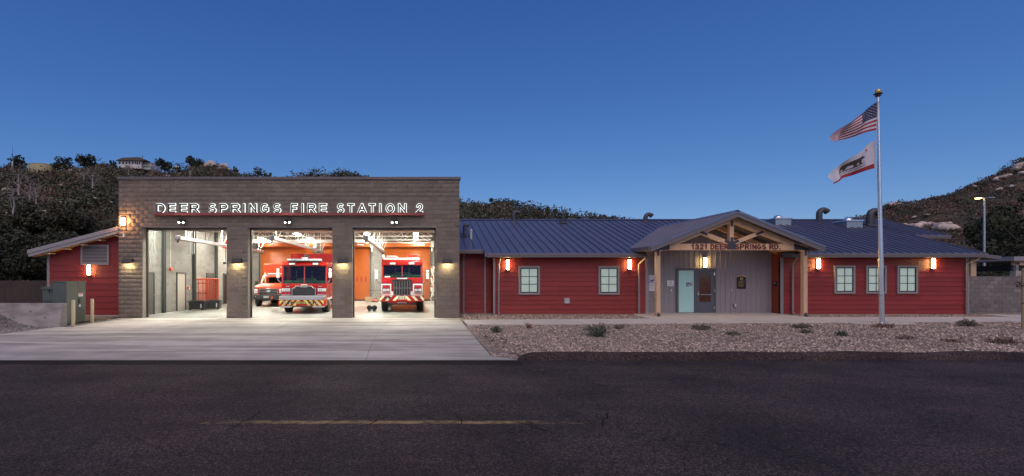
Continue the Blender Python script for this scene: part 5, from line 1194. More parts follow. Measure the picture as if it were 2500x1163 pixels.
b.build('print_lines', 'gold', t)
bx_ = ex(1638.6); t = root('door_button', (bx_, YE_, ez(709)), 'round white door bell button on the entry wall', 'button')
MB().tube([(bx_, YE_ - 0.019, ez(709)), (bx_, YE_ - 0.03, ez(709))], 0.045, 14).build('plate', 'sign_white', t); MB().tube([(bx_, YE_ - 0.031, ez(709)), (bx_, YE_ - 0.04, ez(709))], 0.02, 10).build('push', 'galv', t)
t = root('outlet_box', (ex(1793), YE_, ez(750)), 'grey weatherproof outlet box low on the entry wall', 'outlet')
MB().box(ex(1790.5), ex(1795.8), YE_ - 0.09, YE_ - 0.019, ez(750), ez(741.5)).build('cover', 'galv', t, bevel=0.012); MB().box(ex(1791.5), ex(1794.8), YE_ - 0.10, YE_ - 0.091, ez(748), ez(743)).build('lid', 'white_steel', t)
t = root('card_reader', (ex(1784.7), YE_, ez(711)), 'small pale card reader right of the door', 'card reader')
MB().box(ex(1783.6), ex(1785.8), YE_ - 0.04, YE_ - 0.019, ez(711), ez(705.5)).build('case', 'white_steel', t, bevel=0.004); MB().box(ex(1784.1), ex(1785.3), YE_ - 0.044, YE_ - 0.041, ez(707.5), ez(706)).build('lamp', 'ink', t)
t = root('intercom', (XB, 24.2, 1.45), 'small black intercom on the red return wall', 'intercom')
MB().box(XB - 0.04, XB, 24.13, 24.29, 1.45, 1.72).build('case', 'black_frame', t, bevel=0.01); MB().box(XB - 0.046, XB - 0.041, 24.17, 24.25, 1.60, 1.66).build('screen', 'galv', t)

# ------------------------------------------------------------------ timber entry porch
YP, YG = 22.4, 22.03
porch = root('entry_porch', (XP, YP, 0.1), 'timber truss entry porch with gabled metal roof and street address', 'porch')
for xx_ in (11.10, 17.83):
    po = MB().box(xx_ - 0.09, xx_ + 0.09, YP, YP + 0.19, 0.06, 3.13).build('post', 'timber_post', porch, bevel=0.008)
    MB().prism([(xx_ - 0.075, 0.07), (xx_ + 0.075, 0.07), (xx_ + 0.075, 0.24), (xx_, 0.31), (xx_ - 0.075, 0.24)], 'y', YP - 0.012, YP + 0.2).build('base_shoe', 'plate_steel', po)
ZB0, ZB1 = PZ(611, YP), PZ(595.5, YP)
MB().box(10.98, 17.95, YP + 0.01, YP + 0.18, ZB0, ZB1).build('beam', 'timber', porch, bevel=0.008)
for s_ in (-1, 1):                                               # top chords, braces
    MB().bar((XP + s_ * 0.06, YP + 0.095, pz_(XP) - 0.36), (XP + s_ * 3.40, YP + 0.095, pz_(XP + 3.40) - 0.36), 0.17, 0.24).build('top_chord', 'timber', porch, bevel=0.006)
    MB().bar((XP + s_ * 0.10, YP + 0.095, ZB1 + 0.03), (XP + s_ * 1.50, YP + 0.095, pz_(XP + 1.50) - 0.27), 0.15, 0.17).build('brace', 'timber', porch, bevel=0.006)
    MB().bar((XP + s_ * 0.06, YE_ - 0.3, pz_(XP) - 0.36), (XP + s_ * 3.40, YE_ - 0.3, pz_(XP + 3.40) - 0.36), 0.12, 0.20).build('rafter', 'timber', porch)
    MB().box(XP + s_ * 3.36 - 0.09, XP + s_ * 3.36 + 0.09, YP + 0.19, YE_, 3.16, 3.38).build('side_beam', 'timber', porch)
    # steel plates at the corners
    x_ = XP + s_ * 3.37; o_ = -s_
    MB().prism([(x_ - o_ * 0.14, ZB0 - 0.01), (x_ - o_ * 0.14, pz_(x_) - 0.30), (x_ + o_ * 0.30, pz_(x_ + o_ * 0.3) - 0.28), (x_ + o_ * 0.52, ZB1 + 0.02), (x_ + o_ * 0.52, ZB0 + 0.02)], 'y', YP - 0.004, YP + 0.194).build('corner_plate', 'plate_steel', porch)
    MB().box(x_ - 0.05, x_ + 0.05, YP - 0.006, YP + 0.196, ZB0 - 0.26, ZB0).build('post_strap', 'plate_steel', porch)
    zt_ = pz_(XP + 1.50) - 0.27; c_ = Vector((XP + s_ * (0.10 + 1.40 * 0.84), YP + 0.012, ZB1 + 0.03 + (zt_ - ZB1 - 0.03) * 0.84)); MB().obox(c_, (0.34, 0.012, 0.11), Matrix.Rotation(-s_ * math.atan2(zt_ - ZB1 - 0.03, 1.40), 3, 'Y')).build('brace_plate', 'plate_steel', porch)
MB().box(XP - 0.095, XP + 0.095, YP + 0.005, YP + 0.185, ZB1, pz_(XP) - 0.30).build('king_post', 'timber_post', porch, bevel=0.006)
MB().prism([(XP - 0.17, ZB0 + 0.03), (XP + 0.17, ZB0 + 0.03), (XP + 0.17, ZB1 + 0.02), (XP + 0.34, ZB1 + 0.10), (XP + 0.29, ZB1 + 0.20), (XP + 0.06, ZB1 + 0.10), (XP + 0.06, ZB1 + 0.30), (XP - 0.06, ZB1 + 0.30), (XP - 0.06, ZB1 + 0.10), (XP - 0.29, ZB1 + 0.20), (XP - 0.34, ZB1 + 0.10), (XP - 0.17, ZB1 + 0.02)], 'y', YP - 0.006, YP + 0.01).build('centre_plate', 'plate_steel', porch)
MB().box(XP - 0.055, XP + 0.055, YP - 0.004, YP + 0.01, pz_(XP) - 0.66, pz_(XP) - 0.40).build('peak_plate', 'plate_steel', porch)
b = MB()                                                          # bolts
for s_ in (-1, 1):
    for i in range(4):
        for k in range(3): b.tube([(XP + s_ * (2.95 + 0.12 * i), YP - 0.014, ZB0 + 0.07 + 0.10 * k), (XP + s_ * (2.95 + 0.12 * i), YP - 0.002, ZB0 + 0.07 + 0.10 * k)], 0.014, 6)
b.build('bolts', 'black_frame', porch)['kind'] = 'stuff'
# address letters on the beam
for s_, a, e in (('1321 DEER', 1688, 1778), ('SPRINGS RD.', 1795, 1906)):
    word(s_, PX(a, YP), PX(e, YP), ZB0 + 0.035, 0.24, 0.042, YP - 0.022, 0.03, 'dark_red', porch, 'address_letter')
# gable roof of the porch: slabs reach back to the main roof, seam panels on top
YV0 = lambda zz_: YEAVE + (zz_ - ZE) / PIT
for s_ in (-1, 1):
    xe = XP + s_ * HW; ze_ = pz_(xe); yb_e, yb_p = YV0(ze_) + 0.15, YV0(ZPK) + 0.1
    b = MB(); th = 0.10
    b.add([(XP, YG, ZPK), (xe, YG, ze_), (xe, yb_e, ze_), (XP, yb_p, ZPK), (XP, YG, ZPK - th), (xe, YG, ze_ - th), (xe, yb_e, ze_ - th), (XP, yb_p, ZPK - th)], [(0,1,2,3),(7,6,5,4),(0,4,5,1),(1,5,6,2),(2,6,7,3)])
    sl = b.build('roof_slope', 'roof_metal', porch)
    nx = 7; Lr = HW / nx
    # seams run down the slope; they step back along the ridge
    y = YG + 0.02
    while y < yb_p - 0.1:
        # seam from ridge to eave or valley
        t_ = 1.0 if y < yb_e - 0.1 else max(0.02, (yb_p - y) / (yb_p - yb_e))
        b = MB().bar((XP, y, ZPK + 0.022), (XP + s_ * HW * t_, y, pz_(XP + HW * t_) + 0.022), 0.016, 0.045); b.build('seam', 'roof_metal', sl); y += 0.406
    # fascia boards at the gable front: an upper and a lower band
    MB().add([(XP, YG - 0.04, ZPK + 0.03), (xe + s_ * 0.03, YG - 0.04, pz_(xe + s_ * 0.03) + 0.03), (xe + s_ * 0.03, YG - 0.04, pz_(xe + s_ * 0.03) - 0.09), (XP, YG - 0.04, ZPK - 0.09), (XP, YG + 0.02, ZPK + 0.03), (xe + s_ * 0.03, YG + 0.02, pz_(xe) + 0.03), (xe + s_ * 0.03, YG + 0.02, pz_(xe) - 0.09), (XP, YG + 0.02, ZPK - 0.09)], [(0,1,2,3),(7,6,5,4),(0,4,5,1),(1,5,6,2),(2,6,7,3)]).build('rake_trim', 'roof_metal', porch)
    MB().add([(XP, YG - 0.02, ZPK - 0.092), (xe, YG - 0.02, ze_ - 0.092), (xe, YG - 0.02, ze_ - 0.27), (XP, YG - 0.02, ZPK - 0.27), (XP, YG + 0.02, ZPK - 0.092), (xe, YG + 0.02, ze_ - 0.092), (xe, YG + 0.02, ze_ - 0.27), (XP, YG + 0.02, ZPK - 0.27)], [(0,1,2,3),(7,6,5,4),(0,4,5,1),(1,5,6,2),(2,6,7,3)]).build('rake_board', 'fascia', porch)
    MB().box(xe - 0.02, xe + s_ * 0.09, YG, yb_e + 0.3, ze_ - 0.20, ze_ - 0.01).build('gutter', 'fascia', porch, bevel=0.01)
    # tongue-and-groove soffit
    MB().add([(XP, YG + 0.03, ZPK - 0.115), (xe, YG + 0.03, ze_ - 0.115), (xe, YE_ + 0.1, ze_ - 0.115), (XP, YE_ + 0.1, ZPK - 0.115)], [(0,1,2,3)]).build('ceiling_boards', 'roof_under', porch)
MB().prism([(XP - 0.16, ZPK - 0.035), (XP, ZPK + 0.045), (XP + 0.16, ZPK - 0.035)], 'y', YG - 0.04, YV0(ZPK) + 0.1).build('ridge_cap', 'roof_metal', porch)
# sconces
sconce(PX(1240, 23.8), YS, PZ(647, 23.8), 'white wall sconce on the wing, nearest the block hall')
sconce(PX(1537.5, 23.8), YS, PZ(646, 23.8), 'white wall sconce between a wing window and the porch')
sconce(PX(1722, 24.4), YE_ - 0.018, PZ(641, 24.4), 'white wall sconce over the entrance door')
sconce(PX(1999, 23.8), YS, PZ(644.5, 23.8), 'white wall sconce on the wing right beside the porch post')
sconce(PX(2279.5, 23.8), YS, PZ(644, 23.8), 'white wall sconce near the far end of the wing')
# ------------------------------------------------------------------ annex (lean-to)
YA = 23.6; AX0, AX1 = PX(117, YA), X0
annex = root('annex', ((AX0 + AX1) / 2, YA, 0), 'red-sided lean-to annex with sloping grey roof and louvre', 'building')
rz0, rz1 = PZ(612, 23.1), PZ(554, 23.1); rx0, rx1 = PX(70, 23.1), X0 - 0.005
def atop(x): return rz0 + (rz1 - rz0) * (x - rx0) / (rx1 - rx0)
siding('wall', AX0, AX1 - 0.01, YA, 0.10, 0, annex, top=lambda x: atop(x) - 0.25, exposure=0.30)
MB().box(AX0 - 0.02, AX1 - 0.02, YA - 0.02, YA + 0.1, -0.1, 0.10).build('foundation', 'foundation', annex)
MB().box(AX0 - 0.02, AX0 + 0.10, YA - 0.04, YA + 0.05, 0.08, atop(AX0) - 0.2).build('corner_board', 'trim_grey', annex)
MB().box(AX0, AX0 + 0.1, YA + 0.05, 36, 0, atop(AX0) - 0.25).build('side_wall', 'red_siding', annex)
rfb = MB().prism([(rx0, atop(rx0)), (rx1, atop(rx1)), (rx1, atop(rx1) - 0.10), (rx0, atop(rx0) - 0.10)], 'y', 23.1, 36).build('roof', 'annex_roof', annex)
MB().prism([(rx0 - 0.03, atop(rx0) + 0.02), (rx1, atop(rx1) + 0.025), (rx1, atop(rx1) - 0.15), (rx0 - 0.03, atop(rx0) - 0.155)], 'y', 23.04, 23.098).build('rake_trim', 'annex_roof', annex)
MB().prism([(rx0 + 0.01, atop(rx0) - 0.155), (rx1, atop(rx1) - 0.152), (rx1, atop(rx1) - 0.30), (rx0 + 0.01, atop(rx0) - 0.30)], 'y', 23.065, 23.098).build('rake_board', 'annex_roof', annex)
MB().prism([(rx0, atop(rx0) - 0.26), (rx1, atop(rx1) - 0.26), (rx1, atop(rx1) - 0.28), (rx0, atop(rx0) - 0.28)], 'y', 23.1, YA + 0.1).build('soffit', 'timber', annex)
for q in np.linspace(rx0 + 0.75, rx1 - 0.3, 5): MB().box(q, q + 0.16, 23.16, YA, atop(q) - 0.36, atop(q) - 0.29).build('outrigger', 'timber', annex)
lx0, lx1, lz0, lz1 = PX(198, YA - 0.05), PX(267, YA - 0.05), PZ(647, YA - 0.05), PZ(598, YA - 0.05); ya = YA - 0.026
lv = MB().box(lx0, lx0 + 0.09, ya - 0.07, ya, lz0, lz1).box(lx1 - 0.09, lx1, ya - 0.07, ya, lz0, lz1).box(lx0 + 0.09, lx1 - 0.09, ya - 0.07, ya, lz0, lz0 + 0.09).box(lx0 + 0.09, lx1 - 0.09, ya - 0.07, ya, lz1 - 0.09, lz1).build('louvre', 'trim_grey', annex, bevel=0.005)
MB().box(lx0 + 0.09, lx1 - 0.09, ya - 0.008, ya - 0.004, lz0 + 0.09, lz1 - 0.09).build('screen', 'black_frame', lv)
n = 11
for k in range(n):
    z = lz0 + 0.10 + (lz1 - lz0 - 0.2) * k / n
    MB().prism([(ya - 0.06, z), (ya - 0.055, z - 0.008), (ya - 0.018, z + 0.030), (ya - 0.023, z + 0.038)], 'x', lx0 + 0.09, lx1 - 0.09).build('louvre_slat', 'trim_grey', lv)
sconce(PX(216.5, 23.5), YA - 0.026, PZ(659.5, 23.5), 'white wall sconce on the annex under the louvre')
# ------------------------------------------------------------------ vehicles (local frame: origin on the floor under the front bumper, front towards -Y)
def wheel(t, x, y, r, wd, hub='chrome', dual=False):
    s_ = 1 if x > 0 else -1
    prof = [(r*0.56, wd*0.5), (r*0.80, wd*0.52), (r*0.96, wd*0.44), (r, wd*0.30), (r, -wd*0.30), (r*0.96, -wd*0.44), (r*0.80, -wd*0.52), (r*0.56, -wd*0.5)]
    b = MB(); n = 28
    for j in range(n):
        a = 2*math.pi*j/n; b.v += [(x + q[1], y + q[0]*math.cos(a), r + q[0]*math.sin(a)) for q in prof]
    for j in range(n):
        for i in range(7): b.f.append((j*8+i, ((j+1)%n)*8+i, ((j+1)%n)*8+i+1, j*8+i+1)); b.m.append(0)
    for g in (-0.18, 0.0, 0.18):                                  # tread ribs
        for j in range(n): 
            a = 2*math.pi*j/n; b.obox((x + g*wd*1.4, y + (r+0.004)*math.cos(a), r + (r+0.004)*math.sin(a)), (wd*0.16, r*0.15, 0.016), Matrix.Rotation(a - math.pi/2, 3, 'X'))
    w_ = b.build('wheel', 'rubber', t, smooth=True)
    MB().tube([(x + s_*wd*0.20, y, r), (x + s_*wd*0.44, y, r)], r*0.58, 20).tube([(x + s_*wd*0.44, y, r), (x + s_*wd*0.62, y, r)], [r*0.3, r*0.2], 12).build('rim', hub, w_, smooth=True)
def plate_text(t, s_, cx, y, cz, h, w_, mt): text_obj('plate_lettering', s_, cx - w_/2, y, cz - h/2, h, 0.004, mt, t, width=w_)
def stripes(t, x0, x1, z0, z1, y, n, mt, sgn=1, half=0.5):
    """slanted bands leaning outwards either side of the middle, each a piece"""
    L = (x1 - x0) / 2; st = L / n; h = z1 - z0; sl = h * 0.9
    for s_ in (-1, 1):
        for k in range(n):
            a, e = k * st + st * 0.25, k * st + st * (0.25 + half)
            p = [(a + sl * 0.0, z1), (e, z1), (e + sl, z0), (a + sl, z0)]
            # clip at the outer end
            def cl(poly):
                out = []
                for i in range(len(poly)):
                    P, Q = poly[i], poly[(i+1) % len(poly)]
                    if P[0] <= L: out.append(P)
                    if (P[0] <= L) != (Q[0] <= L):
                        t_ = (L - P[0]) / (Q[0] - P[0]); out.append((L, P[1] + (Q[1]-P[1])*t_))
                return out
            p = cl(p)
            if len(p) >= 3: MB().prism([((x0+x1)/2 + s_ * q[0], q[1]) for q in p], 'y', y - 0.004, y + 0.004).build('chevron', mt, t)
def cab_shell(t, W, y0, depth, zb, zw0, zw1, zt, red, rake=0.12, pill=0.10, cpill=0.05):
    """a hollow cab-over cab: lower nose, pillars, roof, side walls, dash and seats behind two glass panes"""
    h = W / 2; ym = y0 + rake
    MB().box(-h, h, y0, y0 + 0.5, zb, zw0).build('nose', red, t, bevel=0.04, seg=3)
    MB().prism([(ym + 0.02, zw1), (ym - 0.10, zw1 + 0.02), (ym - 0.10, zt - 0.12), (ym + 0.05, zt), (y0 + depth, zt), (y0 + depth, zw1)], 'x', -h + 0.005, h - 0.005).build('cab_roof', red, t, bevel=0.035, seg=3)
    for s_ in (-1, 1):
        MB().prism([(y0 + 0.02, zw0 - 0.02), (y0 + pill * 1.6, zw0 - 0.02), (ym + pill * 1.6, zw1 + 0.02), (ym + 0.02, zw1 + 0.02)], 'x', s_ * (h - pill), s_ * h).build('pillar', red, t, bevel=0.015)
        MB().box(s_ * (h - 0.05), s_ * h, y0 + 0.5, y0 + depth, zb + 0.1, zw0 + 0.02).build('side_panel', red, t)
        MB().box(s_ * (h - 0.05), s_ * h, y0 + 1.0, y0 + 1.15, zw0, zw1 + 0.02).box(s_ * (h - 0.05), s_ * h, y0 + depth - 0.3, y0 + depth, zw0, zw1 + 0.02).build('door_post', red, t)
        MB().box(s_ * (h - 0.035), s_ * (h - 0.03), y0 + 0.3, y0 + depth - 0.3, zw0, zw1).build('side_window', 'windshield', t)
        MB().box(s_ * (h + 0.002), s_ * (h + 0.03), y0 + 0.75, y0 + 0.80, zb + 0.35, zw0 + 0.25).build('grab_rail', 'chrome', t)
    MB().prism([(y0 + 0.015, zw0 - 0.01), (y0 + 0.05, zw0 - 0.01), (ym + 0.05, zw1 + 0.01), (ym + 0.015, zw1 + 0.01)], 'x', -cpill / 2, cpill / 2).build('centre_post', red, t)
    for s_ in (-1, 1):
        a, e = sorted((s_ * cpill / 2, s_ * (h - pill)))
        pn = MB().add([(a, y0 + 0.03, zw0), (e, y0 + 0.03, zw0), (e, ym + 0.03, zw1), (a, ym + 0.03, zw1), (a, y0 + 0.036, zw0), (e, y0 + 0.036, zw0), (e, ym + 0.036, zw1), (a, ym + 0.036, zw1)], [(0,1,2,3),(7,6,5,4),(0,4,5,1),(2,6,7,3),(1,5,6,2),(3,7,4,0)]).build('windshield', 'windshield', t)
        g = 0.016
        MB().tube([(a, y0 + 0.022, zw0), (e, y0 + 0.022, zw0), (e, ym + 0.022, zw1), (a, ym + 0.022, zw1), (a, y0 + 0.022, zw0)], g, 4).build('seal', 'black_plastic', pn)
        MB().bar((s_ * h * 0.62, y0 - 0.01, zw0 - 0.03), (s_ * h * 0.36, y0 + 0.04, zw0 + (zw1-zw0)*0.42), 0.014, 0.014).bar((s_ * h * 0.32, y0 + 0.03, zw0 + (zw1-zw0)*0.18), (s_ * h * 0.34, y0 + 0.07, zw0 + (zw1-zw0)*0.75), 0.018, 0.018).build('wiper', 'black_plastic', t)
    # inside
    MB().prism([(y0 + 0.06, zw0 - 0.12), (y0 + 0.06, zw0 + 0.10), (y0 + 0.30, zw0 + 0.16), (y0 + 0.55, zw0 + 0.12), (y0 + 0.55, zw0 - 0.12)], 'x', -h + 0.06, h - 0.06).build('dashboard', 'dash', t, bevel=0.02)
    MB().prism([(-0.55, zw0), (-0.5, zw0 + 0.24), (-0.30, zw0 + 0.30), (0.30, zw0 + 0.30), (0.5, zw0 + 0.24), (0.55, zw0)], 'y', y0 + 0.45, y0 + 1.3).build('engine_tunnel', 'dash', t, bevel=0.03)
    MB().tube([(h*0.52 + 0.2*math.cos(a), y0 + 0.50 - 0.08*math.sin(a), zw0 + 0.22 + 0.17*math.sin(a)) for a in np.linspace(0, 6.283, 17)], 0.016, 5).build('steering_wheel', 'black_plastic', t)
    for s_ in (-1, 1):
        MB().box(s_*h*0.52 - 0.24, s_*h*0.52 + 0.24, y0 + 0.95, y0 + 1.1, zw0 - 0.4, zw0 + 0.42).box(s_*h*0.52 - 0.13, s_*h*0.52 + 0.13, y0 + 0.96, y0 + 1.08, zw0 + 0.44, zw0 + 0.62).build('crew_seat', 'cab_dark', t, bevel=0.04)
    MB().box(-h + 0.05, h - 0.05, y0 + depth - 0.06, y0 + depth - 0.02, zb, zw1).build('cab_back', 'cab_dark', t)
    MB().box(-h + 0.05, h - 0.05, y0 + 0.5, y0 + depth - 0.06, zb + 0.1, zb + 0.16).build('cab_floor', 'cab_dark', t)
def mirror(t, x, y, z, s_):
    MB().box(x - 0.085, x + 0.085, y - 0.06, y + 0.05, z - 0.24, z + 0.10).build('mirror', 'white_paint', t, bevel=0.03, seg=3)
    MB().box(x - 0.075, x + 0.075, y - 0.06, y + 0.05, z + 0.115, z + 0.26).build('mirror', 'white_paint', t, bevel=0.03, seg=3)
    MB().tube([(x, y, z - 0.24), (x, y - 0.01, z - 0.34), (x - s_ * 0.14, y + 0.05, z - 0.48), (x - s_ * 0.30, y + 0.12, z - 0.50)], 0.028, 8).build('mirror_arm', 'chrome', t, smooth=True)
def lightbar(t, x0, x1, y, z, h=0.13):
    lb = MB().box(x0, x1, y, y + 0.28, z, z + h * 0.35).build('lightbar', 'black_plastic', t)
    n = 8; w_ = (x1 - x0) / n
    for k in range(n):
        MB().box(x0 + k*w_ + 0.006, x0 + (k+1)*w_ - 0.006, y - 0.01, y + 0.28, z + h*0.30, z + h).build('lens', 'lens_white' if k not in (0,) else 'lens_white', lb, bevel=0.015)
def scene_light(t, x, y, z):
    q = MB().box(x - 0.17, x + 0.17, y, y + 0.14, z, z + 0.13).build('scene_light', 'black_plastic', t, bevel=0.015)
    MB().box(x - 0.15, x + 0.15, y - 0.012, y + 0.002, z + 0.02, z + 0.115).build('lens', 'lens_white', q, bevel=0.008)
def light_cluster(t, x, y, z0, z1, w_, rows, frame='chrome'):
    f_ = MB().box(x - w_/2, x + w_/2, y - 0.045, y + 0.02, z0, z1).build('light_bezel', frame, t, bevel=0.025, seg=3)
    rh = (z1 - z0 - 0.05) / len(rows); z = z1 - 0.025
    for mt in rows:
        for k in (-1, 1):
            cx = x + k * w_ * 0.23
            MB().box(cx - w_*0.19, cx + w_*0.19, y - 0.062, y - 0.046, z - rh + 0.015, z - 0.015).build('lamp_lens', mt, f_, bevel=0.012)
            if mt == 'lens_white': MB().tube([(cx, y - 0.066, z - rh/2), (cx, y - 0.063, z - rh/2)], rh*0.26, 12).build('bulb', 'galv', f_)
        z -= rh
    return f_

# --- engine in the third bay
def engine_third():
    t = root('fire_engine', (-0.75, 26.4, 0), 'narrower red fire engine with tall square grille in the third bay', 'fire engine', 'fire engines in the bays', world=False)
    cab_shell(t, 2.26, 0.5, 2.5, 0.62, 1.90, 2.56, 2.92, 'fire_red', rake=0.10)
    bp = MB().prism([(-1.19, 0.02), (-1.10, -0.0), (1.10, -0.0), (1.19, 0.02), (1.19, 0.52), (-1.19, 0.52)], 'z', 0.60, 0.92).build('bumper', 'fire_red', t, bevel=0.02)
    stripes(bp, -1.19, 1.19, 0.66, 0.92, -0.006, 3, 'cream', half=0.42)
    MB().box(-0.22, 0.22, -0.014, -0.004, 0.72, 0.90).build('number_plate', 'cream', bp)
    word('E112', -0.19, 0.19, 0.735, 0.145, 0.03, -0.019, 0.004, 'ink', bp, 'plate_letter')
    for x in (-0.88, -0.66):
        MB().tube([(x, -0.03, 0.82), (x, 0.02, 0.82)], 0.085, 18).build('siren_horn', 'chrome', bp, smooth=True); MB().tube([(x, -0.034, 0.82), (x, -0.028, 0.82)], 0.055, 16).build('horn_mouth', 'black_plastic', bp)
    MB().box(0.84, 1.0, -0.02, 0.01, 0.74, 0.90).build('speaker', 'plate_steel', bp)
    MB().box(-1.135, 1.135, 0.46, 0.502, 0.93, 1.14).build('white_band', 'white_paint', t)
    # grille: frame, bars
    g = MB().prism([(-0.55, 1.78), (0.55, 1.78), (0.55, 1.66), (0.49, 1.58), (0.47, 0.93), (-0.47, 0.93), (-0.49, 1.58), (-0.55, 1.66)], 'y', 0.40, 0.50).build('grille', 'black_plastic', t)
    for k in range(7): MB().box(-0.44 + k * 0.1467 - 0.007, -0.44 + k * 0.1467 + 0.007, 0.375, 0.402, 0.95, 1.70).build('grille_bar', 'galv', g)
    for k in range(11):
        z = 0.97 + k * 0.068; MB().box(-0.45, 0.45, 0.384, 0.401, z - 0.005, z + 0.005).build('grille_bar', 'plate_steel', g)
    MB().box(-0.49, 0.49, 0.36, 0.40, 1.30, 1.345).box(-0.49, 0.49, 0.36, 0.40, 0.93, 0.965).build('grille_band', 'chrome', g)
    MB().box(-0.56, 0.56, 0.37, 0.40, 1.72, 1.79).build('grille_head', 'black_plastic', g)
    MB().prism([(-0.06, 1.775), (0.06, 1.775), (0.0, 1.69)], 'y', 0.355, 0.369).build('badge', 'lens_red', g)
    for s_ in (-1, 1):
        MB().box(s_*0.86 - 0.27, s_*0.86 + 0.27, 0.42, 0.50, 1.03, 1.55).build('light_housing', 'white_paint', t, bevel=0.06, seg=3)
        light_cluster(t, s_*0.87, 0.42, 1.10, 1.49, 0.42, ['lens_red', 'lens_white'], 'black_plastic')
        MB().box(s_*0.92 - 0.11, s_*0.92 + 0.11, 0.45, 0.50, 1.62, 1.74).build('marker_lamp', 'lens_red', t, bevel=0.02)
        mirror(t, s_*1.40, 0.45, 2.06, s_)
        scene_light(t, s_*0.52, 0.42, 2.60)
        wheel(t, s_*1.0, 1.5, 0.52, 0.36); wheel(t, s_*1.0, 6.3, 0.52, 0.5)
    lightbar(t, -0.97, 0.97, 0.60, 2.83, 0.16)
    MB().box(-0.28, 0.28, 0.44, 0.50, 1.825, 1.885).build('hood_plate', 'sign_white', t)
    MB().box(-1.0, 1.0, 3.0, 8.6, 0.55, 2.75).build('body', 'fire_red', t, bevel=0.03)
    MB().box(0.30, 0.85, 1.2, 2.2, 3.0, 3.17).box(0.34, 0.81, 1.2, 2.2, 3.171, 3.2).build('roof_box', 'fire_orange', t, bevel=0.04)
    MB().tube([(-0.95, 1.0, 2.96), (-0.9, 1.0, 3.08), (-0.35, 1.0, 3.08), (-0.2, 1.0, 2.96)], 0.045, 8).build('roof_rail', 'white_steel', t)
    MB().box(-0.8, 0.8, 0.3, 8.0, 0.42, 0.60).build('chassis', 'black_plastic', t)
    MB().tube([(-0.95, 1.5, 0.5), (0.95, 1.5, 0.5)], 0.09, 8).build('axle', 'black_plastic', t)
    MB().prism([(-0.85, 0.60), (0.85, 0.60), (0.55, 0.50), (-0.55, 0.50)], 'y', 0.15, 0.25).build('lower_valance', 'fire_red', t)
    MB().box(-0.26, 0.26, 0.13, 0.15, 0.515, 0.545).build('tow_plate', 'sign_white', t)
    MB().box(-0.95, -0.65, 0.50, 0.56, 1.915, 1.975).build('dash_paper', 'sign_white', t)
    return t
engine_third()
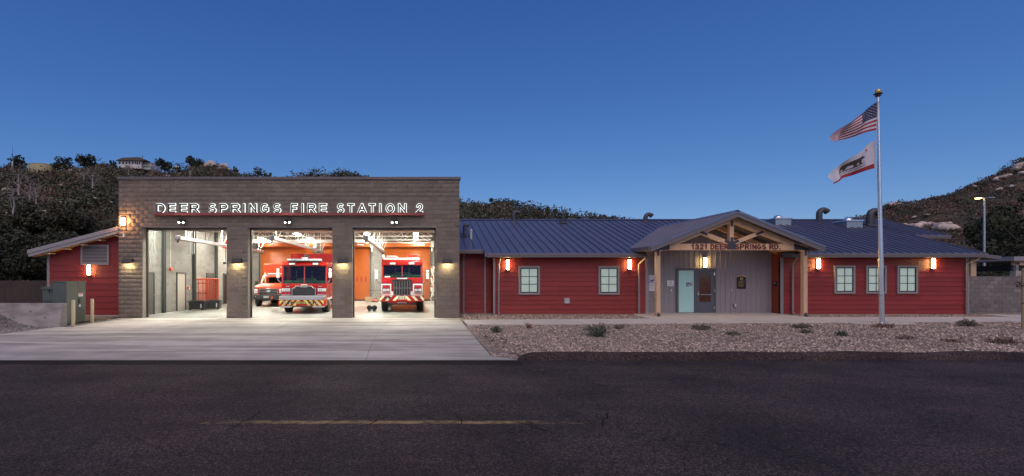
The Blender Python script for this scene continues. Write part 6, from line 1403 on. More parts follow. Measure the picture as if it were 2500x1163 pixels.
# --- engine in the middle bay
def engine_middle():
    t = root('fire_engine', (-5.93, 25.45, 0), 'wide red fire engine with chrome bumper and tall rear body in the middle bay', 'fire engine', 'fire engines in the bays', rz=R(2.5), world=False)
    cab_shell(t, 2.42, 0.72, 2.6, 0.62, 1.58, 2.50, 2.74, 'fire_red', rake=0.14, pill=0.09)
    bp = MB().prism([(-1.16, 0.10), (-1.08, 0.0), (1.08, 0.0), (1.16, 0.10), (1.20, 0.75), (-1.20, 0.75)], 'z', 0.745, 0.94).build('bumper', 'alum', t, bevel=0.02)
    lo = MB().prism([(-1.22, 0.10), (-1.14, 0.02), (1.14, 0.02), (1.22, 0.10), (1.24, 0.75), (-1.24, 0.75)], 'z', 0.42, 0.742).build('bumper_apron', 'fire_red', t, bevel=0.01)
    stripes(lo, -1.14, 1.14, 0.44, 0.73, 0.014, 4, 'lime', half=0.52)
    MB().box(-0.30, 0.20, -0.0, 0.012, 0.52, 0.66).build('number_plate', 'ink', lo)
    word('E3112', -0.27, 0.17, 0.54, 0.10, 0.022, -0.005, 0.004, 'gold', lo, 'plate_letter')
    for x in (-0.50, 0.42):
        MB().tube([(x, -0.03, 0.60), (x, 0.03, 0.60)], 0.075, 18).build('siren_horn', 'chrome', lo, smooth=True); MB().tube([(x, -0.034, 0.60), (x, -0.028, 0.60)], 0.05, 16).build('horn_mouth', 'black_plastic', lo)
    for x in (-0.88, 0.80):
        MB().box(x - 0.055, x + 0.055, -0.005, 0.012, 0.53, 0.67).build('step_lamp', 'galv', lo, bevel=0.01)
    for x in (-0.68, 0.60): MB().box(x - 0.03, x + 0.03, -0.02, 0.014, 0.50, 0.70).build('tow_eye', 'black_plastic', lo)
    MB().box(-1.14, -0.55, 0.06, 0.6, 0.34, 0.418).box(0.55, 1.14, 0.06, 0.6, 0.34, 0.418).build('tread_plate', 'alum', t)
    MB().box(-0.5, 0.5, 0.10, 0.16, 0.36, 0.418).build('lower_valance', 'black_plastic', t)
    g = MB().prism([(-0.62, 0.90), (0.62, 0.90), (0.62, 1.32), (0.50, 1.34), (0.42, 1.44), (-0.42, 1.44), (-0.50, 1.34), (-0.62, 1.32)], 'y', 0.60, 0.72).build('grille', 'black_plastic', t)
    MB().tube([(-0.62, 0.59, 0.90), (-0.62, 0.59, 1.32), (-0.50, 0.59, 1.34), (-0.42, 0.59, 1.44), (0.42, 0.59, 1.44), (0.50, 0.59, 1.34), (0.62, 0.59, 1.32), (0.62, 0.59, 0.90)], 0.022, 6).build('grille_trim', 'galv', g)
    for k in range(14): MB().box(-0.58 + k * 0.0892 - 0.007, -0.58 + k * 0.0892 + 0.007, 0.584, 0.602, 0.92, 1.30).build('grille_bar', 'plate_steel', g)
    for k in range(8): MB().box(-0.59, 0.59, 0.588, 0.601, 0.94 + k * 0.05 - 0.005, 0.94 + k * 0.05 + 0.005).build('grille_bar', 'plate_steel', g)
    MB().box(-0.18, 0.18, 0.585, 0.60, 1.37, 1.395).build('badge', 'galv', g)
    for s_ in (-1, 1):
        light_cluster(t, s_*0.95, 0.70, 0.97, 1.33, 0.50, ['lens_white', 'lens_red'])
        MB().box(s_*0.86 - 0.10, s_*0.86 + 0.10, 0.66, 0.72, 1.41, 1.52).build('marker_frame', 'chrome', t, bevel=0.02); MB().box(s_*0.86 - 0.07, s_*0.86 + 0.07, 0.645, 0.66, 1.43, 1.50).build('marker_lamp', 'lens_red', t, bevel=0.015)
        mirror(t, s_*1.38, 0.70, 2.12, s_)
        scene_light(t, s_*0.62, 0.62, 2.56)
        wheel(t, s_*1.02, 1.75, 0.54, 0.38, 'galv'); wheel(t, s_*1.0, 6.6, 0.54, 0.5, 'galv')
        MB().box(s_*1.19, s_*1.235, 0.74, 2.6, 0.70, 0.80).build('side_stripe', 'white_paint', t)
    lightbar(t, -0.92, 0.92, 0.80, 2.755, 0.15)
    MB().box(-0.16, 0.16, 0.82, 1.06, 2.90, 2.99).build('lightbar_hub', 'lens_white', t, bevel=0.015)
    MB().tube([(0.03, 1.3, 2.74), (0.03, 1.3, 3.02)], 0.04, 8).sphere((0.03, 1.3, 3.08), (0.13, 0.10, 0.09), 10, 6).build('deck_gun', 'black_plastic', t, smooth=True)
    MB().box(-0.16, 0.16, 0.68, 0.72, 1.495, 1.53).build('hood_plate', 'sign_white', t)
    MB().box(-1.26, 1.26, 3.35, 9.4, 0.55, 3.30).build('body', 'fire_red', t, bevel=0.04)
    MB().box(-1.22, 1.22, 3.335, 3.352, 0.6, 2.6).build('body_front', 'fire_orange', t)
    for y in np.arange(3.7, 9.0, 1.35): MB().box(1.262, 1.275, y, y + 1.15, 0.85, 2.4).build('locker_shutter', 'galv', t)
    MB().box(-0.85, 0.85, 0.6, 8.6, 0.42, 0.60).build('chassis', 'black_plastic', t)
    MB().tube([(-0.95, 1.75, 0.54), (0.95, 1.75, 0.54)], 0.09, 8).build('axle', 'black_plastic', t)
    return t
engine_middle()
# --- brush truck in the first bay
def brush_truck():
    t = root('brush_truck', (-9.62, 31.75, 0), 'orange-red rescue pickup with black bumper and box body, behind the pier', 'truck', world=False)
    h = 0.98
    MB().prism([(-0.97, 0.12), (-0.75, 0.0), (0.75, 0.0), (0.97, 0.12), (0.97, 0.35), (-0.97, 0.35)], 'z', 0.48, 0.80).build('bumper', 'black_plastic', t, bevel=0.03)
    MB().box(-0.35, 0.35, 0.02, 0.3, 0.40, 0.48).build('skid_plate', 'black_plastic', t)
    MB().box(-0.25, 0.10, -0.03, 0.06, 0.56, 0.70).build('winch', 'galv', t, bevel=0.02)
    MB().tube([(0.30 + 0.05*math.cos(a), -0.03, 0.60 + 0.07*math.sin(a)) for a in np.linspace(0, 6.283, 13)], 0.02, 6).build('tow_shackle', 'gear_red', t)
    for s_ in (-1, 1): MB().box(s_*0.72 - 0.08, s_*0.72 + 0.08, -0.012 + 0.02, 0.06, 0.62, 0.70).build('fog_lamp', 'lens_white', t, bevel=0.01)
    MB().box(-h, h, 0.30, 1.4, 0.70, 1.24).build('fender_block', 'fire_orange', t, bevel=0.06, seg=3)
    MB().prism([(0.28, 1.20), (0.30, 1.30), (0.55, 1.40), (1.45, 1.52), (1.45, 1.20)], 'x', -h + 0.05, h - 0.05).build('hood', 'fire_orange', t, bevel=0.06, seg=3)
    g = MB().prism([(-0.60, 0.84), (0.60, 0.84), (0.66, 0.98), (0.60, 1.17), (-0.60, 1.17), (-0.66, 0.98)], 'y', 0.22, 0.32).build('grille', 'chrome', t, bevel=0.02)
    for z in (0.93, 1.07): MB().box(-0.55, 0.55, 0.21, 0.222, z - 0.045, z + 0.045).build('grille_opening', 'black_plastic', g)
    MB().sphere((0, 0.20, 1.0), (0.16, 0.02, 0.065), 14, 6).build('badge', 'galv', g)
    for s_ in (-1, 1):
        hl_ = MB().box(s_*0.82 - 0.14, s_*0.82 + 0.14, 0.24, 0.34, 0.86, 1.18).build('headlight', 'chrome', t, bevel=0.03)
        for z in (0.94, 1.09): MB().box(s_*0.82 - 0.11, s_*0.82 + 0.11, 0.228, 0.241, z - 0.055, z + 0.055).build('lens', 'lens_white', hl_, bevel=0.01)
        wheel(t, s_*0.86, 0.95, 0.43, 0.28, 'galv'); wheel(t, s_*0.84, 4.6, 0.43, 0.5, 'galv')
        MB().box(s_*1.22 - 0.10, s_*1.22 + 0.10, 1.55, 1.65, 1.38, 1.68).build('mirror', 'black_plastic', t, bevel=0.03); MB().bar((s_*0.95, 1.7, 1.45), (s_*1.2, 1.62, 1.5), 0.05, 0.05).build('mirror_arm', 'black_plastic', t)
    # cab with raked glass
    MB().prism([(1.35, 1.42), (1.5, 1.50), (2.05, 2.00), (2.15, 2.03), (2.15, 1.96), (2.08, 1.92), (1.62, 1.50), (1.62, 1.42)], 'x', -0.92, -0.80).build('pillar', 'fire_orange', t)
    MB().prism([(1.35, 1.42), (1.5, 1.50), (2.05, 2.00), (2.15, 2.03), (2.15, 1.96), (2.08, 1.92), (1.62, 1.50), (1.62, 1.42)], 'x', 0.80, 0.92).build('pillar', 'fire_orange', t)
    MB().prism([(2.0, 1.93), (2.05, 2.0), (2.3, 2.06), (3.2, 2.06), (3.2, 1.93)], 'x', -0.90, 0.90).build('cab_roof', 'fire_orange', t, bevel=0.03)
    MB().box(-0.98, 0.98, 1.4, 3.3, 0.6, 1.45).build('cab_body', 'fire_orange', t, bevel=0.03)
    MB().add([(-0.80, 1.55, 1.50), (0.80, 1.55, 1.50), (0.76, 2.03, 1.94), (-0.76, 2.03, 1.94)], [(0,1,2,3)]).build('windshield', 'windshield', t)
    MB().box(-0.85, 0.85, 1.65, 2.1, 1.4, 1.52).build('dashboard', 'dash', t); MB().box(-0.85, 0.85, 3.1, 3.2, 1.4, 1.95).build('cab_back', 'cab_dark', t)
    for s_ in (-1, 1): MB().box(s_*0.42 - 0.22, s_*0.42 + 0.22, 2.5, 2.62, 1.3, 1.8).build('seat', 'cab_dark', t, bevel=0.04)
    lightbar(t, -0.70, 0.70, 2.35, 2.07, 0.13)
    MB().box(-1.28, 1.15, 3.4, 7.0, 0.6, 2.88).build('box_body', 'fire_orange', t, bevel=0.04)
    MB().box(-1.22, -1.12, 3.37, 3.40, 1.2, 2.25).build('body_trim', 'cream', t)
    q = MB().prism([(-0.12, 2.62), (0.12, 2.62), (0.08, 2.68), (-0.08, 2.68)], 'y', 3.36, 3.40).build('body_lamp', 'lens_white', t)
    MB().box(-0.7, 0.7, 0.4, 6.5, 0.42, 0.60).build('chassis', 'black_plastic', t)
    return t
brush_truck()
# ------------------------------------------------------------------ things standing in the bays
XW = XI0
t = root('gear_rack', (-12.9, 30.2, 0), 'orange-red wire turnout gear rack against the block side wall', 'rack', rz=R(-38), world=False)
for x in (-0.75, -0.25, 0.25, 0.75):
    MB().tube([(x, -0.35, 0), (x, -0.35, 1.78), (x, -0.30, 1.83), (x, 0.30, 1.83), (x, 0.35, 1.78), (x, 0.35, 0)], 0.028, 8).build('hoop', 'gear_red', t, smooth=True)
for x0 in (-0.75, -0.25, 0.25):
    b = MB()
    for k in range(1, 8): b.tube([(x0 + k * 0.0625, 0.35, 0.15), (x0 + k * 0.0625, 0.35, 1.80)], 0.006, 4)
    for k in range(20): b.tube([(x0, 0.35, 0.15 + k * 0.087), (x0 + 0.5, 0.35, 0.15 + k * 0.087)], 0.006, 4)
    b.build('mesh_back', 'gear_red', t, fixn=False)
    b = MB()
    for k in range(8): b.tube([(x0, -0.35 + k * 0.1, 0.2), (x0, -0.35 + k * 0.1, 1.8)], 0.006, 4)
    for k in range(16): b.tube([(x0, -0.35, 0.2 + k * 0.105), (x0, 0.35, 0.2 + k * 0.105)], 0.006, 4)
    b.build('mesh_side', 'gear_red', t, fixn=False)
for z in (0.12, 0.95, 1.55, 1.80):
    MB().tube([(-0.75, -0.35, z), (0.75, -0.35, z)], 0.022, 6).tube([(-0.75, 0.35, z), (0.75, 0.35, z)], 0.022, 6).build('rail', 'gear_red', t)
MB().box(-0.73, 0.73, -0.33, 0.33, 0.12, 0.14).build('shelf', 'gear_red', t)
def tote(loc, label, rz=0.0):
    t = root('storage_tote', loc, label, 'storage box', 'black totes by the side wall', rz=rz, world=False)
    MB().prism([(-0.42, 0.06), (0.42, 0.06), (0.47, 0.46), (-0.47, 0.46)], 'y', -0.28, 0.28).build('tub', 'tote', t, bevel=0.03)
    MB().box(-0.51, 0.51, -0.32, 0.32, 0.462, 0.52).box(-0.40, 0.40, -0.22, 0.22, 0.521, 0.56).build('lid', 'tote', t, bevel=0.02)
    for s_ in (-1, 1):
        MB().tube([(s_*0.36, -0.26, 0.06), (s_*0.36, -0.33, 0.06)], 0.06, 10).build('wheel', 'rubber', t)
    for x in (-0.2, 0.2): MB().box(x - 0.05, x + 0.05, -0.345, -0.30, 0.36, 0.50).build('latch', 'black_plastic', t)
    MB().box(0.24, 0.30, -0.31, -0.285, 0.14, 0.36).build('sticker', 'sign_white', t)
tote((-12.75, 28.75, 0), 'black plastic storage tote in front of the gear rack'); tote((-12.2, 29.5, 0), 'second black storage tote, tucked behind the front one', R(8))
t = root('tool_cart', (-12.45, 33.6, 0), 'small red wheeled machine by the hose drop at the side wall', 'machine', world=False)
MB().prism([(-0.30, 0.12), (0.25, 0.12), (0.25, 0.85), (0.05, 1.0), (-0.20, 0.90), (-0.30, 0.6)], 'y', -0.25, 0.25).build('body', 'gear_red', t, bevel=0.04)
MB().prism([(-0.12, 0.32), (0.0, 0.18), (0.12, 0.32), (0.0, 0.46)], 'y', -0.265, -0.252).build('panel', 'sign_white', t)
for x in (-0.2, 0.2): MB().tube([(x, -0.2, 0.1), (x, 0.2, 0.1)], 0.1, 12).build('wheel', 'rubber', t)
t = root('wheeled_bin', (-12.0, 34.4, 0), 'dark wheeled case next to the red machine', 'case', world=False)
MB().prism([(-0.2, 0.05), (0.2, 0.05), (0.16, 0.85), (-0.16, 0.95)], 'y', -0.2, 0.2).build('body', 'tote', t, bevel=0.03); MB().box(-0.19, 0.19, -0.21, 0.21, 0.5, 0.53).build('band', 'galv', t)
t = root('unit_heater', (-12.3, 33.0, 4.15), 'orange unit heater hanging under the joists in the empty bay', 'heater')
MB().box(-12.95, -11.85, 32.8, 33.5, 3.85, 4.45).build('case', 'gear_red', t, bevel=0.05, seg=3); MB().tube([(-11.85, 33.1, 4.15), (-11.5, 33.1, 4.15)], 0.24, 14).build('fan_cowl', 'galv', t, smooth=True)
MB().tube([(-12.8, 33.1, 4.45), (-12.8, 33.1, 5.5)], 0.015, 5).tube([(-12.0, 33.1, 4.45), (-12.0, 33.1, 5.5)], 0.015, 5).build('hanger', 'white_steel', t)
MB().tube([(-11.5, 33.1, 4.2), (-11.1, 33.1, 4.2), (-11.1, 33.1, 5.4)], 0.09, 8).build('flue', 'white_steel', t, smooth=True)
x = XW + 0.03; t = root('fire_alarm', (x, 27.1, 2.35), 'small red alarm box with conduit on the side wall', 'alarm')
MB().box(x - 0.03, x + 0.08, 27.0, 27.2, 2.28, 2.46).build('case', 'gear_red', t, bevel=0.02); MB().tube([(x + 0.01, 27.1, 2.46), (x + 0.01, 27.1, 5.4)], 0.018, 6).build('conduit', 'white_steel', t)
t = root('pull_station', (x, 29.25, 1.25), 'tiny red pull station beside the man door', 'alarm'); MB().box(x - 0.03, x + 0.05, 29.17, 29.32, 1.2, 1.36).build('case', 'gear_red', t, bevel=0.01); MB().box(x + 0.051, x + 0.056, 29.2, 29.29, 1.23, 1.28).build('handle', 'sign_white', t)
t = root('hose_bundle', (-12.95, 27.9, 3.9), 'bundle of white tubes hanging near the side wall', 'tubing')
for k in range(4): MB().tube([(-12.95 + 0.11 * k, 27.9, 3.2 + 0.06 * (k % 2)), (-12.95 + 0.11 * k, 27.9, 5.3)], 0.035, 8).build('tube', 'galv', t, smooth=True)
MB().box(-13.0, -12.55, 27.87, 27.93, 4.6, 4.66).build('clip', 'plate_steel', t)
t = root('pull_rope', (-13.1, 24.2, 2.4), 'pale pull cords hanging inside the first bay door jamb', 'cord')
for k in range(2): MB().tube([(-13.05 + 0.14 * k, 24.3, 5.2), (-13.08 + 0.12 * k, 24.3, 3.6), (-13.2 + 0.09 * k, 24.3, 2.35)], 0.012, 5).build('strand', 'hose_white', t)
t = root('cable_reel', (-11.9, 31.6, 4.0), 'black drop cord and hook hanging under the rail', 'cord'); MB().tube([(-12.35, 31.8, 5.0), (-12.35, 31.8, 2.85), (-12.45, 31.8, 2.75), (-12.5, 31.8, 2.85)], 0.02, 6).build('cord', 'black_plastic', t); MB().box(-12.47, -12.3, 31.72, 31.88, 2.78, 2.9).build('plug', 'black_plastic', t)
# third bay: boots, box, stand, hose on the wall
bt = root('boot_pair', (PX(908, 27.6), 27.6, 0), 'pair of black bunker boots on the floor beside the narrow engine', 'boots', world=False)
for s_ in (-1, 1):
    MB().prism([(-0.14, 0.0), (0.14, 0.0), (0.15, 0.06), (0.05, 0.16), (0.06, 0.33), (-0.12, 0.33), (-0.13, 0.1)], 'x', s_*0.13 - 0.065, s_*0.13 + 0.065).build('boot', 'black_plastic', bt, bevel=0.03)
    MB().sphere((s_*0.14, 0.03, 0.20), (0.15, 0.17, 0.15), 12, 8).build('trouser_roll', 'cab_dark', bt, smooth=True)
    MB().tube([(s_*0.13 - 0.06, -0.1, 0.16), (s_*0.13 + 0.06, -0.1, 0.16)], 0.014, 5).build('reflective_band', 'lime', bt)
d = 38.2; t = root('cardboard_box', (PX(901, d), d, 0), 'pale cardboard box on the floor by the pier in the third bay', 'box', world=False)
MB().box(-0.28, 0.24, -0.2, 0.2, 0, 0.38).build('carton', 'cardboard', t, bevel=0.01); MB().box(-0.285, 0.245, -0.03, 0.03, 0.376, 0.384).build('tape', 'cream', t)
d = 38.0; t = root('tripod_stand', (PX(915, d), d, 0), 'grey tripod stand with upright pole by the pier in the third bay', 'stand', world=False)
MB().tube([(0, 0, 0.3), (0, 0, 2.6)], 0.035, 8).build('pole', 'galv', t)
for a in (0.3, 2.4, 4.5): MB().tube([(0, 0, 0.75), (0.45*math.cos(a), 0.45*math.sin(a), 0.02)], 0.02, 6).build('leg', 'galv', t)
MB().tube([(-0.45, 0, 0.9), (0.55, 0, 0.9)], 0.025, 6).build('crossbar', 'black_plastic', t)
t = root('mop_bucket', (PX(915, 37.4), 37.4, 0), 'low dark scrubber with orange lid at the tripod foot', 'machine', world=False)
MB().tube([(0, 0, 0.02), (0, 0, 0.12)], [0.30, 0.26], 16).build('base', 'black_plastic', t); MB().sphere((0, 0, 0.12), (0.20, 0.2, 0.12), 12, 5, half=True).build('cover', 'gear_red', t, smooth=True)
t = root('hose_rack', (1.40, 38.2, 0), 'coiled white hoses with red couplings hanging at the third bay wall', 'hose')
for k in range(3):
    zc = 2.35 - 0.75 * k; b = MB()
    for q in range(5):
        a = np.linspace(0, 6.283, 22); rr_ = 0.30 + 0.05 * math.sin(q * 2 + k)
        b.tube([(1.42 - 0.04 * q + 0.05 * math.sin(3*u + q), 38.2 + rr_ * math.cos(u) * 0.7, zc + rr_ * math.sin(u) * 1.15) for u in a], 0.03, 6)
    b.tube([(1.3, 38.0, zc - 0.3), (1.15, 37.9, zc - 0.5), (1.2, 37.9, zc - 0.75)], 0.028, 6)
    b.build('coil', 'hose_white', t, smooth=True, fixn=False)
    MB().tube([(1.24, 37.9, zc + 0.28), (1.24, 37.9, zc + 0.42)], 0.07, 8).build('coupling', 'gear_red', t)
t = root('cable_loop', (PX(1052, 39.8), 39.9, 4.0), 'dark cable loop beside the rear roller door motor', 'cable')
MB().tube([(1.5 + 0.28*math.cos(a), 39.95, 4.75 + 0.3*math.sin(a)) for a in np.linspace(2.8, -0.3, 10)] + [(1.62, 39.95, 4.1)], 0.02, 6).build('cable', 'black_plastic', t); MB().sphere((1.62, 39.93, 4.05), 0.06, 8, 5).build('end', 'white_steel', t)

# ------------------------------------------------------------------ left foreground: retaining wall, cabinets, bollards, fence, bank
rw = MB().prism([(19.33, -0.25), (19.80, -0.25), (19.80, 0.87), (19.55, 0.87)], 'x', -30, -14.09).build('retaining_wall', 'concrete_wall', bevel=0.012)
tag(rw, 'low cast concrete retaining wall in front of the green cabinet', 'wall')
for k in range(11):
    x = -14.7 - 0.62 * k; y = 19.47 if k % 2 else 19.43; z = 0.55 if k % 2 else 0.32
    if k < 8: MB().tube([(x, y - 0.012, z), (x, y + 0.06, z)], 0.018, 8).build('tie_hole', 'ink', rw)
tag(sheet('upper_ground', [-60, -14.12], [19.75, 24.2], lambda x, y: 0.66 if x < -20 else 0.02, 'earth'), kind='structure')
def bank(x, y):                                                   # gravel heaped against the wall
    t_ = max(0.0, min(1.0, (-14.2 - x) / 3.1)); base_ = dz(min(y, 22)) - 0.02
    k = max(0.0, min(1.0, (y - 17.4 - 1.9 * (1 - t_)) / 2.0)); return base_ + 0.85 * (t_ ** 1.15) * (k * k * (3 - 2 * k)) + 0.015 * math.sin(x * 5 + y * 3) * k - (0.06 if x > ledge(y) else 0)
tag(sheet('gravel_bank', np.linspace(-30, -14.05, 50).tolist(), np.linspace(13.0, 19.55, 34).tolist(), bank, 'gravel_grey'), kind='structure')
n = 7000; yy = rng.uniform(15.5, 19.5, n); xx = rng.uniform(-20, -14.1, n); keep = np.array([x < ledge(y) - 0.02 for x, y in zip(xx, yy)]); xx, yy = xx[keep], yy[keep]
stones('gravel', np.stack([xx, yy, [bank(x, y) + 0.006 for x, y in zip(xx, yy)]], 1), 'gravel_grey_stone', 'grey crushed stone heaped against the retaining wall')
tag(sheet('planting_strip', [-14.3, -13.6], [19.4, 22.6], lambda x, y: dz(y) + 0.008, 'gravel_grey'), kind='structure')
# green switchgear
XC, YC0, YC1, ZC = -14.25, 19.95, 21.15, 1.72
t = root('electrical_cabinet', (XC - 0.26, (YC0 + YC1) / 2, 0), 'tall dark green electrical cabinet with double doors by the annex', 'electrical cabinet')
MB().box(XC - 0.55, XC, YC0, YC1, -0.1, ZC).build('case', 'cabinet_green', t, bevel=0.012)
MB().box(XC - 0.57, XC + 0.02, YC0 - 0.02, YC1 + 0.02, ZC, ZC + 0.03).build('lid', 'cabinet_green', t)
ym_ = YC0 + 0.66
for a, e in ((YC0 + 0.02, ym_ - 0.006), (ym_ + 0.006, YC1 - 0.02)): MB().box(XC + 0.001, XC + 0.016, a, e, 0.24, ZC - 0.03).build('door', 'cabinet_green', t, bevel=0.004)
MB().box(XC + 0.001, XC + 0.012, YC0 + 0.02, YC1 - 0.02, 0.0, 0.22).build('base_panel', 'cabinet_green', t)
MB().box(XC + 0.017, XC + 0.02, ym_ + 0.06, ym_ + 0.34, 1.10, 1.24).build('warning_label', 'sign_white', t); MB().box(XC + 0.0205, XC + 0.022, ym_ + 0.09, ym_ + 0.31, 1.18, 1.22).build('label_print', 'gear_red', t)
MB().box(XC + 0.017, XC + 0.04, ym_ + 0.05, ym_ + 0.16, 0.82, 1.02).build('handle', 'black_plastic', t, bevel=0.01); MB().box(XC + 0.017, XC + 0.02, ym_ + 0.10, ym_ + 0.20, 0.66, 0.76).build('tag_plate', 'sign_white', t)
MB().box(XC + 0.001, XC + 0.004, YC0 + 0.03, YC0 + 0.22, ZC - 0.10, ZC - 0.03).build('name_label', 'sign_white', t)
t = root('transformer', (-15.2, 20.6, 0), 'squat dark green transformer box behind the concrete wall', 'transformer')
MB().box(-15.32, -14.83, 20.1, 21.3, 0.0, 1.42).build('tank', 'cabinet_green', t, bevel=0.015)
MB().prism([(-15.36, 1.42), (-14.82, 1.42), (-14.82, 1.52), (-15.30, 1.52)], 'y', 20.06, 21.3).build('lid', 'cabinet_green', t); MB().box(-15.3, -14.85, 20.08, 20.1, 0.9, 0.94).build('seam', 'plate_steel', t)
for x in (-15.05, -14.92): MB().box(x - 0.03, x + 0.03, 20.05, 20.1, 1.30, 1.44).build('hasp', 'plate_steel', t)
MB().box(-15.15, -14.83, 20.3, 21.3, 1.521, 1.62).build('hood', 'cabinet_green', t, bevel=0.01)
for (px, y, h, lb) in ((179, 19.8, 1.03, 'cream steel bollard in front of the green cabinet, nearer the concrete wall'), (225, 21.0, 1.02, 'cream steel bollard in front of the red annex wall')):
    x = PX(px, y); t = root('bollard', (x, y, -0.05), lb, 'bollard', 'cream bollards', world=False)
    MB().tube([(0, 0, -0.1), (0, 0, h)], 0.066, 18).build('pipe', 'bollard_cream', t, smooth=True); MB().sphere((0, 0, h), (0.066, 0.066, 0.02), 18, 4, half=True).build('cap', 'bollard_cream', t, smooth=True)
# brown slat fence
fy = 26.5; t = root('slat_fence', (-20.5, fy, 0), 'brown slatted fence behind the green boxes', 'fence')
sm = MB().box(0, 0.072, 0, 0.012, 0, 1.66).build('slat', 'fence_brown'); sme = sm.data; bpy.data.objects.remove(sm)
x = -24.2
while x < -17.9: share('slat', sme, (x, fy, 0.02), t); x += 0.088
for x in (-24.3, -22.9, -19.45, -17.8): MB().tube([(x, fy + 0.06, 0), (x, fy + 0.06, 1.80)], 0.04, 8).build('post', 'fence_brown', t); 
MB().tube([(-24.3, fy + 0.03, 1.70), (-17.8, fy + 0.03, 1.70)], 0.028, 8).build('rail', 'fence_brown', t); MB().tube([(-24.3, fy + 0.03, 0.15), (-17.8, fy + 0.03, 0.15)], 0.025, 8).build('rail', 'fence_brown', t)
MB().box(-19.55, -19.3, fy - 0.06, fy - 0.005, 0.92, 1.08).build('latch', 'galv', t)

# ------------------------------------------------------------------ right side: yard wall, shelter, stake, lamp pole
yw = 25.6; wx0, wx1 = 27.0, 37.0; nz_ = 9; bh = 0.2032
t = root('yard_wall', ((wx0 + wx1) / 2, yw, 0.05), 'grey concrete block yard wall beyond the end of the wing', 'wall')
cw = MB().box(wx0, wx1, yw + 0.012, yw + 0.2, -0.1, 0.10 + nz_ * bh).build('core', 'mortar', t)
for c in range(nz_):
    x = wx0 - (0.2032 if c % 2 else 0)
    while x < 33.2:
        l, r = max(x, wx0), x + 0.4064
        if r - l > 0.05: share('block', block_mesh(r - l, bh, 0.03, 'cmu_yard', 0.018), (l + 0.006, yw + 0.002 * math.sin(x * 9 + c), 0.10 + c * bh + 0.006), t)
        x += 0.4064
MB().box(wx0, wx1, yw - 0.01, yw + 0.21, 0.10 + nz_ * bh, 0.14 + nz_ * bh).build('cap', 'cmu_yard', t, bevel=0.006)
d = 34.0; t = root('yard_shelter', (PX(2500, d), d, 0), 'small timber-framed shelter with pale roof at the picture edge', 'shelter')
x0 = PX(2463, d); MB().box(x0, x0 + 5, d - 0.3, d + 4, PZ(637.5, d), PZ(627, d)).build('roof', 'annex_roof', t)
MB().box(PX(2477, d), x0 + 5, d, d + 0.2, PZ(648, d), PZ(638, d)).build('beam', 'timber', t)
MB().box(PX(2478, d), PX(2489, d), d - 0.02, d + 0.22, PZ(647, d), PZ(641, d)).build('beam_plate', 'plate_steel', t)
MB().box(PX(2481, d), PX(2487, d), d, d + 0.18, PZ(664, d), PZ(648, d)).build('post', 'trim_grey', t); MB().box(PX(2478, d), x0 + 5, d - 0.05, d + 0.3, 0, PZ(662, d)).build('wall', 'stucco', t)
MB().box(PX(2489, d), x0 + 5, d + 0.5, d + 3.5, PZ(662, d), PZ(648, d)).build('dark_inside', 'black_frame', t)  # black block stands for the shade inside the shelter
d = 17.7; x = PX(2497, d); t = root('tree_stake', (x, d, 0), 'rough wooden tree stake with black ties at the picture edge', 'stake', world=False)
MB().tube([(0, 0, -0.1), (0.01, 0, 1.1), (0.0, 0, 2.24)], [0.042, 0.040, 0.038], 9).build('pole', 'stake_wood', t, smooth=True)
for z in (1.6, 0.96): MB().tube([(0, 0, z), (0, 0, z + 0.025)], 0.047, 9).build('tie', 'black_plastic', t)
MB().tube([(0.12, 0.02, -0.05), (0.10, 0.0, 0.8), (0.05, 0.02, 1.5), (0.10, 0.0, 2.2)], [0.016, 0.014, 0.010, 0.005], 6).tube([(0.05, 0.02, 1.3), (-0.12, 0, 1.6), (-0.22, 0, 1.66)], [0.008, 0.005, 0.003], 5).build('sapling_stem', 'bark', t)
k = 60; P = np.concatenate([np.array([-0.16, 0, 1.66]) + rng.normal(size=(k,3)) * 0.06, np.array([0.1, 0, 2.1]) + rng.normal(size=(k,3)) * 0.10]); V, Fc = leaf_quads(P, 0.045); np_mesh('leaves', V, Fc, 'leaf_oak', {'rnd': np.repeat(rng.uniform(0,1,2*k), 4), 'dry': np.zeros(8*k)}, parent=t)
d = 50.0; x = PX(2403, d); zt = PZ(483, d); t = root('lamp_pole', (x, d, 0), 'tall slim car-park lamp pole with one lit head on the hill side', 'lamp post')
MB().tube([(x, d, 0), (x, d, zt)], [0.14, 0.08], 12).build('pole', 'galv', t, smooth=True)
MB().tube([(x - 0.45, d, zt - 0.02), (x + 0.45, d, zt - 0.06)], 0.035, 8).build('arm', 'galv', t)
for s_ in (-1, 1):
    h_ = MB().box(x + s_ * 0.62 - 0.30, x + s_ * 0.62 + 0.30, d - 0.16, d + 0.16, zt - 0.06, zt + 0.04).build('lamp_head', 'galv', t, bevel=0.02)
    if s_ < 0: MB().box(x - 0.62 - 0.20, x - 0.62 + 0.20, d - 0.15, d + 0.12, zt - 0.10, zt - 0.062).build('lamp_lens', 'lamp_pole', h_)
    else: MB().box(x + 0.62 - 0.24, x + 0.62 + 0.24, d - 0.13, d + 0.13, zt - 0.075, zt - 0.062).build('lamp_lens', 'lens_white', h_)
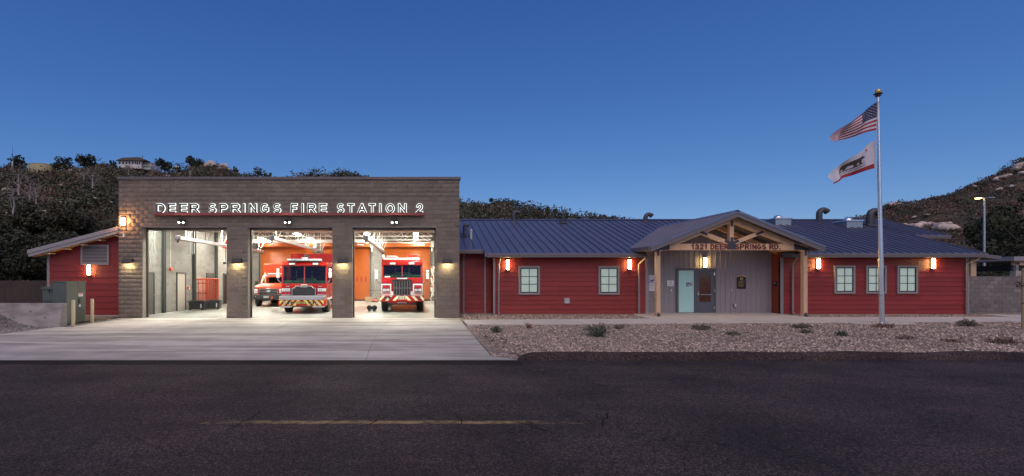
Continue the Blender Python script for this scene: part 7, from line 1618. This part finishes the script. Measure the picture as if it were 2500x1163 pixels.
# parked white vehicles peeking over the yard wall: roofs only show
# ------------------------------------------------------------------ flagpole and flags
fx, fy, fz = PX(2153, 19.6), 19.6, 0.06; tx, tz = PX(2143.5, 19.6), PZ(238, 19.6)
t = root('flagpole', (fx, fy, fz), 'tall tapered aluminium flagpole in the gravel yard', 'flagpole')
MB().tube([(fx, fy, fz), (fx + (tx - fx) * 0.3, fy, fz + (tz - fz) * 0.3), (tx, fy, tz)], [0.088, 0.080, 0.045], 20).build('pole', 'alum', t, smooth=True)
MB().tube([(fx, fy, fz - 0.02), (fx, fy, fz + 0.05)], [0.19, 0.11], 20).build('base_collar', 'alum', t, smooth=True)
MB().tube([(tx, fy, tz), (tx, fy, tz + 0.06)], 0.05, 14).tube([(tx, fy, tz + 0.05), (tx, fy, tz + 0.075)], 0.10, 16).tube([(tx, fy, tz + 0.075), (tx, fy, tz + 0.14)], 0.03, 10).tube([(tx, fy, tz + 0.13), (tx, fy, tz + 0.145)], 0.15, 18).build('truck', 'plate_steel', t, smooth=True)
MB().sphere((tx, fy, tz + 0.235), 0.095, 16, 10).build('ball', 'gold', t, smooth=True)
MB().tube([(tx - 0.08, fy - 0.06, tz), (tx - 0.10, fy - 0.06, 6.0), (fx - 0.12, fy - 0.09, 1.2)], 0.007, 5).build('halyard', 'hose_white', t)
MB().box(fx - 0.16, fx - 0.07, fy - 0.1, fy - 0.05, 1.18, 1.24).build('cleat', 'galv', t)
def flag_map(hx0, hz0, hx1, hz1, ex_, ez_, squeeze, ph):
    """cloth streaming from the hoist line (top hx0,hz0 to bottom hx1,hz1) towards (ex_, ez_), folding as it goes"""
    def f(u, v, off=0.0):
        hx, hz = hx0 + (hx1 - hx0) * v, hz0 + (hz1 - hz0) * v
        Hh = hz0 - hz1; zt_ = hz0 + (ez_ - hz0) * (u ** 1.12); zb_ = hz1 + (ez_ - Hh * (1 - squeeze) - hz1) * (u ** 1.12)
        x = hx + (ex_ - hx0) * u + 0.03 * math.sin(6 * u + 3 * v)
        z = zt_ + (zb_ - zt_) * v + 0.045 * u * math.sin(9 * u + ph)
        y = fy - 0.06 + (0.13 * math.sin(7.5 * u + 2.6 * v + ph) + 0.06 * math.sin(15 * u - 3 * v)) * min(1, u * 2.0) + 0.35 * u + off
        return (x, y, z)
    return f
def cloth(name, f, u0, u1, v0, v1, mt, parent, nu=24, nv=4, off=0.0):
    b = MB()
    for j in range(nv + 1):
        for i in range(nu + 1): b.v.append(f(u0 + (u1-u0)*i/nu, v0 + (v1-v0)*j/nv, off))
    for j in range(nv):
        for i in range(nu): b.f.append((j*(nu+1)+i, j*(nu+1)+i+1, (j+1)*(nu+1)+i+1, (j+1)*(nu+1)+i)); b.m.append(0)
    return b.build(name, mt, parent, smooth=True, fixn=False)
def decal(name, f, polys, mt, parent):
    import mathutils.geometry as mg
    b = MB()
    for off in (-0.004, 0.004):
        for p in polys:
            tri = mg.tessellate_polygon([[Vector((q[0], q[1], 0)) for q in p]]); o0 = len(b.v)
            b.v += [f(q[0], q[1], off) for q in p]; b.f += [tuple(o0 + i for i in tt) for tt in tri]; b.m += [0] * len(tri)
    return b.build(name, mt, parent, fixn=False)
def grid_decal(name, f, poly, mt, parent, n=46):
    """a printed shape that follows the folds: small cells inside the outline"""
    us_, vs_ = [q[0] for q in poly], [q[1] for q in poly]; u0, u1, v0, v1 = min(us_), max(us_), min(vs_), max(vs_)
    def inside(u, v):
        c = False
        for i in range(len(poly)):
            (a, b_), (c_, d_) = poly[i], poly[i - 1]
            if (b_ > v) != (d_ > v) and u < (c_ - a) * (v - b_) / (d_ - b_) + a: c = not c
        return c
    b = MB()
    for off in (-0.006, 0.006):
        for i in range(n):
            for j in range(n):
                a, e, c, g = u0 + (u1-u0)*i/n, u0 + (u1-u0)*(i+1)/n, v0 + (v1-v0)*j/n, v0 + (v1-v0)*(j+1)/n
                if inside((a+e)/2, (c+g)/2): b.add([f(a, c, off), f(e, c, off), f(e, g, off), f(a, g, off)], [(0,1,2,3)])
    return b.build(name, mt, parent, fixn=False)
def star(cu, cv, ru, rv, rot=0.0):
    return [(cu + (ru if k % 2 == 0 else ru * 0.4) * math.sin(rot + math.pi * k / 5), cv - (rv if k % 2 == 0 else rv * 0.4) * math.cos(rot + math.pi * k / 5)) for k in range(10)]
D = 19.6
us = flag_map(PX(2141, D), PZ(249, D), PX(2135.5, D), PZ(319, D), PX(2050, D), PZ(327, D), 0.74, 0.4)
t = root('national_flag', us(0, 1), 'striped red and white flag with starry blue canton, upper on the pole', 'flag')
for k in range(13):
    v0, v1 = k / 13, (k + 1) / 13; cloth('stripe', us, 0.40 if k < 7 else 0.0, 1.0, v0, v1, 'flag_red' if k % 2 == 0 else 'flag_white', t, 22, 2)
cloth('canton', us, 0.0, 0.40, 0.0, 7/13, 'flag_blue', t, 14, 8)
st_ = []
for r_ in range(9):
    for c_ in range(6 if r_ % 2 == 0 else 5): st_.append(star(0.40 * ((c_ * 2 + (1 if r_ % 2 == 0 else 2)) / 12), (7/13) * (r_ + 1) / 10, 0.013, 0.022))
decal('stars', us, st_, 'flag_white', t)['kind'] = 'stuff'
MB().tube([us(0, 0), us(0, 0.5), us(0, 1)], 0.014, 6).build('hoist_band', 'flag_white', t)
ca = flag_map(PX(2131, D), PZ(344, D), PX(2131.5, D), PZ(412, D), PX(2041, D), PZ(425, D), 0.70, 1.6)
t = root('state_flag', ca(0, 1), 'white flag with brown bear, red star and red lower stripe', 'flag')
cloth('field', ca, 0.0, 1.0, 0.0, 0.83, 'flag_white', t, 26, 8); cloth('stripe', ca, 0.0, 1.0, 0.83, 1.0, 'flag_red', t, 26, 2)
decal('star', ca, [star(0.20, 0.17, 0.045, 0.075)], 'flag_red', t)
bear = [(0.30,0.30),(0.335,0.27),(0.35,0.235),(0.365,0.27),(0.42,0.265),(0.50,0.245),(0.58,0.25),(0.65,0.28),(0.70,0.34),(0.715,0.42),(0.705,0.50),(0.72,0.57),(0.735,0.60),(0.67,0.60),(0.655,0.52),(0.63,0.46),(0.61,0.52),(0.625,0.57),(0.64,0.595),(0.575,0.595),(0.56,0.50),(0.54,0.45),(0.48,0.455),(0.46,0.52),(0.455,0.60),(0.395,0.60),(0.40,0.575),(0.415,0.55),(0.41,0.47),(0.385,0.46),(0.365,0.52),(0.355,0.58),(0.345,0.60),(0.285,0.60),(0.295,0.575),(0.315,0.56),(0.325,0.48),(0.33,0.41),(0.30,0.40),(0.265,0.41),(0.25,0.385),(0.27,0.35),(0.285,0.325)]
grid_decal('bear', ca, bear, 'bear_brown', t)
grid_decal('grass_plot', ca, [(0.22,0.60),(0.78,0.60),(0.74,0.655),(0.60,0.64),(0.45,0.66),(0.28,0.645)], 'cabinet_green', t, 24)
def flat_word(word, u0, u1, v0, v1):
    me, wd = text_mesh(word, 1.0, 0.0); out = []
    for p in me.polygons: out.append([(u0 + (u1-u0) * me.vertices[i].co.x / wd, v1 - (v1-v0) * me.vertices[i].co.z) for i in p.vertices])
    bpy.data.meshes.remove(me); return out
b = MB()
for off, fl in ((-0.005, False), (0.005, True)):
    for p in flat_word('CALIFORNIA REPUBLIC', 0.80, 0.20, 0.70, 0.775):
        o0 = len(b.v); b.v += [ca(q[0], q[1], off) for q in p]; b.f.append(tuple(range(o0, o0 + len(p)))); b.m.append(0)
b.build('lettering', 'bear_brown', t, fixn=False)
MB().tube([ca(0, 0), ca(0, 0.5), ca(0, 1)], 0.014, 6).build('hoist_band', 'flag_white', t)

# ------------------------------------------------------------------ plants in the gravel
def plant(px, py, w_, h, label, seed, mt='leaf_sage', nst=26, dry=0.2):
    Y = 18.0
    for _ in range(6): Y = (CZ - gz(0, Y)) * F / (py - CY)
    x = PX(px, Y); z = gz(0, Y); rs = np.random.default_rng(seed); w_ = w_ * Y / F; h = h * Y / F
    t = root('shrub', (x, Y, z), label, 'shrub', 'low shrubs in the gravel yard', world=False)
    b = MB(); P = []
    for k in range(nst):
        a = rs.uniform(0, 6.28); q = rs.uniform(0.1, 1) ** 0.7; ex2 = math.cos(a) * w_ * 0.5 * q; ey2 = math.sin(a) * w_ * 0.5 * q; hz2 = h * rs.uniform(0.45, 1.0) * (1.15 - 0.6 * q)
        b.tube([(ex2 * 0.1, ey2 * 0.1, -0.02), (ex2 * 0.55, ey2 * 0.55, hz2 * 0.6), (ex2, ey2, hz2)], [0.008, 0.005, 0.003], 4)
        m_ = 26; u = rs.uniform(0.25, 1.05, m_); P.append(np.stack([ex2 * u, ey2 * u, hz2 * (u ** 0.8)], 1) + rs.normal(size=(m_,3)) * 0.03)
    b.build('stems', 'bark_pale', t, fixn=False)
    P = np.concatenate(P); P[:,2] = np.maximum(P[:,2], 0.01); V, Fc = leaf_quads(P, 0.045, 0.8)
    np_mesh('leaves', V, Fc, mt, {'rnd': np.repeat(rs.uniform(0, 1, len(P)), 4), 'dry': np.full(4*len(P), dry)}, parent=t)
plant(1459, 822, 75, 33, 'largest grey-green shrub in the gravel in front of the wing window', 1, nst=60, dry=0.0)
plant(1212, 811, 24, 13, 'small dark tufted shrub next to the driveway edge', 2, dry=0.0)
plant(1289, 802, 22, 14, 'small dry twiggy plant at the path edge', 3, 'leaf_dry', 12, 0.6)
plant(1512, 803, 26, 8, 'flat olive shrub just past the largest shrub', 4, dry=0.5)
plant(1712, 805, 58, 12, 'wide low olive shrub in front of the porch centre', 5, nst=34, dry=0.4)
plant(1790, 819, 36, 8, 'flat green shrub nearer the kerb in front of the porch', 6)
plant(1957, 801, 52, 9, 'wide flat shrub near the path by the right porch post', 7, nst=30)
plant(1968, 814, 26, 8, 'small grey-green tuft just under the wide flat shrub', 8)
plant(2054, 821, 22, 12, 'grey-green tuft in the gravel left of the flagpole', 9, dry=0.1)
plant(2160, 800, 58, 9, 'dry brown low shrub at the foot of the flagpole', 10, 'leaf_dry', 34, 0.4)
plant(2362, 797, 46, 17, 'rounded grey shrub on the path edge right of the flagpole', 11, nst=44, dry=0.4)
plant(2450, 838, 66, 12, 'wide dry shrub near the picture edge, nearest the kerb', 12, 'leaf_dry', 36, 0.3)
plant(2325, 836, 40, 5, 'faint flat dry tuft in the gravel right of the flagpole', 13, 'leaf_dry', 16, 0.3)
plant(2210, 828, 40, 5, 'faint flat dry tuft just right of the flagpole, nearer the kerb', 14, 'leaf_dry', 16, 0.3)
